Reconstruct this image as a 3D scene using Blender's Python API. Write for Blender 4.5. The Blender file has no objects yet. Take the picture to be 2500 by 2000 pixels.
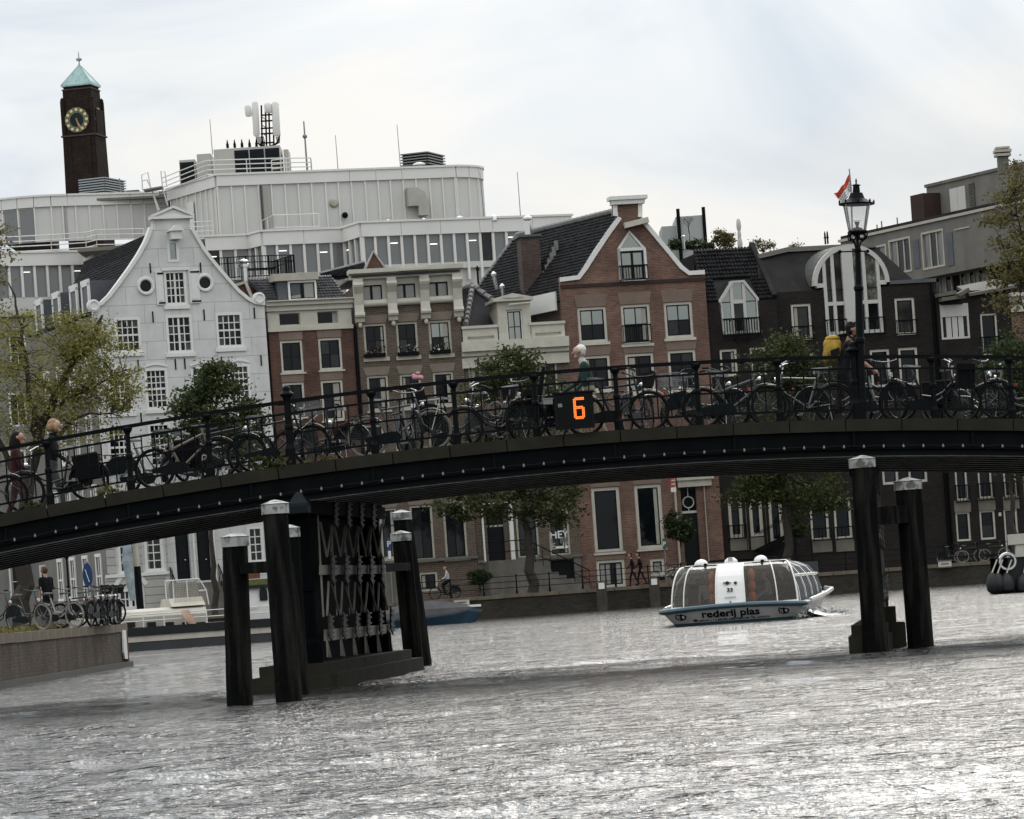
import bpy, math, random
import numpy as np
from mathutils import Vector, Matrix
from mathutils.geometry import delaunay_2d_cdt
random.seed(7)
RNG = np.random.default_rng(7)
sc = bpy.context.scene
COL = sc.collection

# ------------------------------------------------------------------ camera, sky, sun, exposure
FPX, ROLL, EYE, CX, CY = 9000.0, math.radians(4.0), 1.45, 1250.0, 1440.0
CR, SR = math.cos(ROLL), math.sin(ROLL)
cam_d = bpy.data.cameras.new('camera')
cam_d.sensor_fit = 'HORIZONTAL'; cam_d.sensor_width = 36.0
cam_d.lens = 36.0 * FPX / 2500.0
cam_d.shift_y = (CY - 1000.0) / 2500.0
cam_d.clip_start = 1.0; cam_d.clip_end = 9000.0
cam = bpy.data.objects.new('camera', cam_d); COL.objects.link(cam)
cam.matrix_world = Matrix(((CR, SR, 0, 0), (0, 0, -1, 0), (-SR, CR, 0, EYE), (0, 0, 0, 1)))
sc.camera = cam

world = bpy.data.worlds.new('World'); sc.world = world; world.use_nodes = True
SUN_EL, SUN_ROT, SUN_AZ = math.radians(27), math.radians(12), math.radians(12)
def build_world():
    nt = world.node_tree; N = nt.nodes; L = nt.links; N.clear()
    out = N.new('ShaderNodeOutputWorld')
    sky = N.new('ShaderNodeTexSky'); sky.sky_type = 'NISHITA'; sky.sun_disc = False
    sky.sun_elevation = SUN_EL; sky.sun_rotation = SUN_ROT; sky.air_density = 1.0; sky.dust_density = 2.0
    bs = N.new('ShaderNodeBackground'); bs.inputs[1].default_value = 0.05
    L.new(sky.outputs[0], bs.inputs[0])
    tc = N.new('ShaderNodeTexCoord')
    mp = N.new('ShaderNodeMapping'); mp.inputs['Scale'].default_value = (1.0, 1.0, 2.6)
    mp.inputs['Location'].default_value = (3.1, 0.4, 1.7)
    L.new(tc.outputs['Generated'], mp.inputs[0])
    def noise(scale, det, rough, w=0.6):
        n = N.new('ShaderNodeTexNoise'); n.inputs['Scale'].default_value = scale
        n.inputs['Detail'].default_value = det; n.inputs['Roughness'].default_value = rough
        n.inputs['Distortion'].default_value = w
        L.new(mp.outputs[0], n.inputs['Vector']); return n
    def ramp(src, pts):
        r = N.new('ShaderNodeValToRGB'); cr = r.color_ramp
        while len(cr.elements) < len(pts): cr.elements.new(0.5)
        for e, (p, c) in zip(cr.elements, pts): e.position = p; e.color = (*c, 1)
        L.new(src, r.inputs[0]); return r
    n1 = noise(7.0, 6, 0.5)
    cover = ramp(n1.outputs['Fac'], [(0.36, (0.86,)*3), (0.54, (1.0,)*3)])
    n2 = noise(5.2, 5, 0.55, 0.9)
    tone = ramp(n2.outputs['Fac'], [(0.39, (0.60, 0.655, 0.715)), (0.52, (0.735, 0.772, 0.797)), (0.64, (0.835, 0.828, 0.812))])
    bc = N.new('ShaderNodeBackground')
    # overcast sky: grows brighter from the horizon to the zenith (CIE overcast distribution)
    sp = N.new('ShaderNodeSeparateXYZ'); L.new(tc.outputs['Generated'], sp.inputs[0])
    gr = N.new('ShaderNodeMath'); gr.operation = 'MULTIPLY_ADD'; gr.inputs[1].default_value = 1.75; gr.inputs[2].default_value = 0.95; gr.use_clamp = False
    mz = N.new('ShaderNodeMath'); mz.operation = 'MAXIMUM'; mz.inputs[1].default_value = 0.0; L.new(sp.outputs[2], mz.inputs[0])
    L.new(mz.outputs[0], gr.inputs[0]); L.new(gr.outputs[0], bc.inputs[1])
    L.new(tone.outputs[0], bc.inputs[0])
    mx = N.new('ShaderNodeMixShader')
    L.new(cover.outputs[0], mx.inputs[0]); L.new(bs.outputs[0], mx.inputs[1]); L.new(bc.outputs[0], mx.inputs[2])
    L.new(mx.outputs[0], out.inputs[0])
build_world()
sun_d = bpy.data.lights.new('sun', 'SUN'); sun_d.energy = 1.0; sun_d.angle = math.radians(27); sun_d.color = (1.0, 0.94, 0.86)
sun = bpy.data.objects.new('sun', sun_d); COL.objects.link(sun)
# veiled sun ahead of the camera to the right, above the frame
sv = Vector((math.sin(SUN_AZ) * math.cos(SUN_EL), math.cos(SUN_AZ) * math.cos(SUN_EL), math.sin(SUN_EL)))
sun.rotation_euler = sv.to_track_quat('Z', 'Y').to_euler()
vs = sc.view_settings
vs.view_transform = 'Standard'; vs.look = 'None'; vs.gamma = 1.0; vs.exposure = 0.0; vs.use_curve_mapping = False
sc.cycles.max_bounces = 8; sc.cycles.transparent_max_bounces = 12
sc.cycles.caustics_reflective = False; sc.cycles.caustics_refractive = False

# ------------------------------------------------------------------ measuring: photo pixel + distance -> point
def PX(x, y, D):
    u, v = x - CX, y - CY
    return Vector((D / FPX * (u * CR - v * SR), D, EYE + D / FPX * (-u * SR - v * CR)))
def hz(x): return CY - (x - CX) * SR / CR
def cv(x0, y0, s): return lambda x, y: (x0 + x / s, y0 + y / s)
r1 = cv(0, 80, 3.08); r2 = cv(500, 220, 3.08); r3 = cv(1100, 420, 3.08); r4 = cv(1700, 350, 2.695)
r5 = cv(0, 560, 3.08); r6 = cv(600, 620, 3.08); r7 = cv(0, 1080, 2.783); r8 = cv(600, 1150, 3.08)
s1 = cv(1200, 780, 3.317); s2 = cv(1850, 760, 3.317); s3 = cv(1050, 1100, 3.317); s4 = cv(1550, 1280, 3.92)
s5 = cv(2000, 1060, 2.876); s6 = cv(0, 960, 4.312); s7 = cv(0, 1330, 4.6625); s8 = cv(250, 1300, 4.312)
s9 = cv(2200, 360, 4.3125); s10 = cv(1700, 1150, 5.39); s11 = cv(1950, 400, 7.187)

# ------------------------------------------------------------------ materials
MATS = {}
def M(name, col, rough=0.6, metal=0.0, var=None, bump=None, spec=None, streak=None, brick=None, island=0.0, emit=None, second=None):
    """procedural material. var=(scale,amount); streak=(scale,amount,colour); brick=(w,h,mortar colour,variation)"""
    if name in MATS: return MATS[name]
    if spec is None: spec = 0.10 if max(col) < 0.03 else 0.3
    m = bpy.data.materials.new(name); m.use_nodes = True; nt = m.node_tree; N = nt.nodes; L = nt.links
    b = N['Principled BSDF']
    b.inputs['Roughness'].default_value = rough; b.inputs['Metallic'].default_value = metal
    b.inputs['Specular IOR Level'].default_value = spec
    b.inputs['Base Color'].default_value = (*col, 1)
    tc = N.new('ShaderNodeTexCoord'); cur = None; vec = tc.outputs['Object']; hgt = None
    def mul(a, bb, fac=1.0, mode='MULTIPLY'):
        x = N.new('ShaderNodeMix'); x.data_type = 'RGBA'; x.blend_type = mode
        x.inputs[0].default_value = fac
        for s, v in ((6, a), (7, bb)):
            if hasattr(v, 'links'): L.new(v, x.inputs[s])
            else: x.inputs[s].default_value = (*v, 1)
        return x
    if brick:
        w, h, mort, bv = brick
        sx = N.new('ShaderNodeSeparateXYZ'); L.new(vec, sx.inputs[0])
        ad = N.new('ShaderNodeMath'); ad.operation = 'ADD'; L.new(sx.outputs[0], ad.inputs[0]); L.new(sx.outputs[1], ad.inputs[1])
        cb = N.new('ShaderNodeCombineXYZ'); L.new(ad.outputs[0], cb.inputs[0]); L.new(sx.outputs[2], cb.inputs[1])
        bt = N.new('ShaderNodeTexBrick'); L.new(cb.outputs[0], bt.inputs['Vector'])
        bt.inputs['Scale'].default_value = 1.0; bt.inputs['Brick Width'].default_value = w; bt.inputs['Row Height'].default_value = h
        bt.inputs['Mortar Size'].default_value = h * 0.16; bt.inputs['Mortar Smooth'].default_value = 0.3
        bt.inputs['Color1'].default_value = (*[c * (1 - bv) for c in col], 1); bt.inputs['Color2'].default_value = (*[c * (1 + bv) for c in col], 1)
        bt.inputs['Mortar'].default_value = (*mort, 1); bt.offset = 0.5
        cur = bt.outputs['Color']; hgt = bt.outputs['Fac']
    if var:
        n = N.new('ShaderNodeTexNoise'); n.inputs['Scale'].default_value = var[0]; n.inputs['Detail'].default_value = 5
        n.inputs['Roughness'].default_value = 0.62
        L.new(vec, n.inputs['Vector'])
        r = N.new('ShaderNodeValToRGB'); a = var[1]
        r.color_ramp.elements[0].position = 0.3; r.color_ramp.elements[0].color = (1 - a,) * 3 + (1,)
        r.color_ramp.elements[1].position = 0.7; r.color_ramp.elements[1].color = (1 + a * 0.55,) * 3 + (1,)
        L.new(n.outputs['Fac'], r.inputs[0])
        cur = mul(cur if cur is not None else col, r.outputs[0]).outputs[2]
    if second:   # patches of a second colour: (scale, threshold, colour)
        n = N.new('ShaderNodeTexNoise'); n.inputs['Scale'].default_value = second[0]; n.inputs['Detail'].default_value = 6
        L.new(vec, n.inputs['Vector'])
        r = N.new('ShaderNodeValToRGB'); r.color_ramp.elements[0].position = second[1]; r.color_ramp.elements[1].position = min(1, second[1] + 0.12)
        L.new(n.outputs['Fac'], r.inputs[0])
        x = mul(cur if cur is not None else col, second[2], 1.0, 'MIX'); L.new(r.outputs[0], x.inputs[0]); cur = x.outputs[2]
    if streak:   # vertical run-down stains
        mp = N.new('ShaderNodeMapping'); mp.inputs['Scale'].default_value = (1, 1, 0.10); L.new(vec, mp.inputs[0])
        n = N.new('ShaderNodeTexNoise'); n.inputs['Scale'].default_value = streak[0]; n.inputs['Detail'].default_value = 4
        L.new(mp.outputs[0], n.inputs['Vector'])
        r = N.new('ShaderNodeValToRGB'); r.color_ramp.elements[0].position = 0.48; r.color_ramp.elements[1].position = 0.72
        r.color_ramp.elements[1].color = (streak[1],) * 3 + (1,)
        L.new(n.outputs['Fac'], r.inputs[0])
        x = mul(cur if cur is not None else col, streak[2], 1.0, 'MIX'); L.new(r.outputs[0], x.inputs[0]); cur = x.outputs[2]
    if island:
        g = N.new('ShaderNodeNewGeometry'); hs = N.new('ShaderNodeHueSaturation')
        mr = N.new('ShaderNodeMapRange'); mr.inputs['To Min'].default_value = 1 - island; mr.inputs['To Max'].default_value = 1 + island
        L.new(g.outputs['Random Per Island'], mr.inputs[0]); L.new(mr.outputs[0], hs.inputs['Value'])
        mh = N.new('ShaderNodeMapRange'); mh.inputs['To Min'].default_value = 0.485; mh.inputs['To Max'].default_value = 0.512
        L.new(g.outputs['Random Per Island'], mh.inputs[0]); L.new(mh.outputs[0], hs.inputs['Hue'])
        if cur is not None: L.new(cur, hs.inputs['Color'])
        else: hs.inputs['Color'].default_value = (*col, 1)
        cur = hs.outputs[0]
    if cur is not None: L.new(cur, b.inputs['Base Color'])
    if bump or brick:
        bp = N.new('ShaderNodeBump'); bp.inputs['Distance'].default_value = 0.02
        if bump:
            n = N.new('ShaderNodeTexNoise'); n.inputs['Scale'].default_value = bump[0]; n.inputs['Detail'].default_value = 5
            L.new(vec, n.inputs['Vector']); bp.inputs['Strength'].default_value = bump[1]; L.new(n.outputs['Fac'], bp.inputs['Height'])
        else:
            inv = N.new('ShaderNodeMath'); inv.operation = 'SUBTRACT'; inv.inputs[0].default_value = 1.0; L.new(hgt, inv.inputs[1])
            bp.inputs['Strength'].default_value = 0.5; L.new(inv.outputs[0], bp.inputs['Height'])
        L.new(bp.outputs[0], b.inputs['Normal'])
    if emit:
        b.inputs['Emission Color'].default_value = (*emit[:3], 1); b.inputs['Emission Strength'].default_value = emit[3]
    MATS[name] = m; return m
def clear_glass(name, tint, opacity, rough=0.02, fres=1.0):
    m = bpy.data.materials.new(name); m.use_nodes = True; nt = m.node_tree; N = nt.nodes; L = nt.links
    b = N['Principled BSDF']; b.inputs['Base Color'].default_value = (*tint, 1); b.inputs['Roughness'].default_value = rough
    b.inputs['Specular IOR Level'].default_value = 0.8
    t = N.new('ShaderNodeBsdfTransparent'); t.inputs[0].default_value = (*[0.5 + 0.5 * c for c in tint], 1)
    g = N.new('ShaderNodeBsdfGlossy'); g.inputs['Roughness'].default_value = rough
    lw = N.new('ShaderNodeLayerWeight'); lw.inputs[0].default_value = 0.35 * fres
    mx = N.new('ShaderNodeMixShader'); mx.inputs[0].default_value = opacity
    L.new(t.outputs[0], mx.inputs[1]); L.new(b.outputs[0], mx.inputs[2])
    m2 = N.new('ShaderNodeMixShader'); L.new(lw.outputs['Fresnel'], m2.inputs[0]); L.new(mx.outputs[0], m2.inputs[1]); L.new(g.outputs[0], m2.inputs[2])
    L.new(m2.outputs[0], N['Material Output'].inputs[0]); MATS[name] = m; return m

white_wall = M('white_render', (0.60, 0.595, 0.57), 0.8, var=(0.5, 0.08), streak=(1.3, 0.16, (0.36, 0.36, 0.34)))
white_paint = M('white_paint', (0.70, 0.69, 0.65), 0.5, var=(3, 0.07))
cream_paint = M('cream_paint', (0.50, 0.475, 0.40), 0.55, var=(2, 0.13))
cream_dull = M('cream_dull', (0.42, 0.39, 0.32), 0.6, var=(2, 0.16), streak=(2, 0.25, (0.25, 0.23, 0.19)))
red_brick = M('red_brick', (0.150, 0.078, 0.055), 0.85, brick=(0.30, 0.095, (0.20, 0.145, 0.115), 0.28), var=(0.7, 0.36), streak=(0.8, 0.5, (0.075, 0.045, 0.036)))
deep_red_brick = M('deep_red_brick', (0.102, 0.045, 0.031), 0.85, brick=(0.28, 0.09, (0.12, 0.085, 0.07), 0.28), var=(0.7, 0.38), streak=(0.8, .4, (.05, .028, .02)))
tan_brick = M('tan_brick', (0.090, 0.064, 0.048), 0.85, brick=(0.32, 0.11, (0.16, 0.13, 0.10), 0.25), var=(0.6, 0.2))
dark_brick = M('dark_brick', (0.021, 0.018, 0.0165), 0.85, brick=(0.28, 0.09, (0.027, 0.024, 0.022), 0.25), var=(0.5, 0.2))
tower_brick = M('tower_brick', (0.018, 0.0115, 0.009), 0.9, brick=(1.0, 0.4, (0.03, 0.022, 0.018), 0.35), var=(0.25, 0.35))
soldier_brick = M('soldier_brick', (0.125, 0.056, 0.039), 0.85, brick=(0.10, 0.6, (0.19, 0.14, 0.11), 0.3), var=(0.8, 0.2))
soldier_tan = M('soldier_tan', (0.085, 0.06, 0.045), 0.85, brick=(0.10, 0.6, (0.2, 0.165, 0.13), 0.25), var=(0.8, 0.2))
roof_tile = M('roof_tile', (0.017, 0.0165, 0.017), 0.75, var=(1.2, 0.35), island=0.35)
roof_tile_grey = M('roof_tile_grey', (0.10, 0.098, 0.102), 0.5, var=(2, 0.4), island=0.45)
ridge_mat = M('ridge_tile', (0.21, 0.205, 0.195), 0.8, var=(2, 0.3))
lead = M('lead_sheet', (0.085, 0.09, 0.098), 0.5, var=(1.5, 0.2))
stone_grey = M('grey_stone', (0.145, 0.135, 0.115), 0.85, var=(1.2, 0.3), streak=(1.5, 0.5, (0.07, 0.063, 0.05)))
modern_white = M('modern_panel', (0.55, 0.54, 0.505), 0.55, var=(0.25, 0.06), streak=(0.5, 0.12, (0.34, 0.335, 0.315)), island=0.03)
modern_trim = M('modern_trim', (0.68, 0.665, 0.625), 0.5, var=(0.3, 0.07))
modern_joint = M('modern_joint', (0.20, 0.198, 0.19), 0.6)
concrete = M('concrete', (0.165, 0.155, 0.135), 0.85, var=(0.6, 0.22), streak=(0.8, 0.35, (0.09, 0.085, 0.073)))
iron_black = M('black_iron', (0.0035, 0.0045, 0.005), 0.55, var=(6, 0.4), bump=(30, 0.15), spec=.08)
bridge_paint = M('bridge_paint', (0.0032, 0.0045, 0.0053), 0.62, var=(3, 0.4), streak=(2.5, 0.5, (0.008, 0.009, 0.009)), spec=.05)
bridge_under = M('bridge_under', (0.006, 0.007, 0.008), 0.8)
flange_lit = M('flange_lit', (0.78, 0.79, 0.79), 0.5, var=(4, 0.3))  # near-white tone paints in light thrown up from the water
kerb_mat = M('kerb_concrete', (0.028, 0.026, 0.019), 0.85, var=(2.4, 0.3), streak=(3.0, 0.55, (0.025, 0.023, 0.017)), bump=(40, 0.25))
quay_brick = M('quay_brick', (0.070, 0.046, 0.032), 0.9, brick=(0.25, 0.085, (0.075, 0.06, 0.046), 0.3), var=(0.8, 0.45), streak=(1.6, 0.85, (0.022, 0.018, 0.013)))
quay_cap = M('quay_cap', (0.135, 0.11, 0.08), 0.85, var=(1.6, 0.3), streak=(2, 0.5, (0.09, 0.07, 0.05)))
quay_dark = M('quay_dark', (0.040, 0.035, 0.026), 0.9, brick=(0.3, 0.1, (0.034, 0.03, 0.024), 0.3), var=(0.5, 0.4), streak=(1.0, 0.5, (0.018, 0.018, 0.015)))
pave = M('street_paving', (0.11, 0.10, 0.085), 0.9, var=(1.0, 0.25), bump=(12, 0.2))
asphalt = M('asphalt', (0.05, 0.049, 0.047), 0.9, var=(3, 0.2), bump=(60, 0.2))
bark = M('bark', (0.040, 0.033, 0.026), 0.95, var=(5, 0.3), bump=(18, 0.5))
pile_wood = M('pile_wood', (0.0045, 0.0047, 0.0043), 0.85, var=(3, 0.4), streak=(7, 0.5, (0.045, 0.042, 0.035)), spec=.05, bump=(14, 0.6))
pile_cap = M('pile_cap', (0.40, 0.40, 0.385), 0.7, var=(6, 0.2), second=(7.0, 0.49, (0.12, 0.115, 0.10)), streak=(9, .5, (.16, .155, .14)))
glass_dark = M('window_dark', (0.006, 0.008, 0.009), 0.06, spec=0.22, var=(0.6, 0.6))
glass_room = M('window_room', (0.016, 0.017, 0.016), 0.07, spec=0.35, var=(1.2, 0.9))
glass_net = M('window_net', (0.075, 0.075, 0.07), 0.1, spec=.3, var=(2, .6))
glass_sky = M('window_sky', (0.27, 0.29, 0.265), 0.05, metal=0.85, var=(0.5, 0.12))
glass_blind = M('window_blind', (0.24, 0.235, 0.205), 0.2, spec=0.9, var=(0.8, 0.15))
glass_office = M('window_office', (0.155, 0.16, 0.158), 0.12, spec=0.8, var=(0.15, 0.18))
curtain_mat = M('curtain', (0.34, 0.32, 0.27), 0.9, var=(2, 0.2))
black_frame = M('black_sash', (0.008, 0.011, 0.012), 0.35)
water_stain = None
chrome = M('bright_metal', (0.62, 0.62, 0.60), 0.25, metal=0.9)
steel_grey = M('steel_grey', (0.20, 0.20, 0.195), 0.4, metal=0.5)
rubber = M('rubber', (0.010, 0.010, 0.010), 0.75)
rim_mat = M('rim_alloy', (0.055, 0.055, 0.053), 0.4, metal=0.4)
tyre_pale = M('tyre_pale', (0.20, 0.185, 0.155), 0.8)
copper_green = M('copper_green', (0.30, 0.43, 0.41), 0.6, var=(0.6, 0.12), streak=(0.9, 0.5, (0.10, 0.15, 0.14)))
gold = M('gilt', (0.62, 0.50, 0.25), 0.4, metal=0.3)

# ------------------------------------------------------------------ mesh builder
class MB:
    def __init__(s): s.v = []; s.f = []
    def add(s, verts, faces):
        o = len(s.v); s.v.extend([tuple(p) for p in verts]); s.f.extend([tuple(i + o for i in f) for f in faces]); return s
    def box(s, a, b, mat=None):
        (x0, y0, z0), (x1, y1, z1) = a, b
        vs = [(x0,y0,z0),(x1,y0,z0),(x1,y1,z0),(x0,y1,z0),(x0,y0,z1),(x1,y0,z1),(x1,y1,z1),(x0,y1,z1)]
        if mat is not None: vs = [mat @ Vector(p) for p in vs]
        return s.add(vs, [(0,3,2,1),(4,5,6,7),(0,1,5,4),(1,2,6,5),(2,3,7,6),(3,0,4,7)])
    def cbox(s, c, d, mat=None):
        return s.box((c[0]-d[0]/2,c[1]-d[1]/2,c[2]-d[2]/2),(c[0]+d[0]/2,c[1]+d[1]/2,c[2]+d[2]/2), mat)
    def bar(s, p, q, w, h=None, up=(0,0,1)):
        """rectangular bar from p to q, w across, h along up"""
        p, q = Vector(p), Vector(q); d = (q - p)
        if d.length < 1e-6: return s
        d.normalize(); u = Vector(up)
        if abs(d.dot(u)) > 0.98: u = Vector((0, 1, 0)) if abs(d.y) < .9 else Vector((1, 0, 0))
        a = d.cross(u).normalized(); b = a.cross(d).normalized(); h = h or w
        vs = []
        for c in (p, q):
            for (i, j) in ((-1,-1),(1,-1),(1,1),(-1,1)): vs.append(c + a * (i * w / 2) + b * (j * h / 2))
        return s.add(vs, [(0,1,2,3),(7,6,5,4),(0,4,5,1),(1,5,6,2),(2,6,7,3),(3,7,4,0)])
    def tube(s, pts, r, n=6, cap=True):
        """tube along a list of points, r a number or list"""
        pts = [Vector(p) for p in pts]; k = len(pts)
        rs = [r] * k if not hasattr(r, '__len__') else list(r)
        t0 = (pts[1] - pts[0]).normalized()
        a = t0.orthogonal().normalized()
        vs = []
        for i in range(k):
            t = (pts[min(i+1,k-1)] - pts[max(i-1,0)])
            if t.length > 1e-9: t.normalize()
            a = (a - t * a.dot(t))
            a = a.normalized() if a.length > 1e-6 else t.orthogonal().normalized()
            b = t.cross(a)
            for j in range(n):
                an = 2 * math.pi * j / n
                vs.append(pts[i] + (a * math.cos(an) + b * math.sin(an)) * rs[i])
        fs = []
        for i in range(k - 1):
            for j in range(n):
                j2 = (j + 1) % n
                fs.append((i*n+j, i*n+j2, (i+1)*n+j2, (i+1)*n+j))
        if cap: fs.append(tuple(range(n-1, -1, -1))); fs.append(tuple((k-1)*n + j for j in range(n)))
        return s.add(vs, fs)
    def lathe(s, prof, n=12, c=(0,0,0), mat=None, phase=0.0):
        """profile of (radius, z) turned round z"""
        vs = []; 
        for (r, z) in prof:
            for j in range(n):
                an = 2 * math.pi * j / n + phase
                p = Vector((c[0] + r * math.cos(an), c[1] + r * math.sin(an), c[2] + z))
                vs.append(mat @ p if mat is not None else p)
        fs = []
        for i in range(len(prof) - 1):
            for j in range(n):
                j2 = (j + 1) % n; fs.append((i*n+j, i*n+j2, (i+1)*n+j2, (i+1)*n+j))
        fs.append(tuple(range(n-1,-1,-1))); fs.append(tuple((len(prof)-1)*n + j for j in range(n)))
        return s.add(vs, fs)
    def torus(s, c, R, r, axis='y', n=28, m=6, sy=1.0):
        vs = []; fs = []
        for i in range(n):
            a = 2 * math.pi * i / n
            for j in range(m):
                b = 2 * math.pi * j / m
                rr = R + r * math.cos(b); h = r * math.sin(b) * sy
                x, z = rr * math.cos(a), rr * math.sin(a)
                p = {'y': (x, h, z), 'z': (x, z, h), 'x': (h, x, z)}[axis]
                vs.append((c[0]+p[0], c[1]+p[1], c[2]+p[2]))
        for i in range(n):
            for j in range(m):
                i2, j2 = (i+1) % n, (j+1) % m
                fs.append((i*m+j, i2*m+j, i2*m+j2, i*m+j2))
        return s.add(vs, fs)
    def prism(s, poly, y0, y1, plane='xz'):
        """flat polygon (list of 2D points) pushed from y0 to y1"""
        n = len(poly)
        P3 = (lambda p, y: (p[0], y, p[1])) if plane == 'xz' else ((lambda p, y: (p[0], p[1], y)) if plane == 'xy' else (lambda p, y: (y, p[0], p[1])))
        vs = [P3(p, y0) for p in poly] + [P3(p, y1) for p in poly]
        fs = [tuple(range(n)), tuple(range(2*n-1, n-1, -1))] + [(i, n+i, n+(i+1) % n, (i+1) % n) for i in range(n)]
        return s.add(vs, fs)
    def ribbon(s, line, w, y0, y1, side=1):
        """strip of width w following a polyline in the xz plane, between depths y0 and y1; side: which side it grows to"""
        n = len(line); off = []
        for i in range(n):
            a = Vector(line[max(i-1,0)]); b = Vector(line[min(i+1,n-1)]); d = (b - a).normalized()
            nn = Vector((-d.y, d.x)) * side; off.append(Vector(line[i]) + nn * w)
        for i in range(n - 1):
            q = [line[i], line[i+1], tuple(off[i+1]), tuple(off[i])]
            vs = [(p[0], y0, p[1]) for p in q] + [(p[0], y1, p[1]) for p in q]
            s.add(vs, [(0,1,2,3),(7,6,5,4),(0,4,5,1),(1,5,6,2),(2,6,7,3),(3,7,4,0)])
        return s
    def quad(s, a, b, c, d): return s.add([a, b, c, d], [(0,1,2,3)])
    def ball(s, c, r, n=10, m=7, sc_=(1,1,1)):
        prof = [(max(1e-4, math.sin(math.pi * i / m)), -math.cos(math.pi * i / m)) for i in range(m + 1)]
        mt = Matrix.Translation(c) @ Matrix.Diagonal((r*sc_[0], r*sc_[1], r*sc_[2], 1))
        return s.lathe(prof, n, (0,0,0), mt)
    def mesh(s, name, mat=None, smooth=False):
        me = bpy.data.meshes.new(name); me.from_pydata(s.v, [], s.f)
        if mat is not None:
            for mm in (mat if isinstance(mat, (list, tuple)) else [mat]): me.materials.append(mm)
        if smooth:
            me.polygons.foreach_set('use_smooth', [True] * len(me.polygons))
            try: me.set_sharp_from_angle(angle=math.radians(38))
            except Exception: pass
        me.update(); return me
    def build(s, name, mat, parent=None, smooth=False, fix=True, **kw):
        me = s.mesh(name, mat, smooth)
        if fix:
            import bmesh
            bm = bmesh.new(); bm.from_mesh(me); bmesh.ops.recalc_face_normals(bm, faces=bm.faces); bm.to_mesh(me); bm.free()
        return put(name, me, parent, **kw)
def put(name, me, parent=None, loc=None, rot=None, scale=None, **props):
    o = bpy.data.objects.new(name, me); COL.objects.link(o)
    if parent is not None: o.parent = parent
    if loc is not None: o.location = loc
    if rot is not None: o.rotation_euler = rot
    if scale is not None: o.scale = scale
    for k, v in props.items(): o[k] = v
    return o
def tag(o, label, cat, group=None):
    o['label'] = label; o['category'] = cat
    if group: o['group'] = group
    return o
def thing(name, label, cat, loc=(0,0,0), rz=0.0, group=None):
    return tag(put(name, None, None, loc=loc, rot=(0,0,rz)), label, cat, group)
def struct(name, mb, mat, **kw): return mb.build(name, mat, None, kind='structure', **kw)
def copy_thing(src, loc, rz=None, label=None, group=None, rot=None, scale=None):
    r = src.copy(); COL.objects.link(r); r.location = loc
    if rz is not None: r.rotation_euler = (src.rotation_euler[0], src.rotation_euler[1], rz)
    if rot is not None: r.rotation_euler = rot
    if scale is not None: r.scale = scale
    if label: r['label'] = label
    if group: r['group'] = group
    for ch in src.children:
        c = ch.copy(); COL.objects.link(c); c.parent = r
        for g in ch.children:
            d = g.copy(); COL.objects.link(d); d.parent = c
    return r
def lettering(text, size, mat, bold=0.0, depth=0.004, align='LEFT', name='lettering', shear=0.0):
    """flat letters as a mesh in the xz plane, facing -y"""
    cu = bpy.data.curves.new('t', 'FONT'); cu.body = text; cu.size = size; cu.extrude = depth; cu.offset = bold
    cu.align_x = align; cu.align_y = 'CENTER'; cu.shear = shear; cu.resolution_u = 3
    ob = bpy.data.objects.new('t', cu); COL.objects.link(ob)
    dg = bpy.context.evaluated_depsgraph_get(); dg.update()
    me = bpy.data.meshes.new_from_object(ob.evaluated_get(dg), depsgraph=dg)
    bpy.data.objects.remove(ob); me.name = name; me.transform(Matrix.Rotation(math.radians(90), 4, 'X'))
    me.materials.clear(); me.materials.append(mat); return me
UNIT = {}
def unit_box(mat):
    k = 'u_' + mat.name
    if k not in UNIT: UNIT[k] = MB().box((0,0,0),(1,1,1)).mesh('piece', mat)
    return UNIT[k]
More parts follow.
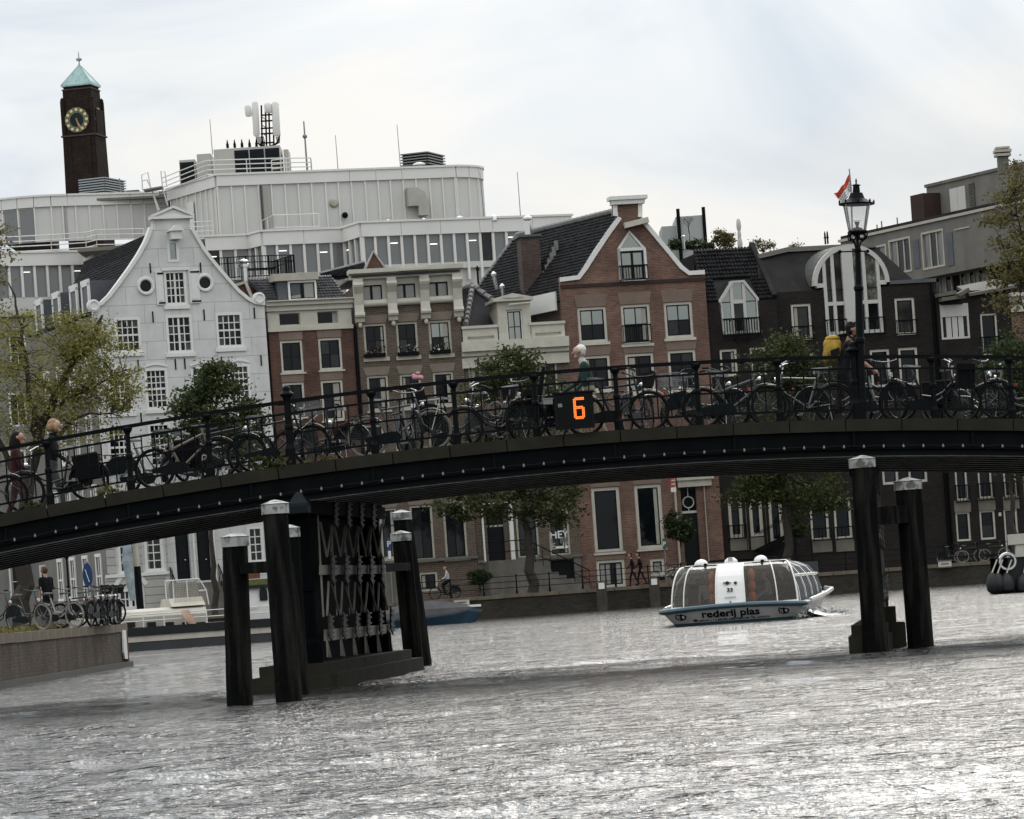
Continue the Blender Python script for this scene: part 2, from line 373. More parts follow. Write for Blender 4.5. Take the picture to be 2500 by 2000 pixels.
# ------------------------------------------------------------------ the ground, quays, water
ZS = 1.19            # level of the far street
def build_ground():
    mb = MB(); mb.box((-160, 200.6, -2.0), (160, 1500, ZS)); struct('far_street', mb, pave)
    mb = MB(); mb.box((-160, 199.95, -2.0), (160, 200.6, ZS - 0.18)); q = struct('far_quay_wall', mb, quay_dark)
    x = -60.0; k = 0
    cap = MB().box((0, 0, 0), (1.46, 0.75, 0.19)).mesh('coping_stone', quay_cap)
    while x < 62:
        put('coping_stone', cap, q, loc=(x, 199.88 + RNG.uniform(-.01, .01), ZS - 0.175 + RNG.uniform(-.006, .012))); x += 1.49
    # near quay on the left under the bridge end
    a = PX(306, 1525, 106.8); 
    P0 = (-12.75, 60.0); P1 = (-11.22, 106.8)
    mb = MB(); mb.prism([(-70, 60.0), (P0[0] - .25, 60.0), (P1[0] - .25, 106.5), (-70, 106.5)], -2.0, 1.235, 'xy'); struct('near_quay', mb, pave)
    mb = MB(); mb.prism([(P0[0] - .26, 60.0), P0, P1, (-70, 106.8), (-70, 106.49), (P1[0] - .3, 106.49)], -2.0, 1.02, 'xy'); nq = struct('near_quay_wall', mb, quay_brick)
    n = 36; dx, dy = (P1[0] - P0[0]) / n, (P1[1] - P0[1]) / n; ln = math.hypot(dx, dy); an = math.atan2(dy, dx)
    cap2 = MB().box((0.008, -0.03, 0), (ln - 0.008, 0.5, 0.235)).mesh('coping_stone', quay_cap)
    for i in range(n): put('coping_stone', cap2, nq, loc=(P0[0] + dx * i, P0[1] + dy * i, 1.021 + RNG.uniform(-.004, .006)), rot=(0, 0, an))
    # green foot at the waterline
    mb = MB(); mb.prism([(P0[0] + .03, 60), (P0[0] + .12, 60), (P1[0] + .12, 106.9), (P1[0] + .03, 106.9)], -1.0, 0.16, 'xy')
    mb.build('quay_footing', M('wet_footing', (0.030, 0.032, 0.022), 0.5, var=(2, 0.4)), nq)
    # corner fender board: white painted with dark marks
    t = thing('corner_marker_board', 'white painted board fixed to the corner of the brick quay on the left', 'marker board', (P1[0] - .10, P1[1] - .55, 0.15), math.radians(0))
    MB().prism([(-.62, .18), (-.5, 0), (.16, -.02), (.16, .80), (-.42, .83), (-.55, .6)], -.02, .03).build('board', white_paint, t, loc=(0.13, -.15, 0.1), rot=(0, 0, 1.535))
    MB().box((-.02, -.05, -.1), (.10, .02, .9)).build('edge_strip', M('rusty_strip', (0.16, 0.08, 0.05), 0.8, var=(5, 0.4)), t, loc=(.08, -.02, 0))
build_ground()

def build_water():
    h = EYE
    d = [15.0]
    while d[-1] < 202: d.append(d[-1] + max(0.035, d[-1] ** 2 / 13050 * 1.45))
    d = np.array(d); nc = 600
    t = np.linspace(-1, 1, nc)
    wid = 0.155 * d + 7.0
    X = t[None, :] * wid[:, None]; Y = np.repeat(d[:, None], nc, 1)
    Z = np.zeros_like(X); rng = np.random.default_rng(11)
    row = np.gradient(d)[:, None]
    for i in range(56):
        lam = 0.22 * (1.062 ** i) * rng.uniform(.9, 1.1)          # 0.22 .. 6 m
        th = math.radians(96) + rng.normal(0, 0.55)
        k = 2 * math.pi / lam; ph = rng.uniform(0, 6.28)
        amp = 0.0044 * lam ** 0.66 * rng.uniform(.5, 1.3)
        fade = np.clip(1.6 - 2.6 * row / lam, 0, 1)
        q = k * (X * math.cos(th) + Y * math.sin(th)) + ph + 0.6 * np.sin(0.31 * X + 0.17 * Y + i)
        Z += amp * fade * (np.sin(q) if lam > 0.9 else 1.25 * (1 - 1.6 * np.abs(np.sin(q / 2)) ** 0.8))
    patch = 0.72 + 0.28 * np.sin(0.33 * X + 0.9) * np.sin(0.11 * Y + 0.4 * np.sin(0.2 * X))
    Z *= patch
    v = np.stack([X, Y, Z], -1).reshape(-1, 3); nr = len(d)
    idx = np.arange(nr * nc).reshape(nr, nc)
    f = np.stack([idx[:-1, :-1], idx[:-1, 1:], idx[1:, 1:], idx[1:, :-1]], -1).reshape(-1, 4)
    me = bpy.data.meshes.new('water'); me.vertices.add(len(v)); me.vertices.foreach_set('co', v.astype(np.float32).ravel())
    me.loops.add(f.size); me.loops.foreach_set('vertex_index', f.astype(np.int32).ravel())
    me.polygons.add(len(f)); me.polygons.foreach_set('loop_start', np.arange(0, f.size, 4, dtype=np.int32))
    me.polygons.foreach_set('use_smooth', np.ones(len(f), dtype=bool)); me.update(calc_edges=True)
    m = bpy.data.materials.new('canal_water'); m.use_nodes = True; nt = m.node_tree; N = nt.nodes; L = nt.links
    b = N['Principled BSDF']; b.inputs['Base Color'].default_value = (0.012, 0.0115, 0.009, 1); b.inputs['Roughness'].default_value = 0.045
    b.inputs['IOR'].default_value = 1.6; b.inputs['Specular IOR Level'].default_value = 0.5
    tc = N.new('ShaderNodeTexCoord')
    def layer(scale, sx, sy, strength, dist, prev=None, rot=0.1, ridge=False):
        mp = N.new('ShaderNodeMapping'); mp.inputs['Scale'].default_value = (sx, sy, 1); mp.inputs['Rotation'].default_value = (0, 0, rot)
        L.new(tc.outputs['Object'], mp.inputs[0])
        n = N.new('ShaderNodeTexNoise'); n.inputs['Scale'].default_value = scale; n.inputs['Detail'].default_value = 4; n.inputs['Roughness'].default_value = 0.55
        n.inputs['Distortion'].default_value = 0.5
        L.new(mp.outputs[0], n.inputs['Vector'])
        bp = N.new('ShaderNodeBump'); bp.inputs['Strength'].default_value = strength; bp.inputs['Distance'].default_value = dist
        if ridge:   # sharp little crests
            r = N.new('ShaderNodeValToRGB'); e = r.color_ramp.elements; e[0].position = .30; e[1].position = .70; e[0].color = (0, 0, 0, 1); e[1].color = (0, 0, 0, 1)
            k = e.new(.5); k.color = (1, 1, 1, 1); L.new(n.outputs['Fac'], r.inputs[0]); L.new(r.outputs[0], bp.inputs['Height'])
        else: L.new(n.outputs['Fac'], bp.inputs['Height'])
        if prev is not None: L.new(prev.outputs[0], bp.inputs['Normal'])
        return bp
    p = layer(1.7, 1.0, 1.3, 1.0, 0.034, None, 0.1, True)
    p = layer(7.0, 1.0, 1.3, 1.0, 0.0105, p, -0.2, True)
    L.new(p.outputs[0], b.inputs['Normal'])
    me.materials.append(m); MATS['canal_water'] = m
    o = put('canal_water', me, None, kind='structure')
    mb = MB(); mb.quad((-400, -120, -0.14), (400, -120, -0.14), (400, 202, -0.14), (-400, 202, -0.14)); 
    struct('canal_bed_water', mb, m, fix=False)
build_water()

# ------------------------------------------------------------------ houses
class House:
    def __init__(s, name, label, cat, px, py, D, k, zg=ZS, group=None):
        p = PX(px, py, D); s.X, s.D, s.k, s.zg = p.x, D, k, zg
        s.th = math.atan(k); s.root = thing(name, label, cat, (p.x, D, zg), s.th, group); s.holes = []
    def at(s, x, y):
        u, v = x - CX, y - CY
        a, b = (u * CR - v * SR) / FPX, (-u * SR - v * CR) / FPX
        D = (s.D - s.k * s.X) / (1 - s.k * a)
        return ((a * D - s.X) / math.cos(s.th), EYE + b * D - s.zg)
    def loc(s, p):
        dx, dy = p[0] - s.X, p[1] - s.D; c, n = math.cos(s.th), math.sin(s.th)
        return Vector((dx * c + dy * n, -dx * n + dy * c, p[2] - s.zg))
    def dvec(s, wx, wy, L):
        """world ground direction -> local vector of length L"""
        c, n = math.cos(s.th), math.sin(s.th); l = math.hypot(wx, wy)
        return Vector(((wx * c + wy * n) / l * L, (-wx * n + wy * c) / l * L, 0))
    def poly(s, conv, pts): return [s.at(*conv(*p)) for p in pts]
    def back(s, dy):
        m = House.__new__(House); m.__dict__.update(s.__dict__); m.X = s.X - math.sin(s.th) * dy; m.D = s.D + math.cos(s.th) * dy; return m
    def rect(s, conv, x0, y0, x1, y1):
        a, b = s.at(*conv(x0, y0)), s.at(*conv(x1, y1)); return a[0], b[1], b[0], a[1]   # s0,z0,s1,z1
    def wall(s, outline, mat, name='wall', rv=0.28, thick=0.35):
        vc = [Vector(p) for p in outline]; ed = [(i, (i + 1) % len(outline)) for i in range(len(outline))]
        for h in s.holes:
            o = len(vc); vc += [Vector(p) for p in h]; ed += [(o + i, o + (i + 1) % len(h)) for i in range(len(h))]
        V, E, F, *_ = delaunay_2d_cdt(vc, ed, [], 0, 1e-5)
        def inside(p, poly):
            r = False; n = len(poly)
            for i in range(n):
                (x0, y0), (x1, y1) = poly[i], poly[(i + 1) % n]
                if (y0 > p[1]) != (y1 > p[1]) and p[0] < (x1 - x0) * (p[1] - y0) / (y1 - y0) + x0: r = not r
            return r
        mb = MB(); keep = []
        for f in F:
            c = sum((V[i] for i in f), Vector((0, 0))) / len(f)
            if inside(c, outline) and not any(inside(c, h) for h in s.holes): keep.append(tuple(f))
        mb.add([(p.x, 0, p.y) for p in V], keep)
        for h, dep in [(h, rv) for h in s.holes] + [(outline, thick)]:
            n = len(h)
            for i in range(n):
                a, b = h[i], h[(i + 1) % n]
                mb.quad((a[0], 0, a[1]), (b[0], 0, b[1]), (b[0], dep, b[1]), (a[0], dep, a[1]))
        return mb.build(name, mat, s.root, fix=False)
    def win(s, r, cols=2, rows=2, case=None, fw=0.12, sash=None, sw=0.06, bar=0.045, glass=None, rec=0.10, sill=None, sill_h=0.12,
            top=None, topglass=None, mid=0.0, meet=None, name='window', proud=0.0, curtain=None, hole=True):
        """r = (s0,z0,s1,z1) in the facade. case: casing material, sash: inner sash material"""
        s0, z0, s1, z1 = r; case = case or cream_paint; bm_ = sash or case
        if hole: s.holes.append([(s0, z0), (s1, z0), (s1, z1), (s0, z1)])
        y0, y1 = rec - 0.06 - proud, rec + 0.10
        mb = MB()
        e = 0.003
        mb.box((s0 + e, y0, z0 + e), (s0 + fw, y1, z1 - e)); mb.box((s1 - fw, y0, z0 + e), (s1 - e, y1, z1 - e))
        mb.box((s0 + fw, y0 + .004, z1 - fw), (s1 - fw, y1, z1 - e)); mb.box((s0 + fw, y0 + .004, z0 + e), (s1 - fw, y1, z0 + fw))
        if sill: mb.box((s0 - 0.10, -0.10, z0 - sill_h), (s1 + 0.10, 0.02, z0 - 0.004))
        w = mb.build(name, case, s.root)
        a0, b0, a1, b1 = s0 + fw, z0 + fw, s1 - fw, z1 - fw
        sb = MB(); g = bm_
        if sash:
            q0, q1 = rec - 0.02, rec + 0.09
            sb.box((a0 + e, q0, b0 + e), (a0 + sw, q1, b1 - e)); sb.box((a1 - sw, q0, b0 + e), (a1 - e, q1, b1 - e))
            sb.box((a0 + sw, q0 + .003, b1 - sw), (a1 - sw, q1, b1 - e)); sb.box((a0 + sw, q0 + .003, b0 + e), (a1 - sw, q1, b0 + sw))
            a0 += sw; a1 -= sw; b0 += sw; b1 -= sw
        if curtain is None and s1 - s0 > 1.0 and cols <= 2 and random.random() < .45:
            q = random.uniform(.12, .3) * (a1 - a0); curtain = (a1 - q, a1) if random.random() < .5 else (a0, a0 + q)
        cx = [a0 + (a1 - a0) * i / cols for i in range(cols + 1)]
        rz = [b0 + (b1 - b0) * i / rows for i in range(rows + 1)]
        if top is not None: rz = [b0 + (b1 - b0) * t for t in ([0] + list(top) + [1])]; rows = len(rz) - 1
        for i in range(1, cols):
            wv = max(bar, mid) if (mid and i * 2 == cols) else bar
            sb.box((cx[i] - wv / 2, rec - 0.015, b0), (cx[i] + wv / 2, rec + .07, b1))
        for j in range(1, rows):
            wv = meet[1] if meet and meet[0] == j else bar
            sb.box((a0, rec - 0.012, rz[j] - wv / 2), (a1, rec + .065, rz[j] + wv / 2))
        if sb.v: sb.build('sash' if sash else 'glazing_bars', bm_, w)
        gl = glass or glass_dark
        for i in range(cols):
            for j in range(rows):
                gm = topglass if (topglass and j >= rows - (rows + 1) // 2) else (random.choice(gl) if isinstance(gl, list) else gl)
                put('pane', unit_box(gm), w, loc=(cx[i], rec + 0.03 + random.uniform(0, .01), rz[j]),
                    scale=(cx[i+1] - cx[i], 0.02, rz[j+1] - rz[j]), rot=(random.uniform(-.004, .004), 0, random.uniform(-.006, .006)))
        if curtain:
            cb = MB(); cb.box((curtain[0], rec + 0.012, b0), (curtain[1], rec + 0.028, b1)); cb.build('curtain', curtain_mat, w)
        return w
    def box(s, r, y0, y1, mat, name, **kw):
        s0, z0, s1, z1 = r; return MB().box((s0, y0, z0), (s1, y1, z1)).build(name, mat, s.root, **kw)
    def grill(s, r, n, mat=None, y=-0.22, name='balcony_rail', t=0.035):
        s0, z0, s1, z1 = r; mb = MB()
        for zz in (z0, z1): mb.box((s0, y - t, zz - t), (s1, y, zz + t))
        for i in range(n + 1):
            x = s0 + (s1 - s0) * i / n; mb.box((x - t * .6, y - t * .9, z0), (x + t * .6, y - t * .1, z1))
        for x in (s0, s1): mb.box((x - t * .7, y, z1 - t), (x + t * .7, 0.0, z1 + t)); mb.box((x - t * .7, y, z0 - t), (x + t * .7, 0.0, z0 + t))
        return mb.build(name, mat or iron_black, s.root)
    def lintel(s, r, mat, h=0.55, flare=0.18):
        s0, z0, s1, z1 = r
        MB().prism([(s0 - .02, z1 + .02), (s1 + .02, z1 + .02), (s1 + flare, z1 + h), (s0 - flare, z1 + h)], -0.025, 0.02).build('brick_lintel', mat, s.root)

def tile_roof(parent, A, B, C, D, nc, nr, mat, individual=False, h=0.05, name='roof_tiles'):
    """pantiles between the corners A (eave left), B (eave right), C (ridge right), D (ridge left)"""
    A, B, C, D = [Vector(p) for p in (A, B, C, D)]
    n = (B - A).cross(D - A).normalized()
    big = MB()
    for j in range(nr):
        for i in range(nc):
            def P(u, v):
                return (A * (1 - u) + B * u) * (1 - v) + (D * (1 - u) + C * u) * v
            u0, u1 = i / nc, (i + 1) / nc; v0, v1 = j / nr, (j + 1.12) / nr
            v1 = min(v1, 1.0); jit = random.uniform(-.3, .3) * h
            vs = []
            for v, lift in ((v0, h * 1.1 + jit), (v1, 0.0)):
                for q, hh in ((0, 0.0), (0.3, 1.0), (0.62, 0.75), (1.0, 0.0)):
                    vs.append(P(u0 + (u1 - u0) * q, v) + n * (lift + hh * h))
            for q in (0, .3, .62, 1.0): vs.append(P(u0 + (u1 - u0) * q, v0) - n * 0.01)
            fs = [(0,1,5,4), (1,2,6,5), (2,3,7,6), (8,9,1,0), (9,10,2,1), (10,11,3,2)]
            if individual: MB().add(vs, fs).build('roof_tile', mat, parent, fix=False)
            else: big.add(vs, fs)
    if not individual: return big.build(name, mat, parent, fix=False, kind='stuff')

def slab(parent, pts, th, mat, name):
    """closed sheet of thickness th under a polygon of 3D points"""
    pts = [Vector(p) for p in pts]; n = (pts[1] - pts[0]).cross(pts[-1] - pts[0]).normalized() * th
    k = len(pts); mb = MB()
    mb.add(pts + [p - n for p in pts], [tuple(range(k)), tuple(range(2 * k - 1, k - 1, -1))] + [(i, k + i, k + (i + 1) % k, (i + 1) % k) for i in range(k)])
    return mb.build(name, mat, parent)

white_ashlar = M('white_ashlar', (0.60, 0.595, 0.565), 0.8, brick=(2.1, 1.06, (0.38, 0.375, 0.355), 0.025), var=(0.8, 0.13), streak=(1.2, 0.30, (0.40, 0.395, 0.365)))
# thin joints for the big plaster blocks
for nd in white_ashlar.node_tree.nodes:
    if nd.type == 'TEX_BRICK': nd.inputs['Mortar Size'].default_value = 0.018; nd.inputs['Mortar Smooth'].default_value = 0.2
rustic = M('rustic_white', (0.43, 0.42, 0.385), 0.8, brick=(50, 0.46, (0.20, 0.195, 0.175), 0.03), var=(0.6, 0.1), streak=(1.2, 0.2, (0.3, 0.29, 0.26)))
for nd in rustic.node_tree.nodes:
    if nd.type == 'TEX_BRICK': nd.inputs['Mortar Size'].default_value = 0.03

def white_house():
    H = House('white_gabled_house', 'tall white canal house with a curved neck gable, shutters and many small paned windows', 'house', 650, 742, 214.0, 0.40)
    W = dict(case=white_paint, fw=0.15, bar=0.055, rec=0.06, proud=0.03, sill=True, sill_h=0.22, glass=[glass_dark, glass_dark, glass_dark, glass_room, glass_net])
    H.win(H.rect(r5, 1252, 88, 1350, 245), 1, 1, glass=glass_sky, **{k: v for k, v in W.items() if k not in ('glass', 'sill')})
    wg = H.win(H.rect(r5, 1226, 312, 1412, 568), 4, 4, mid=0.11, **W)
    for a in ((1163, 318, 1236, 570), (1412, 306, 1505, 556)):
        r = H.rect(r5, *a); sh = H.box(r, -0.09, -0.02, white_paint, 'shutter')
        MB().box((r[0] + .12, -0.115, r[1] + .25), (r[2] - .12, -0.085, r[3] - .25)).build('shutter_panel', white_paint, sh)
        MB().box((r[0] + .1, -0.13, r[1] + .08), (r[2] + .05, -0.10, r[1] + .17)).build('hinge', iron_black, sh)
        MB().box((r[0] + .1, -0.13, r[3] - .17), (r[2] + .05, -0.10, r[3] - .08)).build('hinge', iron_black, sh)
    H.box(H.rect(r5, 1212, 295, 1425, 307), -0.12, 0.02, white_paint, 'window_hood')
    for (cx, cy) in ((1095, 427), (1540, 402)):
        c = H.at(*r5(cx, cy)); R = 0.36
        H.holes.append([(c[0] + R * math.cos(a * math.pi / 8), c[1] + R * 1.05 * math.sin(a * math.pi / 8)) for a in range(16)])
        o = MB().torus((c[0], -0.02, c[1]), 0.44, 0.11, 'y', 24, 6).build('round_window', white_paint, H.root, smooth=True)
        MB().lathe([(0.36, -.01), (0.36, .01)], 20, (0, 0, 0), Matrix.Translation((c[0], .12, c[1])) @ Matrix.Rotation(math.pi / 2, 4, 'X')).build('pane', glass_dark, o)
    H.win(H.rect(r5, 857, 667, 1068, 922), 4, 4, meet=(2, 0.10), **W)
    H.win(H.rect(r5, 1241, 648, 1458, 925), 4, 4, mid=0.12, **W)
    H.win(H.rect(r5, 1616, 630, 1836, 885), 4, 4, meet=(2, 0.10), **W)
    third = [(802, 1075, 1008, 1375), (1081, 1048, 1275, 1350), (1430, 1036, 1622, 1335), (1710, 1018, 1896, 1318)]
    for a in third:
        r = H.rect(r5, *a); H.win(r, 4, 6, meet=(3, 0.12), **W)
        n = 6; H_ = MB(); arch = [(r[0] + (r[2] - r[0]) * i / n, r[3] + 0.03 + 0.14 * math.sin(math.pi * i / n)) for i in range(n + 1)]
        H_.ribbon(arch, 0.10, -0.06, 0.0).build('window_arch', white_paint, H.root)
    for a in ((800, 1480, 1000, 1800), (1108, 1460, 1300, 1780), (1450, 1440, 1640, 1760), (1735, 1425, 1920, 1740)): H.win(H.rect(r5, *a), 4, 6, meet=(3, .12), **W)
    # ground floor
    G = dict(case=white_paint, fw=0.16, bar=0.06, rec=0.08, proud=0.03, glass=glass_room)
    for a in ((150, 40, 372, 425), (430, 25, 655, 402), (1518, -60, 1712, 312)):
        H.win(H.rect(s8, *a), 2, 4, sill=True, sill_h=0.2, **G)
    w = H.win(H.rect(s8, 158, 600, 436, 800), 4, 2, mid=.2, **G)
    c0, c1 = H.at(*s8(150, 595)), H.at(*s8(445, 580)); n = 8
    arch = [(c0[0] + (c1[0] - c0[0]) * i / n, c0[1] + 0.08 + 0.75 * math.sin(math.pi * i / n)) for i in range(n + 1)]
    MB().ribbon(arch, 0.25, -0.08, 0.02).build('window_arch', white_paint, H.root)
    for a in ((752, -90, 945, 505), (978, -100, 1166, 500)):
        r = H.rect(s8, *a); H.holes.append([(r[0], r[1]), (r[2], r[1]), (r[2], r[3]), (r[0], r[3])])
        d = MB().box((r[0], .3, r[1]), (r[2], .36, r[3])).build('door', M('dark_door', (0.010, 0.012, 0.014), 0.4), H.root)
        MB().box((r[0] + .2, .27, r[1] + .5), (r[2] - .2, .3, r[1] + 2.2)).build('door_panel', M('dark_door', (0, 0, 0)), d)
        MB().ball((r[2] - .25, .25, r[1] + 1.2), .05).build('handle', chrome, d)
    for a in ((698, -120, 752, 640), (930, -105, 990, 500), (1150, -110, 1215, 640)):
        H.box(H.rect(s8, *a), -0.16, -0.005, white_paint, 'pilaster')
    H.box(H.rect(s8, 30, 450, 700, 440), -0.14, -0.003, white_paint, 'string_course')
    # steps to the doors with a railing
    r = H.rect(s8, 700, 505, 1250, 560)
    st = MB()
    for i in range(5): st.box((r[0], -0.35 * (i + 1), 0), (r[2], -0.35 * i - .003, max(.2, r[1] + .25 - .3 * i)))
    st.build('front_steps', stone_grey, H.root)
    rl = MB(); x0 = r[0]
    for x0 in (r[0] + .1, r[2] - .1):
        for i in range(6): rl.tube([(x0, -.3 * i - .1, max(.2, r[1] + .2 - .28 * i)), (x0, -.3 * i - .1, max(1.1, r[1] + 1.2 - .28 * i))], .03, 5)
        rl.tube([(x0, -.05, r[1] + 1.25), (x0, -1.6, max(1.1, r[1] - .2))], .035, 5)
    rl.build('step_railing', iron_black, H.root)
    # wall with curved gable
    right = [(1430, 0), (1472, 75), (1525, 165), (1605, 268), (1700, 380), (1785, 475), (1855, 532), (1915, 565), (1988, 572)]
    Rp = [r5(*p) for p in right]
    Lp = [r5(*p) for p in ((1146, -8), (1135, 30), (1105, 105), (1052, 200), (978, 312), (900, 418), (830, 510), (770, 568), (700, 605))]
    o = [H.at(*p) for p in Lp[::-1]] + [H.at(*r1(1147, 1405)), H.at(*r1(1427, 1398))] + [H.at(*p) for p in Rp]
    o = [(o[0][0], 0)] + o + [(o[-1][0], 0)]
    H.wall(o, white_ashlar)
    for L_, sd in ((Lp, -1), (Rp, 1)):
        ln = [H.at(*p) for p in L_]
        MB().ribbon(ln, 0.20, -0.14, 0.36, sd).build('gable_coping', white_paint, H.root)
    for (cx, cy) in ((700, 575), (1945, 520)):
        c = H.at(*r5(cx, cy)); sc_ = MB()
        sc_.lathe([(0.36, -.14), (0.36, .14)], 18, (0, 0, 0), Matrix.Translation((c[0], -.02, c[1])) @ Matrix.Rotation(math.pi / 2, 4, 'X'))
        v = sc_.build('scroll', white_paint, H.root)
        MB().torus((c[0], -.17, c[1]), .25, .045, 'y', 18, 5).build('scroll_groove', white_paint, v)
    # pediment
    A, B_, T = H.at(*r1(1128, 1387)), H.at(*r1(1453, 1372)), H.at(*r1(1295, 1312))
    zt = (A[1] + B_[1]) / 2
    p = MB().prism([(A[0] + .15, zt - .02), (B_[0] - .15, zt - .02), (T[0], T[1] - .12)], -0.10, 0.36).build('pediment', white_paint, H.root)
    MB().box((A[0], -.22, zt - .16), (B_[0], .38, zt - .022)).build('pediment_cornice', white_paint, p)
    e = MB(); e.bar((A[0], .07, zt), (T[0], .07, T[1]), .6, .14, (0, 0, 1)); e.bar((B_[0], .07, zt), (T[0], .07, T[1]), .6, .14, (0, 0, 1)); e.build('pediment_rake', white_paint, p)
    # hoist beam cover over the top window
    r = H.rect(r5, 1270, 20, 1350, 78)
    hb = MB().box((r[0], -0.55, r[1]), (r[2], .02, r[3])).build('hoist_beam_box', white_paint, H.root)
    MB().prism([(r[0] - .12, r[3]), (r[2] + .12, r[3]), (r[2] - .1, r[3] + .28), (r[0] + .25, r[3] + .34)], -.68, .0).build('hoist_roof', white_paint, hb)
    for (x, y, q) in ((1127, 255, 330), (1505, 250, 325), (1146, 618, 700), (1531, 603, 685), (1909, 588, 670), (1036, 980, 1060), (1316, 975, 1055), (1386, 970, 1050), (1663, 958, 1040), (1960, 945, 1025), (1058, 1380, 1450)):
        a, b = H.at(*r5(x, y)), H.at(*r5(x, q)); MB().box((a[0] - .035, -.05, b[1]), (a[0] + .035, -.004, a[1])).build('wall_anchor', iron_black, H.root)
    # rustic plinth: ground floor cladding strip left and centre
    for a in ((26, 150), (372, 430), (655, 700)):
        r = H.rect(s8, a[0], 30, a[1], 430); H.box(r, -0.05, -0.004, rustic, 'rusticated_block')
    for a in ((26, 158), (436, 560), (436, 690)):
        r = H.rect(s8, a[0], 470, a[1], 900); H.box((r[0], 0.02, r[2], r[3]), -0.045 - .004 * random.random(), -0.004, rustic, 'rusticated_block')
    # body behind: skewed depth, left roof slope with tiles
    dv = H.dvec(-0.36, 0.93, 15.0)
    lz = [H.at(*p) for p in Lp]; top = lz[0]; eave = lz[-1]
    rz = [H.at(*p) for p in Rp]
    lowz = H.at(*r5(700, 605))[1]
    off = Vector((0, .36, 0))
    F = lambda p, dz=-0.30: Vector((p[0], .36, p[1] + dz))
    T0 = Vector((top[0] + .3, .36, top[1] - 0.2)); E0 = Vector((eave[0] + .1, .36, lowz - .2))
    roofb = MB()
    # gambrel-like left slope following the gable curve
    seq = [F(p) for p in lz]
    for a, b in zip(seq[:-1], seq[1:]): roofb.quad(a, b, b + dv, a + dv)
    seq2 = [F(p) for p in rz]
    for a, b in zip(seq2[:-1], seq2[1:]): roofb.quad(a, b, b + dv, a + dv)
    roofb.quad(seq[0], seq2[0], seq2[0] + dv, seq[0] + dv)
    rf = roofb.build('roof', roof_tile, H.root, fix=False)
    for a, b, nr in ((seq[8], seq[6], 4), (seq[6], seq[4], 8), (seq[4], seq[2], 8), (seq[2], seq[0], 7)):
        tile_roof(rf, a + dv + Vector((0, 0, .06)), a + Vector((0, 0, .06)), b + Vector((0, 0, .06)), b + dv + Vector((0, 0, .06)), 48, nr, roof_tile, h=0.055)
    sw = MB(); a = Vector((eave[0], .36, 0)); b = Vector((eave[0], .36, lowz - .3))
    sw.quad(a, b, b + dv, a + dv); a2 = Vector((rz[-1][0], .36, 0)); b2 = Vector((rz[-1][0], .36, rz[-1][1] - .3)); sw.quad(a2, b2, b2 + dv, a2 + dv)
    sw.quad(a + dv, a2 + dv, b2 + dv, b + dv)
    sw.build('side_wall', concrete, H.root, fix=False)
    q = dv.normalized(); out = Vector((-q.y, q.x, 0)); out = out if out.x < 0 else -out
    for zz, hh in ((1.6, 2.2), (5.6, 2.2), (9.6, 2.2), (13.2, 1.9)):
        for al in (2.2, 5.2, 8.2, 11.2):
            c = a + q * al + Vector((0, 0, zz)); sw_ = MB()
            for (a0, a1, z0, z1, ou) in ((-.62, -.45, 0, hh, .08), (.45, .62, 0, hh, .08), (-.62, .62, hh, hh + .2, .09), (-.7, .7, -.2, 0, .12), (-.04, .04, 0, hh, .06), (-.45, .45, hh * .5 - .05, hh * .5 + .05, .061)):
                P_ = [c + q * x + out * ou + Vector((0, 0, z)) for x, z in ((a0, z0), (a1, z0), (a1, z1), (a0, z1))]; B = [p - out * (ou + .05) for p in P_]
                sw_.add(P_ + B, [(0, 1, 2, 3), (0, 4, 5, 1), (1, 5, 6, 2), (2, 6, 7, 3), (3, 7, 4, 0)])
            w_ = sw_.build('window', white_paint, H.root)
            MB().quad(*[c + q * x + out * .02 + Vector((0, 0, z)) for x, z in ((-.46, 0), (.46, 0), (.46, hh), (-.46, hh))]).build('pane', glass_dark, w_)
    # dormers on the left slope
    for t, u in ((0.16, .30), (0.34, .26), (0.62, .30), (0.9, .30)):
        base = seq[7] * 1.0 + dv * t + Vector((0, 0, -.1)); q = dv.normalized(); out = Vector((-q.y, q.x, 0))   # facing left
        if out.x > 0: out = -out
        X_ = lambda al, ou, z: base + q * al + out * ou + Vector((0, 0, z))
        db = MB(); fpt = [X_(-.8, .2, 0), X_(.8, .2, 0), X_(.8, .2, 2.0), X_(-.8, .2, 2.0)]; bk = [p - out * 3.0 for p in fpt]
        db.add(fpt + bk, [(0, 1, 2, 3), (0, 4, 5, 1), (1, 5, 6, 2), (2, 6, 7, 3), (3, 7, 4, 0)])
        d = db.build('dormer', lead, rf)
        fr = MB()
        for (al0, al1, z0, z1) in ((-.86, -.62, -.05, 1.9), (.62, .86, -.05, 1.9), (-.86, .86, 1.72, 2.1), (-.86, .86, -.2, .05)):
            P_ = [X_(al0, .26, z0), X_(al1, .26, z0), X_(al1, .26, z1), X_(al0, .26, z1)]; B = [p - out * .12 for p in P_]
            fr.add(P_ + B, [(0, 1, 2, 3), (0, 4, 5, 1), (1, 5, 6, 2), (2, 6, 7, 3), (3, 7, 4, 0), (4, 7, 6, 5)])
        fr.build('dormer_frame', white_paint, H.root)
    return H
WH = white_house()

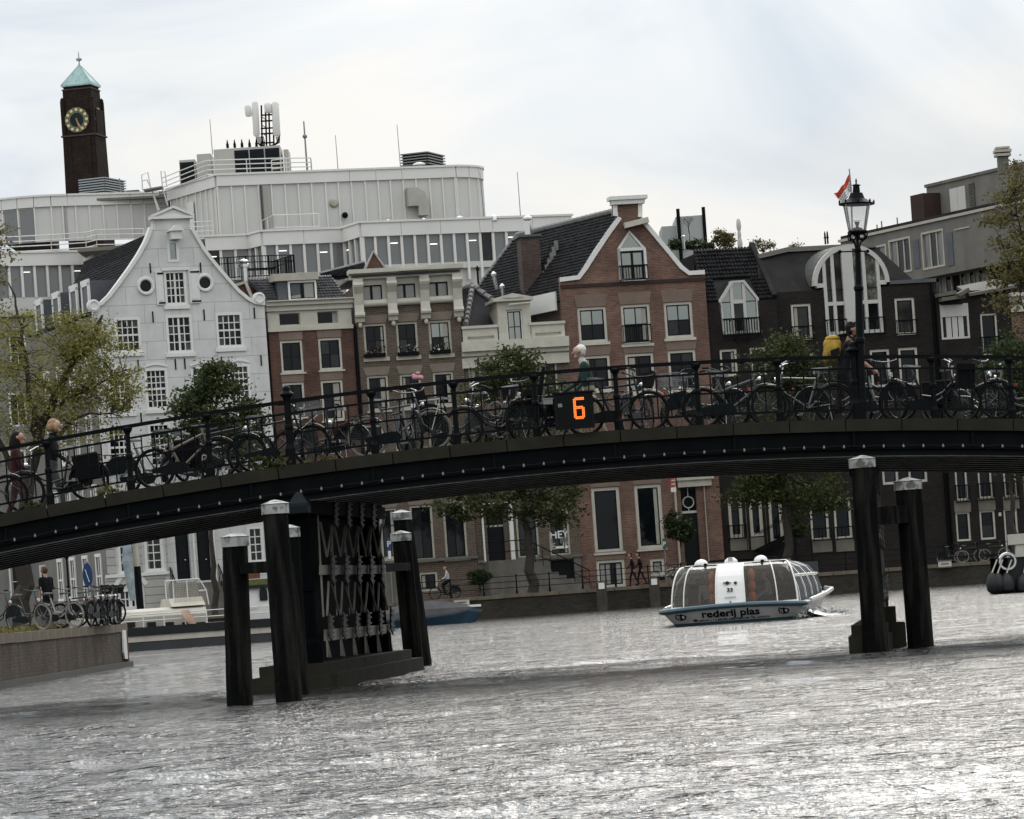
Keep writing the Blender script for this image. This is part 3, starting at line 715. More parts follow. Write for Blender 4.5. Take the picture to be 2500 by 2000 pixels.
def small_red_house():
    H = House('narrow_red_house', 'narrow red brick house with a white cornice band and grey tiled dormer roof', 'house', 650, 742, 214.4, 0.30)
    C = dict(case=cream_paint, fw=0.13, rec=0.10, glass=[glass_dark, glass_dark, glass_room])
    rows = [(255, 655, 440, 888), (542, 636, 732, 868), (275, 972, 455, 1225), (562, 955, 748, 1248)]
    for i, a in enumerate(rows):
        r = H.rect(r6, *a); H.win(r, 2, 2, sash=black_frame, sw=.05, bar=.04, sill=True, sill_h=.1, curtain=((r[2] - .55, r[2] - .2) if i == 3 else None), **C)
        H.lintel(r, soldier_brick, .5, .05)
    for a in ((590, 1370, 720, 1500), (300, 1380, 440, 1520)): H.win(H.rect(r6, *a), 2, 1, sash=black_frame, **C)
    l = H.at(*r6(152, 575)); rr = H.at(*r6(815, 545)); zt = H.at(*r6(480, 360))[1]
    x1 = H.at(*r6(822, 800))[0]; zf = l[1]
    H.x1 = x1
    # ground floor openings (behind the bridge pier)
    H.wall([(0.02, 0), (x1 - .02, 0), (x1 - .02, zf), (0.02, zf)], deep_red_brick)
    # white frieze with two low windows
    H.holes = []
    zc = H.at(*r6(150, 430))[1]
    f = House.__new__(House); f.__dict__.update(H.__dict__); f.holes = []
    for a in ((250, 450, 413, 532), (537, 436, 697, 520)): f.win(f.rect(r6, *a), 1, 1, case=cream_paint, fw=.04, glass=glass_dark, rec=.2)
    f.wall([(0.03, zf + .003), (x1 - .03, zf + .003), (x1 - .03, zc + .3), (.03, zc + .3)], cream_paint, 'frieze')
    MB().box((-.02, -.12, zf - .12), (x1 + .02, 0.0, zf + .1)).build('frieze_moulding', cream_paint, H.root)
    cz = H.at(*r6(480, 352))[1]; g = MB()
    for i, (ov, a, b) in enumerate(((.15, zc - .05, zc + .25), (.32, zc + .252, zc + .55), (.48, zc + .552, cz))): g.box((-.05 - .02 * i, -ov, a), (x1 + .05 + .02 * i, .3, b))
    g.build('cornice', cream_paint, H.root)
    # steep front roof with individually laid grey pantiles either side of the dormer
    A = lambda x, y, yy: Vector((H.at(*r6(x, y))[0], yy, H.at(*r6(x, y))[1]))
    dep = 1.6
    zr = H.at(*r6(300, 165))[1]; xl = H.at(*r6(60, 170))[0]; e0, e1 = .25, x1 - .15
    rf = slab(H.root, [(e0, .35, cz), (e1, .35, cz), (H.at(*r6(690, 165))[0], dep, zr), (xl, dep, zr)], .1, lead, 'roof')
    dl, dr = H.at(*r6(255, 340))[0], H.at(*r6(548, 335))[0]
    ul, ur = H.at(*r6(215, 160))[0], H.at(*r6(548, 160))[0]
    tile_roof(rf, (e0, .33, cz + .05), (dl - .05, .33, cz + .05), (H.at(*r6(235, 170))[0], dep, zr + .05), (xl, dep, zr + .05), 8, 9, roof_tile_grey, True, .07)
    tile_roof(rf, (dr + .05, .33, cz + .05), (e1, .33, cz + .05), (H.at(*r6(690, 165))[0], dep, zr + .05), (ur, dep, zr + .05), 8, 9, roof_tile_grey, True, .07)
    b = MB(); b.box((dl, .4, cz + .02), (dr, 3.0, H.at(*r6(400, 190))[1])); d = b.build('dormer', lead, rf)
    zt = H.at(*r6(400, 195))[1]
    MB().box((dl - .25, .15, zt), (dr + .12, 3.2, zt + .42)).build('dormer_cap', cream_dull, rf)
    w = H.win((dl + .62 - .0, cz + .05, dr, zt - .02), 2, 1, case=white_paint, fw=.12, sash=black_frame, sw=.05, glass=glass_blind, rec=.36, hole=False, mid=.2)
    # body
    bb = MB(); bb.box((0.05, .36, 0), (x1 - .05, 9.0, cz - .15)); bb.box((xl + .2, 1.9, cz - .15), (H.at(*r6(690, 165))[0] - .2, 9.0, zr - .3)); bb.build('side_wall', deep_red_brick, H.root)
    # side gablet at left
    a, c, t = A(200, 350, 1.4), A(75, 350, 1.4), A(20, 215, 1.4)
    # roof terrace with black railing and furniture behind
    Hb = H.back(3.5); z0 = Hb.at(*r2(400, 1425))[1]; tx0, tx1 = Hb.at(*r2(75, 1430))[0], Hb.at(*r2(680, 1390))[0]
    bb = MB().box((tx0 - .4, 3.1, z0 - .3), (tx1, 8.8, z0)).build('terrace_deck', stone_grey, H.root)
    rail = MB(); zt = Hb.at(*r2(450, 1247))[1]
    for (p, q) in (((tx0 - .5, 4.0), (tx0 + 1.9, 3.3)), ((tx0 + 1.9, 3.3), (tx1, 3.6)), ((tx1, 3.6), (tx1 - .5, 7.5)), ((tx0 - .5, 4), (tx0 - .3, 8))):
        P_, Q_ = Vector((*p, 0)), Vector((*q, 0)); n = int((Q_ - P_).length / .17)
        for z in (z0 + .2, zt - .35, zt): rail.bar(P_ + Vector((0, 0, z)), Q_ + Vector((0, 0, z)), .05)
        for i in range(n + 1):
            w_ = P_.lerp(Q_, i / n); rail.bar(w_ + Vector((0, 0, z0)), w_ + Vector((0, 0, zt)), .03 if i % 8 else .09)
    t = tag(rail.build('terrace_railing', iron_black, None), 'black iron railing round the roof terrace above the narrow red house', 'railing'); t.parent = None
    t.matrix_world = Matrix.Translation((H.X, H.D, H.zg)) @ Matrix.Rotation(H.th, 4, 'Z')
    ch = tag(MB().lathe([(.22, 0), (.22, 1.2), (.34, 1.22), (.34, 1.38), (.2, 1.5), (.36, 1.52), (.36, 1.6), (.05, 1.72)], 12).build('vent_pipe', chrome, None), 'pale metal chimney pipe with a cap at the roof terrace railing', 'chimney pipe')
    p = H.at(*r2(380, 1400)); ch.location = Matrix.Translation((H.X, H.D, H.zg)) @ Matrix.Rotation(H.th, 4, 'Z') @ Vector((p[0], 2.9, p[1] - .4))
    ts = thing('terrace_table', 'dark table with chairs behind the roof terrace railing', 'table', Matrix.Translation((H.X, H.D, H.zg)) @ Matrix.Rotation(H.th, 4, 'Z') @ Vector((tx0 + 3, 5.0, z0)), H.th)
    m = MB().box((-1, -.5, .72), (1, .5, .78)).build('table_top', iron_black, ts)
    for sx in (-.9, .9):
        for sy in (-.4, .4): MB().box((sx - .03, sy - .03, 0), (sx + .03, sy + .03, .72)).build('leg', iron_black, ts)
    # brick gablet left of the roof
    g = [H.at(*r2(x, y)) for x, y in ((215, 1482), (345, 1440), (395, 1600), (378, 1605))]
    MB().prism([g[0], g[1], g[2], (g[0][0] + .6, g[2][1])], .8, 2.2).build('brick_gablet', deep_red_brick, H.root)
    MB().ribbon([H.at(*r2(200, 1462)), H.at(*r2(330, 1425)), H.at(*r2(400, 1590))], .2, .6, 2.3, -1).build('gablet_coping', cream_dull, H.root)
    # downpipe at the right
    x = H.at(*r6(826, 700))[0]; MB().tube([(x, -.12, 3), (x, -.12, zf)], .09, 6).build('downpipe', iron_black, H.root)
    return H
RH = small_red_house()

def brown_house():
    H = House('brown_brick_house', 'brown brick house with carved white brackets under its cornice and flower boxes on the sills', 'house', 870, 800, 215.8, 0.15)
    C = dict(case=cream_dull, fw=0.13, sash=black_frame, sw=.06, bar=.05)
    for i, a in enumerate(((880, 530, 1068, 772), (1126, 516, 1305, 760), (1370, 504, 1556, 746))):
        r = H.rect(r6, *a); H.win(r, 2, 2, rec=.12, sill=True, sill_h=.24, glass=[glass_dark, glass_room], topglass=(glass_sky if i == 2 else None), **C); H.lintel(r, soldier_tan, .5)
    for a in ((908, 920, 1086, 1172), (1156, 908, 1332, 1155), (1405, 892, 1576, 1135)):
        r = H.rect(r6, *a); H.win(r, 2, 1, top=(.7,), rec=.12, sill=True, glass=[glass_dark, glass_room], **C); H.lintel(r, soldier_tan, .5)
    for a in ((880, 1290, 1050, 1500), (1120, 1300, 1290, 1500), (1370, 1290, 1530, 1500)): H.win(H.rect(r6, *a), 2, 1, rec=.12, glass=glass_dark, **C)
    for a in ((1000, 285, 1158, 655), (1228, 262, 1428, 668), (1478, 252, 1675, 655)):
        r = H.rect(r8, *a); H.win(r, 2, 2, top=(.68,), rec=.12, sill=True, glass=[glass_dark, glass_room], **C); H.lintel(r, soldier_tan, .45)
    r = H.rect(r8, 1300, 765, 1450, 900); H.win(r, 2, 1, rec=.1, glass=glass_dark, **C)
    x1 = H.at(*r6(1632, 700))[0]; zt = H.at(*r6(1100, 385))[1]
    H.wall([(0.03, 0), (x1 - .03, 0), (x1 - .03, zt), (.03, zt)], tan_brick)
    pz = H.at(*r8(1500, 660))[1]
    H.x1 = x1
    MB().box((.05, -.10, 0), (H.at(*r8(1300, 900))[0], -.004, pz - .1)).build('stone_plinth', stone_grey, H.root)
    MB().box((.0, -.2, pz - .1), (x1, -.003, pz + .08)).build('plinth_band', stone_grey, H.root)
    # entablature with attic windows
    f = House.__new__(House); f.__dict__.update(H.__dict__); f.holes = []
    zc = H.at(*r6(1200, 175))[1]
    for a in ((862, 240, 1030, 347), (1110, 230, 1280, 332), (1356, 216, 1524, 320)): f.win(f.rect(r6, *a), 2, 1, case=black_frame, fw=.07, mid=.14, glass=glass_blind, rec=.12)
    f.wall([(.03, zt + .003), (x1 - .03, zt + .003), (x1 - .03, zc), (.03, zc)], cream_paint, 'attic_wall')
    ct = H.at(*r6(1200, 135))[1]; g = MB()
    for i, (ov, a, b) in enumerate(((.25, zc + .003, zc + .25), (.55, zc + .253, zc + .55), (.75, zc + .553, ct))): g.box((-.2 - .05 * i, -ov, a), (x1 + .15 + .05 * i, .4, b))
    c = g.build('cornice', cream_paint, H.root)
    m = H.at(*r6(1200, 150))[0]; MB().box((m - .4, -1.0, zc + .3), (m + 1.3, -.76, ct + .12)).build('hoist_beam_box', cream_paint, H.root)
    rm = MB().tube([(.2, -.06, zt + .16), (x1 - .2, -.06, zt + .16)], .22, 10).build('roll_moulding', cream_paint, H.root, smooth=True)
    for (x, y) in ((842, 300), (1092, 285), (1338, 275), (1585, 262)):
        q = H.at(*r6(x, y))[0]; zz = zc
        b = MB().prism([(-.0, 0), (-.62, 0), (-.62, -.5), (-.40, -.85), (-.30, -1.5), (-.42, -2.0), (-.30, -2.5), (0, -2.6)], -.27, .27, 'yz')
        bb = MB(); bb.v = [(p[0] + q, p[1], p[2] + zz) for p in b.v]; bb.f = b.f
        br = bb.build('bracket', cream_paint, H.root)
        MB().ball((q, -.2, zz - 2.68), .13, 8, 6, (1, 1, 1.3)).build('bracket_knob', cream_paint, br)
        MB().tube([(q - .3, -.5, zz - .35), (q + .3, -.5, zz - .35)], .2, 8).build('bracket_scroll', cream_paint, br)
        MB().tube([(q - .29, -.38, zz - 2.1), (q + .29, -.38, zz - 2.1)], .16, 8).build('bracket_scroll', cream_paint, br)
    # flower boxes
    fl = M('flower', (0.30, 0.10, 0.16), 0.8, island=0.6); lf = M('box_leaf', (0.03, 0.045, 0.018), 0.8, island=.4)
    for i, a in enumerate(((885, 745, 1050, 772), (1142, 735, 1300, 760), (1385, 720, 1540, 745))):
        r = H.rect(r6, *a); bx = MB().box((r[0], -.28, r[1] - .05), (r[2], -.02, r[1] + .18))
        W = Matrix.Translation((H.X, H.D, H.zg)) @ Matrix.Rotation(H.th, 4, 'Z')
        t = thing('flower_box', ('dark window box with pink flowers on the left sill of the brown house', 'dark window box with white flowers on the middle sill of the brown house', 'dark window box with pale flowers on the right sill of the brown house')[i], 'flower box', W @ Vector((r[0], 0, r[1])), H.th, 'flower boxes on the brown house')
        MB().box((0, -.28, -.02), (r[2] - r[0], -.04, .2)).build('box', iron_black, t)
        fb = MB(); lb = MB()
        for k in range(60):
            p = Vector((random.uniform(0, r[2] - r[0]), random.uniform(-.34, -.05), random.uniform(.18, .62) * (1 if random.random() < .8 else .5)))
            d = Vector((random.uniform(-1, 1), random.uniform(-1, 1), random.uniform(-1, 1))) * .07; e = Vector((random.uniform(-1, 1), random.uniform(-1, 1), random.uniform(-1, 1))) * .07
            (fb if k % 3 == 0 else lb).quad(p - d, p + e, p + d, p - e)
        lb.build('leaves', lf, t, fix=False, kind='stuff')
        fb.build('blossoms', fl if i == 0 else M('pale_flower', (0.45, 0.40, 0.42), .8, island=.4), t, fix=False, kind='stuff')
    bb = MB(); bb.box((0.05, .36, 0), (x1 - .05, 10.0, zc - .3)); bb.build('side_wall', tan_brick, H.root)
    slab(H.root, [(-.1, -.3, ct - .1), (x1 + .1, -.3, ct - .1), (x1 + .1, 10.0, ct + .1), (-.1, 10.0, ct + .1)], .1, lead, 'roof')
    # small brick gable and tiled ridge behind the cornice
    T = thing('rear_roof', 'small steep red brick gable with a tiled roof rising behind the brown house cornice', 'roof', (H.X - math.sin(H.th) * 6, H.D + math.cos(H.th) * 6, H.zg), H.th)
    Hb = H.back(6.0)
    gg = [Hb.at(*r2(*p)) for p in ((1205, 1365), (1268, 1222), (1365, 1362))]
    MB().prism([(g_[0], g_[1]) for g_ in gg], 0, .3).build('gable', deep_red_brick, T)
    MB().ribbon([gg[0], gg[1], gg[2]], .13, -.06, .36, 1).build('gable_coping', cream_dull, T)
    a0, a1 = Hb.at(*r2(885, 1376)), Hb.at(*r2(1225, 1292)); b0 = Hb.at(*r2(1010, 1410)); b1 = Hb.at(*r2(1200, 1372))
    sl = slab(T, [(b0[0], .35, b0[1]), (b1[0], .31, b1[1]), (a1[0], 1.5, a1[1]), (a0[0], 1.8, a0[1])], .12, roof_tile, 'roof_slope')
    tile_roof(sl, (b0[0], .3, b0[1] + .08), (b1[0], .25, b1[1] + .08), (a1[0], 1.45, a1[1] + .08), (a0[0], 1.75, a0[1] + .08), 24, 6, roof_tile, h=.05)
    MB().tube([(a0[0], 1.8, a0[1] + .1), (a1[0], 1.5, a1[1] + .1)], .14, 6).build('ridge', ridge_mat, T)
    return H
BH = brown_house()

def dormer_house():
    H = House('dormer_house', 'dark roofed house with one white pedimented dormer between white panelled parapets', 'house', 1126, 840, 216.9, 0.17)
    x1 = H.at(*r3(868, 1200))[0]; H.x1 = x1
    zp = H.at(*r3(470, 1295))[1]; zb = H.at(*r3(470, 1415))[1]
    C = dict(case=cream_dull, fw=0.12, sash=black_frame, sw=.05, bar=.05)
    for a in ((640, 1408, 815, 1680), (370, 1425, 540, 1700), (130, 1440, 300, 1720)): H.win(H.rect(r3, *a), 2, 2, rec=.12, glass=[glass_dark, glass_blind], **C)
    # ground floor
    for i, a in enumerate(((688, 478, 892, 862), (948, 458, 1142, 845))):
        r = H.rect(s3, *a); H.win(r, 2 if i else 1, 1, top=(.74,), rec=.12, sill=True, sill_h=.2, glass=[glass_dark, glass_room], **C)
        if i == 1: HEY = r
    r = H.rect(s3, 450, 485, 616, 890); H.holes.append([(r[0], r[1]), (r[2], r[1]), (r[2], r[3]), (r[0], r[3])])
    d = MB().box((r[0], .25, r[1]), (r[2], .32, r[3] - 1.0)).build('door', M('dark_door', (0, 0, 0)), H.root)
    MB().box((r[0], .24, r[3] - 1.0), (r[2], .33, r[3] - .9)).build('transom', cream_paint, H.root)
    MB().box((r[0], .27, r[3] - .9), (r[2], .30, r[3])).build('fanlight', glass_dark, H.root)
    for a in ((408, 470, 452, 915), (625, 430, 690, 895)): H.box(H.rect(s3, *a), -.22, -.004, white_paint, 'pilaster')
    H.box(H.rect(s3, 395, 440, 690, 415), -.35, -.003, white_paint, 'door_cornice')
    r2_ = H.rect(s3, 975, 895, 1175, 1118); H.holes.append([(r2_[0], .02), (r2_[2], .02), (r2_[2], r2_[3]), (r2_[0], r2_[3])])
    MB().box((r2_[0], .25, 0.02), (r2_[2], .32, r2_[3])).build('basement_door', M('dark_door', (0, 0, 0)), H.root)
    H.wall([(.03, 0), (x1 - .03, 0), (x1 - .03, zp), (.03, zp)], tan_brick)
    pz = H.at(*s3(900, 880))[1]
    for a, b in ((.05, H.at(*s3(450, 900))[0]), (H.at(*s3(620, 900))[0], r2_[0] - .03), (r2_[2] + .03, x1 - .1)):
        MB().box((a, -.12, 0), (b, -.004, pz)).build('stone_plinth', stone_grey, H.root)
    MB().box((.04, -.2, pz), (H.at(*s3(448, 900))[0], -.003, pz + .18)).build('plinth_band', stone_grey, H.root)
    MB().box((H.at(*s3(692, 900))[0], -.2, pz), (x1, -.003, pz + .18)).build('plinth_band', stone_grey, H.root)
    # white lettering on the window
    for k, (tx, sz, zz, mt) in enumerate((('HEY', .62, .42, white_paint), ('L  IG', .5, .30, steel_grey), ('E   IS', .5, .19, cream_dull))):
        me = lettering(tx, sz, mt, .012, .004, 'CENTER'); put('window_lettering', me, H.root, loc=((HEY[0] + HEY[2]) / 2, .10, HEY[1] + (HEY[3] - HEY[1]) * zz))
    for q in (.06, .62): MB().box((HEY[0] + .3 + q, .095, HEY[1] + .42), (HEY[0] + .78 + q, .105, HEY[1] + .56)).build('window_strip', white_paint, H.root)
    # front steps with railing
    ra = H.rect(s3, 440, 900, 760, 940); st = MB()
    st.box((ra[0], -1.6, 0), (ra[2], -.13, ra[3])); 
    for i in range(8): st.box((ra[2] + .45 * i, -1.5, 0), (ra[2] + .45 * (i + 1) - .003, -.13, max(.15, ra[3] - (i + 1) * ra[3] / 9)))
    st.build('front_steps', stone_grey, H.root)
    rl = MB(); x0 = ra[2]
    for y in (-1.5,):
        rl.tube([(ra[0], y, ra[3] + 1.1), (x0, y, ra[3] + 1.1), (x0 + 3.6, y, 1.1)], .035, 5); rl.tube([(ra[0], y, ra[3] + .5), (x0, y, ra[3] + .5), (x0 + 3.6, y, .5)], .025, 5)
        for i in range(9): rl.tube([(x0 + .45 * i, y, max(.1, ra[3] - i * ra[3] / 8)), (x0 + .45 * i, y, max(1.1, ra[3] + 1.1 - i * ra[3] / 8))], .022, 4)
    rl.build('step_railing', iron_black, H.root)
    # white bands
    for a, ov in (((90, 1312, 885, 1285), .55), ((95, 1345, 880, 1320), .3), ((100, 1430, 875, 1412), .2)):
        p, q = H.at(*r3(a[0], a[1])), H.at(*r3(a[2], a[3])); z = (p[1] + q[1]) / 2
        MB().box((-.05, -ov, z - .28), (x1 + .05, .02, z + .3)).build('cornice', cream_paint, H.root)
    z0 = H.at(*r3(470, 1312))[1]; z1 = H.at(*r3(470, 1425))[1]
    MB().box((.02, -.1, z1), (x1 - .02, -.003, z0)).build('white_band', cream_paint, H.root)
    # parapets with recessed panels
    for a in ((84, 1180, 356, 1302), (592, 1150, 860, 1278)):
        r = H.rect(r3, *a); zz = (H.at(*r3(470, 1163))[1]); p = MB().box((r[0], -.2, zp), (r[2], .15, zz)).build('parapet', cream_paint, H.root)
        fr = MB(); i0, i1, j0, j1 = r[0] + .3, r[2] - .25, zp + .45, zz - .45
        for b in ((i0, j0, i1, j0 + .1), (i0, j1 - .1, i1, j1), (i0, j0, i0 + .1, j1), (i1 - .1, j0, i1, j1)): fr.box((b[0], -.25, b[1]), (b[2], -.2, b[3]))
        fr.build('parapet_moulding', cream_dull, p)
        MB().box((r[0] - .05, -.3, zz), (r[2] + .05, .2, zz + .16)).build('parapet_cap', cream_paint, p)
    # dormer
    a, b, t = H.at(*r3(312, 985)), H.at(*r3(612, 962)), H.at(*r3(455, 916)); xm = (a[0] + b[0]) / 2; zt = (a[1] + b[1]) / 2
    l, r = H.at(*r3(345, 1000))[0], H.at(*r3(592, 1000))[0]
    D_ = MB().box((l, -.2, zp), (l + .5, 2.5, zt - .5)).box((r - .5, -.2, zp), (r, 2.5, zt - .5)).box((l, -.2, zt - .5), (r, 2.5, zt)).build('dormer', cream_paint, H.root)
    MB().prism([(a[0], zt), (b[0], zt), (b[0], zt + .18), (t[0], t[1]), (a[0], zt + .18)], -.5, 2.6).build('dormer_pediment', cream_paint, D_)
    MB().prism([(a[0] + .6, zt + .2), (b[0] - .6, zt + .2), (t[0], t[1] - .3)], -.55, -.502).build('pediment_panel', cream_dull, D_)
    w = H.win((l + .5, zp + .02, r - .5, zt - .52), 2, 2, case=white_paint, fw=.08, sash=black_frame, sw=.06, rec=-.05, glass=[glass_sky, glass_room], hole=False)
    MB().tube([(xm - .3, -.6, zt - .25), (xm + .9, -.7, zt - .2)], .07, 6).build('hoist_hook', cream_dull, D_)
    # hipped roof: front slope and left/right hips with pale ridge tiles
    P = lambda x, y, yy: Vector((*[(q) for q in (H.at(*r3(x, y))[0],)], yy, H.at(*r3(x, y))[1]))
    apex = P(285, 800, 6.0); bl = Vector((-1.0, .4, zp + .2)); br = Vector((H.at(*r3(700, 1140))[0], .4, zp + .2)); bl2 = P(120, 1165, .4)
    back = P(60, 862, 9.0); bl0 = Vector((bl.x, 8, bl.z))
    rf = MB().add([bl2, br, apex], [(0, 1, 2)]).add([Vector((-.9, 1, zp)), bl2, apex, back], [(0, 1, 2, 3)]).build('roof', roof_tile, H.root, fix=False)
    tile_roof(rf, Vector((-.9, 1.0, zp + .05)), bl2 + Vector((0, 0, .05)), apex + Vector((-.1, 0, .05)), back + Vector((0, 0, .05)), 16, 26, roof_tile, h=.05)
    for p, q, nn in ((apex, bl2, 9), (apex, br, 11), (back, apex, 8)):
        for i in range(nn):
            u0, u1 = p.lerp(q, i / nn), p.lerp(q, (i + .92) / nn)
            MB().tube([u0 + Vector((0, -.1, .1)), u1 + Vector((0, -.1, .16))], [.15, .19], 6).build('ridge_tile', ridge_mat, rf)
    bb = MB(); bb.box((.05, .36, 0), (x1 - .05, 10, zp - .1)); bb.build('side_wall', tan_brick, H.root)
    return H
DH = dormer_house()

def gable_house():
    H = House('red_gable_house', 'large red brick house with a white edged neck gable and pointed attic window', 'house', 1372, 700, 218.0, 0.17)
    C = dict(case=cream_paint, fw=0.16, sash=black_frame, sw=.07, bar=.055)
    for i, a in enumerate(((950, 1022, 1186, 1276), (1277, 1002, 1516, 1286), (1600, 984, 1832, 1242))):
        r = H.rect(r3, *a); H.win(r, 2, 2, rec=.12, sill=True, sill_h=.16, glass=[glass_dark, glass_room], topglass=glass_sky, **C); H.lintel(r, soldier_brick, .75, .12)
    g = H.rect(r3, 1290, 1160, 1505, 1272); H.grill(g, 6)
    for a in ((975, 1388, 1215, 1640), (1310, 1370, 1545, 1660), (1630, 1345, 1862, 1640)):
        r = H.rect(r3, *a); H.win(r, 2, 1, top=(.7,), rec=.12, sill=True, glass=[glass_dark, glass_dark, glass_room], **C); H.lintel(r, soldier_brick, .6, .12)
    for a in ((1300, 305, 1568, 818), (1650, 282, 1905, 788)):
        r = H.rect(s3, *a); H.win(r, 1, 1, rec=.14, fw=.2, sash=black_frame, sw=.06, glass=glass_dark, case=cream_paint, sill=True); H.lintel(r, soldier_brick, .7, .1)
    r = H.rect(s3, 1345, 895, 1588, 1100); H.win(r, 4, 1, rec=.1, glass=[glass_dark, glass_blind], **C); H.lintel(r, soldier_brick, .5, .1)
    r = H.rect(s3, 1780, 880, 1905, 1010); H.win(r, 1, 1, rec=.1, glass=glass_blind, **C)
    # door with an ornate surround
    rd = H.rect(s1, 1528, 1360, 1710, 2180); H.holes.append([(rd[0], rd[1]), (rd[2], rd[1]), (rd[2], rd[3]), (rd[0], rd[3])])
    zt = H.at(*s1(1600, 1550))[1]
    MB().box((rd[0], .2, rd[1]), (rd[2], .3, zt - .12)).build('door', M('dark_door', (0, 0, 0)), H.root)
    fl = MB().box((rd[0], .2, zt + .0), (rd[2], .24, rd[3])).build('fanlight', glass_dark, H.root)
    cc = ((rd[0] + rd[2]) / 2, (zt + rd[3]) / 2)
    MB().torus((cc[0], .18, cc[1] - .2), .33, .04, 'y', 20, 5).tube([(cc[0], .18, rd[3]), (cc[0], .18, cc[1] + .13)], .03, 4).tube([(cc[0], .18, cc[1] - .5), (cc[0], .18, zt)], .03, 4).build('fanlight_ring', cream_paint, fl)
    MB().box((rd[0], .15, zt - .14), (rd[2], .32, zt)).build('transom', cream_paint, H.root)
    for a in ((1480, 1265, 1530, 2180), (1712, 1340, 1775, 2180)): H.box(H.rect(s1, *a), -.2, -.004, cream_dull, 'pilaster')
    for i, a in enumerate(((1500, 1345, 1775, 1300), (1490, 1290, 1790, 1265))): H.box(H.rect(s1, a[0], a[3], a[2], a[1]), -.3 - .12 * i, -.003, cream_dull, 'door_cornice')
    # pointed attic window
    fr = [H.at(*r3(x, y)) for x, y in ((1268, 822), (1253, 575), (1344, 437), (1470, 573), (1488, 812))]
    H.holes.append([fr[0], fr[4], fr[3], fr[2], fr[1]])
    w = MB().ribbon(fr + [fr[0], fr[1]], .17, .02, .2, -1).build('attic_window', white_paint, H.root)
    c = Vector((sum(p[0] for p in fr) / 5, sum(p[1] for p in fr) / 5)); z5 = H.at(*r3(1360, 580))[1]
    MB().box((fr[1][0] + .1, .04, z5 - .09), (fr[3][0] - .1, .19, z5 + .09)).build('transom', white_paint, w)
    ins = lambda p, k=.17: (p[0] + (c.x - p[0]) * k, p[1] + (c.y - p[1]) * k)
    MB().prism([ins(fr[1], .1), ins(fr[3], .1), ins(fr[2], .1)], .13, .15).build('pane', glass_sky, w)
    xm = (fr[0][0] + fr[4][0]) / 2; zl = H.at(*r3(1370, 705))[1]
    for q0, q1 in ((fr[0][0] + .15, xm - .05), (xm + .05, fr[4][0] - .15)):
        MB().box((q0, .12, zl), (q1, .14, z5 - .15)).build('pane', glass_sky, w); MB().box((q0, .121, fr[0][1] + .15), (q1, .141, zl - .06)).build('pane', glass_blind, w)
    sb = MB(); sb.box((xm - .07, .08, fr[0][1] + .1), (xm + .07, .18, z5)); sb.box((fr[0][0] + .15, .09, zl - .06), (fr[4][0] - .15, .17, zl))
    for x in (fr[0][0] + .17, fr[4][0] - .3): sb.box((x, .085, fr[0][1] + .1), (x + .1, .175, z5 - .09))
    sb.box((fr[0][0] + .17, .084, z5 - .22), (fr[4][0] - .17, .176, z5 - .1)); sb.build('sash', black_frame, w)
    H.grill(H.rect(r3, 1268, 712, 1478, 806), 10, y=-.3)
    # wall + gable
    pts = [(868, 1300), (818, 795), (957, 778), (1000, 715), (1080, 590), (1170, 455), (1250, 345), (1255, 335), (1222, 330), (1218, 200), (1440, 190), (1440, 340), (1480, 385), (1560, 480), (1660, 600), (1745, 705), (1795, 745), (1908, 738), (1940, 1300)]
    o = [H.at(*r3(*p)) for p in pts]
    o[0] = (o[1][0], 0); o[-1] = (o[-2][0], 0)
    H.wall(o, red_brick)
    H.x1 = o[-2][0]
    inn = 0.26
    for seq in ((1, 2, 3, 4, 5, 6, 7), (17, 16, 15, 14, 13, 12, 11)):
        ln = [o[i] for i in seq]; MB().ribbon(ln, inn, -.12, .40, -1 if seq[0] == 1 else 1).build('gable_coping', white_paint, H.root)
    MB().ribbon([o[7], o[8], o[9]], .26, -.12, .4, -1).build('neck_coping', white_paint, H.root); MB().ribbon([o[11], o[10]], .26, -.12, .4, 1).build('neck_coping', white_paint, H.root)
    ct = H.at(*r3(1330, 190))[1]
    g = MB(); g.box((o[9][0] - .1, -.28, ct - .42), (o[10][0] + .1, .5, ct - .16)); g.box((o[9][0] - .25, -.4, ct - .16), (o[10][0] + .25, .55, ct + .06)); g.build('gable_cornice', white_paint, H.root)
    # worn dark corners and dark band course
    zb = H.at(*r3(1330, 838))[1]; MB().box((o[1][0] + .03, -.06, zb - .1), (o[-2][0] - .03, -.004, zb + .12)).build('band_course', M('dark_band', (0.045, 0.028, 0.022), .9, var=(1, .4)), H.root)
    a = H.at(*r3(1390, 385)); hb = MB().bar((a[0] - .75, -.3, a[1] - .15), (a[0] + .7, -.35, a[1] + .12), .5, .32).build('hoist_beam_box', cream_paint, H.root)
    # red number banner by the door, drain pipe
    # body + left roof
    dv = H.dvec(-.47, .88, 14.5); L_ = [o[i] for i in (2, 3, 4, 5, 6)]; F = lambda p, dz=-.25: Vector((p[0] + .15, .40, p[1] + dz))
    seq = [F(p) for p in L_]; top = Vector((H.at(*r3(1330, 300))[0], .4, H.at(*r3(1225, 318))[1]))
    seq.append(Vector((seq[-1].x + .9, .4, seq[-1].z + .8)))
    eave = Vector((seq[0].x - 1.1, .40, seq[0].z - 1.25))
    A_, B_ = eave, seq[-1]
    R_ = [F(o[i], -.3) for i in (16, 15, 14, 13, 12)]
    rb = MB(); rb.quad(A_, B_, B_ + dv, A_ + dv); rb.quad(B_, R_[0], R_[0] + dv, B_ + dv); rf = rb.build('roof', roof_tile, H.root, fix=False)
    up = Vector((0, 0, .06)); tile_roof(rf, A_ + dv + up, A_ + up, B_ + up, B_ + dv + up, 44, 26, roof_tile, h=.06)
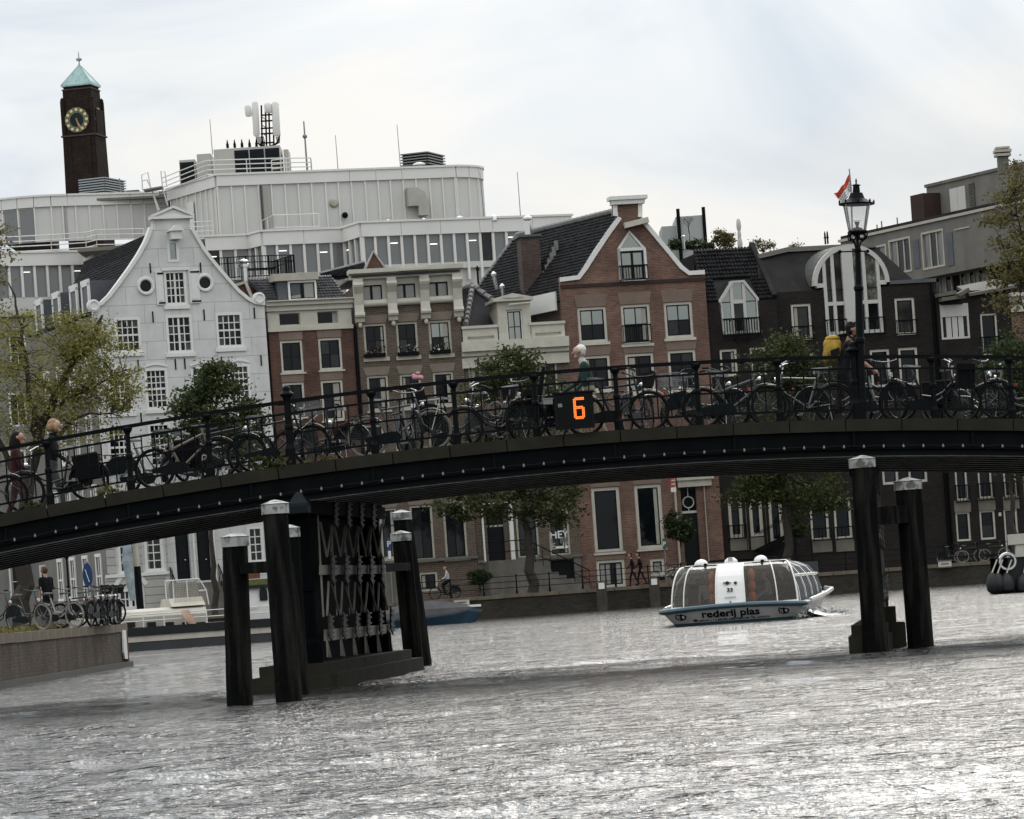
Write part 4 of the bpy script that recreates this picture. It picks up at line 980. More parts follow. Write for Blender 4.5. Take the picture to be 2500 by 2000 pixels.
    for i in range(26):
        p, q = B_ + dv * (i / 26), B_ + dv * ((i + .94) / 26); MB().tube([p + up * 2, q + up * 2], [.16, .19], 6).build('ridge_tile', ridge_mat, rf)
    # hip at the far end of the slope
    e2, b2 = A_ + dv, B_ + dv
    for i in range(14):
        p, q = b2.lerp(e2, i / 14), b2.lerp(e2, (i + .94) / 14); MB().tube([p + up * 2, q + up * 2], .16, 6).build('ridge_tile', ridge_mat, rf)
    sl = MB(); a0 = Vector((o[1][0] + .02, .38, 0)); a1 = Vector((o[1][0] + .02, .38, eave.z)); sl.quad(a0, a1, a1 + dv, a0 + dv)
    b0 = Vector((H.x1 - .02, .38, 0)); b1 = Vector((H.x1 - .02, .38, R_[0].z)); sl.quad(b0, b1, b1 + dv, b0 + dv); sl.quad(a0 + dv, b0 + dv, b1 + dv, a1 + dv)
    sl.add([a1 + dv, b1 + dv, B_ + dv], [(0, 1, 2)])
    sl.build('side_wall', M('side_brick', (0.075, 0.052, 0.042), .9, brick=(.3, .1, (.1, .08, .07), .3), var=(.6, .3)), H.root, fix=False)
    fb = MB(); q = dv.normalized(); fb.bar(a1 + Vector((-.25, 0, .1)), a1 + dv * .75 + Vector((-.25, 0, .1)), .1, 1.1); fb.build('fascia_board', white_paint, H.root)
    W = Matrix.Translation((H.X, H.D, H.zg)) @ Matrix.Rotation(H.th, 4, 'Z')
    # chimney on the slope
    cp = A_.lerp(B_, .32) + dv * .47; cz = H.at(*r3(550, 440))[1]
    ck = thing('brick_chimney', 'square dark brick chimney standing on the left slope of the red gable house', 'chimney', W @ Vector((cp.x, cp.y, cp.z - 1.5)), H.th)
    hh = cz - cp.z + 1.7
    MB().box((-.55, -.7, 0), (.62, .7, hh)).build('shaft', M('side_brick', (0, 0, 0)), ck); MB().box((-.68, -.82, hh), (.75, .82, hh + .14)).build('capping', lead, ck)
    pt = MB().lathe([(.22, 0), (.22, .9), (.16, .95), (.3, 1.0), (.3, 1.1), (.1, 1.25)], 10).build('chimney_pot', chrome, ck, loc=(.1, 0, hh + .14))
    st = MB()
    for i in range(6): st.box((.66 + .17 * i, -.95, 1.6 + .36 * i), (.86 + .17 * i, -.65, 2.2 + .36 * i))
    st.build('stepped_flashing', ridge_mat, ck)
    for (x, y, r_, hgt, lab) in ((450, 760, .12, .8, 'leaning metal vent pipe on the tiled roof left of the brick chimney foot'), (500, 840, .12, .5, 'short metal vent pipe low on the tiled roof under the brick chimney'), (310, 720, .06, .8, 'thin dark vent pipe on the tiled roof left of the chimney')):
        b = H.at(*r3(x, y)); yy = 5.2
        v = tag(MB().lathe([(r_, 0), (r_, hgt), (r_ * 1.5, hgt + .02), (r_ * 1.5, hgt + .15), (.05, hgt + .3)], 8).build('vent_pipe', chrome if r_ > .1 else iron_black, None), lab, 'vent pipe', 'vent pipes on the tiled roof')
        v.location = W @ Vector((b[0], yy, b[1] - hgt * .6)); v.rotation_euler = (0, -.12 if hgt == .8 and r_ > .1 else 0, H.th)
    return H
GH = gable_house()
# ------------------------------------------------------------------ dark houses on the right
beige_panel = M('beige_panel', (0.16, 0.145, 0.115), 0.8, var=(1, 0.25), streak=(1.2, .3, (.09, .08, .065)))
dark_roof = M('dark_felt', (0.022, 0.021, 0.021), 0.8, var=(0.8, 0.3), streak=(1.5, .5, (.035, .034, .033)))
plaster_white = M('plaster_white', (0.50, 0.485, 0.45), 0.7, var=(1, 0.06))

def dark_dormer_house():
    H = House('dark_brick_dormer_house', 'dark brick house with a glazed white pointed dormer and black balcony rail', 'house', 1722, 745, 219.8, 0.20)
    C = dict(case=cream_paint, fw=0.14, rec=.12)
    ze = H.at(*r4(300, 1040))[1]; x1 = H.at(*r4(527, 1010))[0]
    for a in ((152, 1358, 277, 1530), (350, 1345, 470, 1520)): H.win(H.rect(r4, *a), 1, 1, sash=black_frame, sw=.05, glass=glass_dark, **C)
    for a, sp in (((410, 385, 632, 872), (.74,)), ((684, 362, 892, 852), (.74,)), ((938, 350, 1162, 932), None)):
        H.win(H.rect(s10, *a), 1, 1 if sp is None else 2, top=sp, fw=.2, case=cream_dull, rec=.12, sash=black_frame, sw=.05, glass=glass_dark)
    # dormer opening in the wall head
    dp = [H.at(*r4(*p)) for p in ((176, 1258), (148, 1037), (232, 905), (316, 899), (412, 1020), (416, 1243))]
    H.wall([(.02, 0), (x1 - .02, 0), (x1 - .02, ze), (dp[5][0], ze), (dp[5][0], dp[5][1]), (dp[0][0], dp[0][1]), (dp[0][0], ze), (.02, ze)], dark_brick)
    w = MB().ribbon(dp + [dp[0]], .17, .0, .25, -1).build('dormer_window', plaster_white, H.root)
    cx = sum(p[0] for p in dp) / 6; cz = sum(p[1] for p in dp) / 6
    ins = [(p[0] + (cx - p[0]) * .08, p[1] + (cz - p[1]) * .06) for p in dp]
    xa, xb = H.at(*r4(240, 1100))[0], H.at(*r4(322, 1100))[0]; zt = H.at(*r4(280, 1040))[1]
    g = MB().prism([ins[0], ins[1], (xa, ins[2][1]), (xa, ins[0][1])], .13, .15); g.build('pane', glass_sky, w)
    MB().prism([(xb, ins[5][1]), (xb, ins[3][1]), ins[4], ins[5]], .13, .15).build('pane', glass_sky, w)
    MB().box((xa, .13, zt), (xb, .15, ins[2][1])).build('pane', glass_sky, w); MB().box((xa, .13, ins[0][1]), (xb, .15, zt - .1)).build('pane', glass_room, w)
    f = MB()
    for x in (xa, xb): f.box((x - .09, .05, ins[0][1] - .1), (x + .09, .2, ins[2][1] + .05))
    f.box((xa, .04, zt - .12), (xb, .21, zt + .1)); f.build('glazing_bars', plaster_white, w)
    H.grill(H.rect(r4, 176, 1160, 418, 1258), 13)
    H.grill((xa - .05, dp[0][1] - .35, xb + .05, H.at(*r4(280, 1160))[1]), 7, y=-.45)
    # dormer body running back into the roof
    db = MB(); k = [Vector((p[0], .25, p[1])) for p in dp[1:5]]
    for a, b in zip(k[:-1], k[1:]): db.quad(a, b, b + Vector((0, 4.5, 0)), a + Vector((0, 4.5, 0)))
    for p, q in ((dp[1], dp[0]), (dp[5], dp[4])):
        a, b = Vector((p[0], .25, p[1])), Vector((q[0], .25, q[1])); db.quad(a, b, b + Vector((0, 4.5, 0)), a + Vector((0, 4.5, 0)))
    db.build('dormer', dark_roof, H.root, fix=False)
    # tiled roof
    tl, tr = H.back(4.2).at(*r4(-20, 708)), H.back(4.2).at(*r4(352, 690))
    A, B = Vector((.0, .1, ze)), Vector((x1 - .2, .1, ze)); Cc, Dd = Vector((tr[0], 4.2, tr[1])), Vector((tl[0], 4.2, tl[1]))
    rf = slab(H.root, [A, B, Cc, Dd], .15, dark_roof, 'roof')
    def seg(u0, u1, nc):
        P = lambda u, v: (A * (1 - u) + B * u) * (1 - v) + (Dd * (1 - u) + Cc * u) * v
        return P
    P = seg(0, 1, 1); up = Vector((0, 0, .05))
    dl, dr = dp[1][0] / (x1 - .2), dp[4][0] / (x1 - .2); vt = .42
    tile_roof(rf, P(0, 0) + up, P(dl, 0) + up, P(dl, vt) + up, P(0, vt) + up, 5, 6, roof_tile, False, .09)
    tile_roof(rf, P(dr, 0) + up, P(1, 0) + up, P(1, vt) + up, P(dr, vt) + up, 6, 6, roof_tile, False, .09)
    tile_roof(rf, P(0, vt) + up, P(1, vt) + up, P(1, 1) + up, P(0, 1) + up, 18, 8, roof_tile, False, .09)
    MB().bar(B + Vector((.1, 0, .15)), Cc + Vector((.1, 0, .2)), .3, .4).build('verge', dark_roof, rf)
    MB().box((.05, .4, 0), (x1 - .05, 9, ze - .1)).build('side_wall', dark_brick, H.root)
    MB().box((tl[0], 4.2, ze), (tr[0], 9, tr[1] - .2)).build('upper_wall', dark_brick, H.root)
    H.box(H.rect(s10, 405, 375, 1145, 300), -.12, -.004, beige_panel, 'beige_band')
    for a in ((440, 1040, 670, 890), (710, 1030, 900, 880)): H.box(H.rect(s10, a[0], a[3], a[2], a[1]), -.06, -.004, beige_panel, 'beige_panel')
    for a in ((632, 372, 684, 1040), (892, 355, 938, 1030)): H.box(H.rect(s10, *a), -.14, -.005, beige_panel, 'pier')
    H.grill(H.rect(s10, 420, 725, 655, 880), 4); 
    # outer steel stair
    r = H.rect(s10, 740, 670, 1160, 1030); st = MB(); sx0, sz0, sx1, sz1 = r; zl = H.at(*s10(1000, 850))[1]
    st.box((sx0 + 2.2, -1.2, zl - .06), (sx1, -.15, zl)); 
    for y in (-1.2, -.2): st.bar((sx0, y, sz0), (sx0 + 2.2, y, zl), .08, .2); st.bar((sx0, y, sz0 + 1.0), (sx0 + 2.2, y, zl + 1.1), .05)
    for i in range(9): st.box((sx0 + .24 * i, -1.2, sz0 + (zl - sz0) * i / 9), (sx0 + .24 * i + .25, -.2, sz0 + (zl - sz0) * i / 9 + .04))
    st.bar((sx0 + 2.2, -1.2, zl + 1.1), (sx1, -1.2, zl + 1.1), .05)
    for x in (sx0 + 2.2, sx0 + 3.2, sx1): st.bar((x, -1.2, 0), (x, -1.2, zl + 1.1), .06)
    st.build('outer_stair', iron_black, H.root)
    W = Matrix.Translation((H.X, H.D, H.zg)) @ Matrix.Rotation(H.th, 4, 'Z')
    return H, W
DDH, DDW = dark_dormer_house()

def arch_house():
    H = House('dark_arched_window_house', 'dark brick house with a tall round arched white window breaking into its black mansard roof', 'house', 1893, 722, 221.0, 0.20)
    C = dict(case=cream_paint, fw=0.15, rec=.12, sash=black_frame, sw=.05)
    x1 = H.at(*r4(1566, 920))[0]; zl = H.at(*r4(600, 975))[1]; zr = H.at(*r4(1390, 922))[1]
    wins = [(r4, (620, 1060, 768, 1290)), (r4, (1302, 1020, 1450, 1256)), (s2, (905, 313, 1085, 610)), (s2, (1135, 298, 1312, 595)), (s2, (1000, 1200, 1145, 1398)), (s2, (1212, 1195, 1378, 1380)),
            (s2, (420, 340, 470, 600))]
    for c, a in wins: H.win(H.rect(c, *a), 1, 1, glass=[glass_dark, glass_room], **C)
    for a in ((1483, 425, 1762, 905), (1798, 398, 2062, 885)): H.win(H.rect(s10, *a), 1, 1, glass=glass_dark, **C)
    cxy = H.at(*r4(1019, 926)); R = (H.at(*r4(1270, 915))[0] - H.at(*r4(768, 940))[0]) / 2
    wl, wr = H.at(*r4(850, 1100))[0], H.at(*r4(1203, 1100))[0]; wb = H.at(*r4(1030, 1255))[1]
    H.holes.append([(wl, wb), (wr, wb), (wr, zl - .06), (wl, zl - .06)])
    H.wall([(.02, 0), (x1, 0), (x1, zr), (cxy[0] + R - .05, zr), (cxy[0] + R - .05, zl - .02), (.02, zl - .02)], dark_brick)
    # arched window: outer frame, bars, panes
    n = 20; arc = [(cxy[0] + R * math.cos(math.pi * i / n), cxy[1] + R * math.sin(math.pi * i / n)) for i in range(n + 1)]
    w = MB().ribbon(arc, .26, -.12, .3, 1).build('arched_window', plaster_white, H.root)
    xs = [H.at(*r4(x, 1000))[0] for x in (850, 906, 968, 1040, 1112, 1203)]
    zm = H.at(*r4(1020, 1050))[1]; f = MB(); top = lambda x: cxy[1] + math.sqrt(max(0, (R - .2) ** 2 - (x - cxy[0]) ** 2))
    for x in (xs[0], xs[1], xs[4], xs[5]): f.box((x - .1, -.08, wb), (x + .1, .25, top(x)))
    f.box((xs[0] - .1, -.09, wb), (xs[5] + .1, .26, wb + .2)); f.box((xs[0], -.07, zm - .11), (xs[5], .24, zm + .11))
    f.box((cxy[0] - R + .2, -.085, cxy[1] - .13), (xs[0], .26, cxy[1] + .13)); f.box((xs[5], -.085, cxy[1] - .13), (cxy[0] + R - .2, .26, cxy[1] + .13))
    f.build('glazing_bars', plaster_white, w)
    MB().box((xs[2], -.14, wb + .2), (xs[3], .28, top(cxy[0]) - .05)).build('centre_panel', plaster_white, w)
    def pane(x0, x1_, z0, mat):
        k = 6; pts = [(x0, z0), (x1_, z0)] + [(x1_ + (x0 - x1_) * i / k, min(top(x1_ + (x0 - x1_) * i / k), 99)) for i in range(k + 1)]
        MB().prism(pts, .12, .14).build('pane', mat, w)
    pane(cxy[0] - R + .25, xs[0] - .1, cxy[1] + .13, glass_room); pane(xs[5] + .1, cxy[0] + R - .25, cxy[1] + .13, glass_sky)
    for a, b in ((0, 1), (1, 2), (3, 4), (4, 5)):
        pane(xs[a] + (.1 if a != 3 else 0), xs[b] - (.1 if b != 2 else 0), zm + .11, glass_room if a < 2 else glass_sky)
        MB().box((xs[a] + .1, .12, wb + .2), (xs[b] - .08, .14, zm - .11)).build('pane', glass_dark, w)
    H.grill((xs[0] - .1, wb - .05, xs[2], wb + .9), 5, y=-.3); H.grill((xs[3], wb - .05, xs[5] + .15, wb + .9), 5, y=-.3)
    H.grill(H.rect(r4, 630, 1210, 772, 1285), 3); H.grill(H.rect(r4, 1312, 1170, 1452, 1250), 3)
    # barrel roof of the arch
    b = MB(); L = 5.5; ro = R + .02
    arc2 = [Vector((cxy[0] + ro * math.cos(math.pi * i / n), .3, cxy[1] + ro * math.sin(math.pi * i / n))) for i in range(n + 1)]
    sh = H.dvec(-.36, .93, L)
    for p, q in zip(arc2[:-1], arc2[1:]): b.quad(p, q, q + sh, p + sh)
    b.build('barrel_roof', M('zinc_grey', (0.10, 0.10, 0.088), .6, var=(1, .2)), H.root, fix=False, smooth=True)
    # mansard
    Hb = H.back(2.6); tl, tm, tr_, br = [Hb.at(*r4(*p)) for p in ((400, 748), (590, 702), (1172, 672), (1385, 895))]
    V = lambda p, y: Vector((p[0], y, p[1]))
    bl = Vector((-.9, .3, zl)); 
    slab(H.root, [bl, Vector((br[0], .3, zl)), Vector((tr_[0], 2.6, tr_[1])), Vector((tm[0], 2.6, tm[1])), Vector((tl[0], 2.6, tl[1]))], .2, dark_roof, 'mansard_roof')
    MB().box((tl[0] + .6, 2.65, zl), (tr_[0], 9, tr_[1] - .1)).build('upper_wall', dark_roof, H.root)
    MB().bar(V(tl, 2.55), V(tm, 2.55), .5, .28).bar(V(tm, 2.55), V(tr_, 2.55), .5, .28).build('roof_edge', concrete, H.root)
    MB().box((cxy[0] + R, -.1, zr), (x1 + .1, .5, zr + .22)).build('wall_coping', lead, H.root)
    MB().box((.05, .4, 0), (x1 - .02, 9, zl - .2)).build('side_wall', dark_brick, H.root)
    H.box(H.rect(s10, 1483, 415, 2062, 345), -.12, -.004, beige_panel, 'beige_band')
    for a in ((1520, 900, 1790, 1060), (1830, 890, 2080, 1050)): H.box(H.rect(s10, *a), -.06, -.004, beige_panel, 'beige_panel')
    H.grill(H.rect(s10, 1525, 765, 1765, 905), 2); H.grill(H.rect(s10, 1830, 745, 2070, 885), 2)
    x = H.at(*r4(1570, 1000))[0]; MB().tube([(x - .2, -.1, 1), (x - .2, -.1, zr)], .09, 6).build('downpipe', iron_black, H.root)
    return H
AH = arch_house()

def dark_end_house():
    H = House('dark_end_house', 'dark brick house with white barred windows under a slanting roof on the right', 'house', 2284, 700, 222.6, 0.20)
    x1 = H.at(*r4(2080, 1100))[0]; zt = H.at(*r4(1800, 1015))[1]; zt2 = H.at(*r4(2070, 955))[1]
    C = dict(case=cream_paint, fw=.12, rec=.12, sash=black_frame, sw=.05)
    r = H.rect(r4, 1600, 1062, 1802, 1282); H.win(r, 4, 1, case=plaster_white, fw=.12, bar=.32, glass=glass_dark, rec=.06)
    H.box((r[0], r[3] - (r[3] - r[1]) * .36, r[2], r[3]), -.02, .02, plaster_white, 'blind_panel')
    H.win(H.rect(r4, 1866, 1122, 1994, 1388), 1, 1, glass=glass_dark, **C); H.grill(H.rect(r4, 1872, 1278, 2008, 1392), 5)
    for c, a in ((s2, (1560, 437, 1712, 665)), (s2, (1770, 640, 1880, 820))): H.win(H.rect(c, *a), 1, 1, glass=glass_dark, **C)
    up = ((940, 100, 1050, 462), (1100, 95, 1222, 448), (1278, 90, 1392, 440)); lo = ((955, 550, 1070, 748), (1123, 538, 1246, 736), (1292, 526, 1412, 860))
    for a in up: rr = H.rect(s5, *a); H.win(rr, 1, 1, glass=glass_dark, **C); H.grill((rr[0] - .05, rr[1] - .1, rr[2] + .05, rr[1] + .9), 4, y=-.15)
    for a in lo: H.win(H.rect(s5, *a), 1, 1 if a[3] > 800 else 2, glass=[glass_dark, glass_room], **C)
    H.wall([(.02, 0), (x1, 0), (x1, zt2), (.02, zt2)], dark_brick)
    for a in ((945, 470, 1066, 545), (1114, 452, 1238, 532), (1288, 440, 1406, 522)): H.box(H.rect(s5, *a), -.05, -.004, beige_panel, 'beige_panel')
    H.box(H.rect(s5, 1258, 552, 1278, 575), -.04, -.004, plaster_white, 'house_number_plate')
    Hb = H.back(1.0); p = [Hb.at(*r4(*q)) for q in ((1752, 1000), (2076, 940), (2040, 915), (1790, 962))]
    slab(H.root, [(p[0][0], -.3, p[0][1]), (p[1][0], -.3, p[1][1]), (p[2][0], 3.2, p[2][1] + .4), (p[3][0], 3.2, p[3][1] + .4)], .18, concrete, 'roof')
    # jumble of pale roof ledges over the barred window
    for i, (a, b, c, d) in enumerate(((1572, 1005, 1690, 985), (1590, 1035, 1740, 1012), (1690, 1010, 1760, 970))):
        u, v = H.at(*r4(a, b)), H.at(*r4(c, d)); MB().bar((u[0], -.3 - .2 * i, u[1]), (v[0], -.25 - .2 * i, v[1]), .7, .22).build('roof_ledge', stone_grey, H.root)
    H.box(H.rect(r4, 1602, 1002, 1750, 1058), -.1, -.02, dark_roof, 'fascia_board')
    MB().box((.05, .4, 0), (x1 - .02, 8, zt - .3)).build('side_wall', dark_brick, H.root)
    return H
EH = dark_end_house()

def corner_red_house():
    H = House('red_house_at_edge', 'slice of a red brick house with a thick white cornice at the right edge', 'house', 2466, 740, 223.5, 0.20)
    zt = H.at(*r4(2110, 1110))[1]; zc = H.at(*r4(2110, 985))[1]
    for a in ((2180, 1200, 2290, 1400), (2180, 1480, 2290, 1700)): H.win(H.rect(r4, *a), 2, 2, case=cream_paint, rec=.1)
    H.wall([(.02, 0), (7, 0), (7, zt), (.02, zt)], red_brick)
    for i, (a, b, o) in enumerate(((0, .45, .2), (.45, .8, .35), (.8, 1.0, .55))):
        MB().box((-.05 * i, -o, zt + (zc - zt) * a + .003), (7, .4, zt + (zc - zt) * b)).build('cornice', cream_paint, H.root)
    MB().box((.05, .4, 0), (7, 9, zc - .1)).build('side_wall', red_brick, H.root)
corner_red_house()

def grey_block():
    k = -2.0
    H = House('grey_concrete_block', 'grey concrete modern block with ribbon windows rising behind the dark houses', 'building', 2052, 593, 255.0, k)
    C = dict(case=cream_dull, fw=.14, bar=.12, rec=.06, proud=.04)
    blind_ = M('net_curtain', (0.13, 0.135, 0.125), .4, spec=.7, var=(1.5, .6), streak=(3, .5, (.25, .25, .23)))
    for a, n in (((1180, 675, 1256, 760), 1), ((1264, 640, 1422, 842), 3), ((1478, 590, 1640, 808), 3)): H.win(H.rect(r4, *a), n, 1, glass=[blind_, glass_room, blind_], **C)
    pts = [(950, 652), (1890, 440), (2190, 372), (2190, 770), (1890, 812), (1385, 897), (1180, 870)]
    o = [H.at(*r4(*p)) for p in pts]; zt = o[0][1]; zb = o[4][1]
    L = H.at(*r4(2190, 372))[0]
    H.wall([(0, zb), (L, zb), (L, zt), (0, zt)], concrete, 'wall', .3, 1.6)
    ed = MB().box((-.1, -.15, zt), (L, .5, zt + .18)).build('roof_edge', cream_dull, H.root)
    MB().box((-.1, .1, zt + .182), (L, .6, zt + .42)).build('roof_upstand', dark_roof, H.root)
    # raised dark panels painting in recess shade beside the ribbon windows
    for a in ((1424, 640, 1476, 818), (1642, 592, 1700, 800)): H.box(H.rect(r4, *a), -.05, -.004, lead, 'recess_shade')
    H.box(H.rect(r4, 1700, 575, 1800, 545), -.06, -.004, cream_dull, 'pale_band')
    # recessed lower storey
    Hb = H.back(1.6); lo = Hb.at(*r4(1400, 1100))[1]; 
    MB().box((-2, 1.6, 0), (L, 9, zb + .05)).build('lower_wall', dark_brick, H.root)
    MB().box((0, .4, zb + .1), (L, 9, zt - .05)).build('core', concrete, H.root)
    for a, n in (((1568, 868, 1692, 990), 3), ((1742, 835, 1930, 945), 6)):
        rr = Hb.rect(r4, *a); mb = MB()
        for i in range(n + 1): x = rr[0] + (rr[2] - rr[0]) * i / n; mb.box((x - .06, 1.5, rr[1]), (x + .06, 1.6, rr[3]))
        w_ = mb.build('window', cream_dull, H.root)
        for i in range(n): put('pane', unit_box(blind_ if i % 2 else glass_dark), w_, loc=(rr[0] + (rr[2] - rr[0]) * i / n, 1.55, rr[1]), scale=((rr[2] - rr[0]) / n, .02, rr[3] - rr[1]))
    # penthouse
    Hc = H.back(4.0); q = [Hc.at(*r4(*p)) for p in ((1513, 292), (2000, 150), (1513, 520))]; zp0 = zt - .2
    MB().box((q[0][0], 4.0, zp0), (q[0][0] + 16, 10, q[0][1])).build('penthouse', concrete, H.root)
    MB().box((q[0][0] - .1, 3.9, q[0][1]), (q[0][0] + 16, 10, q[0][1] + .2)).build('penthouse_edge', stone_grey, H.root)
    r = Hc.rect(r4, 1670, 302, 1784, 478)
    for a, b in ((r[0], (r[0] + r[2]) / 2 - .02), ((r[0] + r[2]) / 2 + .02, r[2])): MB().box((a, 3.92, zt), (b, 3.995, r[3])).build('white_door', plaster_white, H.root)
    r = Hc.rect(r4, 1790, 262, 1842, 440); lv = MB()
    for i in range(16): z = r[1] + (r[3] - r[1]) * i / 16; lv.box((r[0], 3.9, z), (r[2], 3.99, z + (r[3] - r[1]) / 32))
    lv.build('louvre', stone_grey, H.root)
    r = Hc.rect(r4, 1520, 345, 1618, 520); MB().box((r[0], 2.6, zt), (r[2], 3.98, r[3])).build('brown_plant_box', M('brown_clad', (.035, .02, .016), .8, var=(1, .3)), H.root)
    W = Matrix.Translation((H.X, H.D, H.zg)) @ Matrix.Rotation(H.th, 4, 'Z')
    t = thing('roof_vent_stack', 'pale stacked slab vent on the roof of the grey concrete block at the right edge', 'vent', PX(*r4(2018, 135), 238), 0); t.scale = (.37, .37, .55)
    for i, (w_, h0, h1) in enumerate(((.9, -1.2, .75), (1.35, .85, 1.15), (1.45, 1.3, 1.62), (1.2, 1.72, 1.95))): MB().box((-w_, -w_, h0), (w_, w_, h1)).build('vent_slab', cream_dull if i else stone_grey, t)
    MB().box((-.5, -.5, .7), (.5, .5, 1.8)).build('vent_core', stone_grey, t)
    for (x0, y0, x1_) in ((1192, 590, 535), (1223, 585, 512), (1326, 562, 488)):
        a = PX(*r4(x0, y0), 256); b = PX(*r4(x0, x1_), 256)
        t = MB().tube([(0, 0, -.6), (0, 0, b.z - a.z)], .05, 5).build('roof_rail_post', steel_grey, None); t.location = a
        tag(t, {1192: 'shortest thin post on the grey block roof edge just right of the lamp', 1223: 'middle thin post on the grey block roof edge right of the lamp', 1326: 'tallest thin post on the grey block roof edge, farthest from the lamp'}[x0], 'post', 'posts on the grey block roof')
    return H
grey_block()

# ------------------------------------------------------------------ roof top garden, flag and small roof things near the lamp
def pbox(name, label, cat, conv, x0, y0, x1, y1, D, dep, mat, group=None):
    a, b = PX(*conv(x0, y0), D), PX(*conv(x1, y1), D)
    o = MB().box((0, 0, 0), (b.x - a.x, dep, a.z - b.z)).build(name, mat, None); o.location = (a.x, D, b.z)
    return tag(o, label, cat, group)
def roof_things():
    t = thing('roof_lift_housing', 'pale boxy roof structure with dark corner posts behind the roof garden', 'roof structure', PX(*r3(1597, 575), 236))
    a, b, c, d = PX(*r3(1597, 410), 236), PX(*r3(1755, 520), 236), PX(*r3(1690, 345), 236), PX(*r3(1918, 525), 236); o = t.location
    z0 = -1.5
    MB().box((0, 0, z0), (b.x - a.x, 4, a.z - o.z)).build('wing', M('pale_clad', (.36, .37, .35), .6, var=(.5, .08)), t)
    MB().box((c.x - o.x, -.6, z0), (d.x - o.x, 4.2, c.z - o.z)).build('block', M('pale_clad', (0, 0, 0)), t)
    for x in (c.x - o.x + .05, d.x - o.x - .15): MB().box((x, -.7, z0), (x + .22, -.6, 2.4)).build('corner_post', iron_black, t)
    sc_ = MB().lathe([(.30, 0), (.42, .3), (.5, .9), (.42, 1.5), (.28, 2.0), (.36, 2.2), (.34, 2.7), (.26, 2.95), (.40, 3.3), (.46, 3.9), (.40, 4.5), (.25, 4.9), (.02, 5.0)], 10).build('roof_sculpture', M('pale_pink', (.55, .50, .47), .7, var=(1, .1)), None, smooth=True)
    p = PX(*r4(290, 700), 228); sc_.location = p; s = (p.z - PX(*r4(268, 495), 228).z) / -5.0; sc_.scale = (abs(s) * .85,) * 2 + (abs(s),)
    tag(sc_, 'pale slim waisted sculpture standing in the roof garden', 'sculpture')
    v = MB().lathe([(.16, 0), (.16, 1.7), (.26, 1.72), (.26, 1.9), (.02, 2.1)], 8).build('vent_pipe', chrome, None); v.scale = (.5, .5, .42); v.location = PX(*r3(1757, 582), 224)
    tag(v, 'bright metal chimney pipe beside the roof garden shrubs', 'chimney pipe')
    # flag on its pole
    f = thing('flag', 'red and white flag on a thin pole streaming to the left above the lamp', 'flag', PX(*r4(1024, 660), 226))
    p0 = PX(*r4(1018, 290), 226) - f.location; p1 = PX(*r4(1006, 168), 226) - f.location
    MB().tube([(0, 0, -1), p0, p1], [.06, .05, .035], 6).build('pole', steel_grey, f)
    hp = PX(*s11(897, 165), 226) - f.location; hb = PX(*s11(918, 470), 226) - f.location; tip = PX(*s11(625, 525), 226) - f.location
    red = M('flag_red', (.55, .085, .05), .8); wh = M('flag_white', (.70, .69, .68), .8)
    n = 14
    def fp(u, v):
        top = hp.lerp(tip, u) + Vector((0, .28 * math.sin(u * 9), -.16 * math.sin(u * math.pi) + .05 * math.sin(u * 14)))
        bot = hb.lerp(tip + Vector((.5, 0, -.75)), u) + Vector((0, .28 * math.sin(u * 9 + .5), .05 * math.sin(u * 12)))
        return top.lerp(bot, v)
    for v0, v1, m, nm in ((0, .42, red, 'red_band'), (.42, 1, wh, 'white_band')):
        mb = MB()
        for i in range(n):
            for j in range(3):
                va, vb = v0 + (v1 - v0) * j / 3, v0 + (v1 - v0) * (j + 1) / 3
                mb.quad(fp(i / n, va), fp((i + 1) / n, va), fp((i + 1) / n, vb), fp(i / n, vb))
        ob = mb.build(nm, m, f, fix=False, smooth=True); sm = ob.modifiers.new('cloth', 'SOLIDIFY'); sm.thickness = .02
    for (x, y) in ((850, 665), (866, 662)):
        c = MB().lathe([(.11, 0), (.11, 1.1), (.2, 1.12), (.2, 1.25), (.13, 1.3), (.1, 2.1), (.02, 2.5)], 8).build('flue_pipe', iron_black, None); c.scale = (.5, .5, .33); c.location = PX(*r4(x, y), 230)
        tag(c, 'left one of two dark flue pipes on the roof ridge left of the lamp' if x == 850 else 'right one of two dark flue pipes on the roof ridge left of the lamp', 'flue pipe', 'pair of flue pipes left of the lamp')
roof_things()

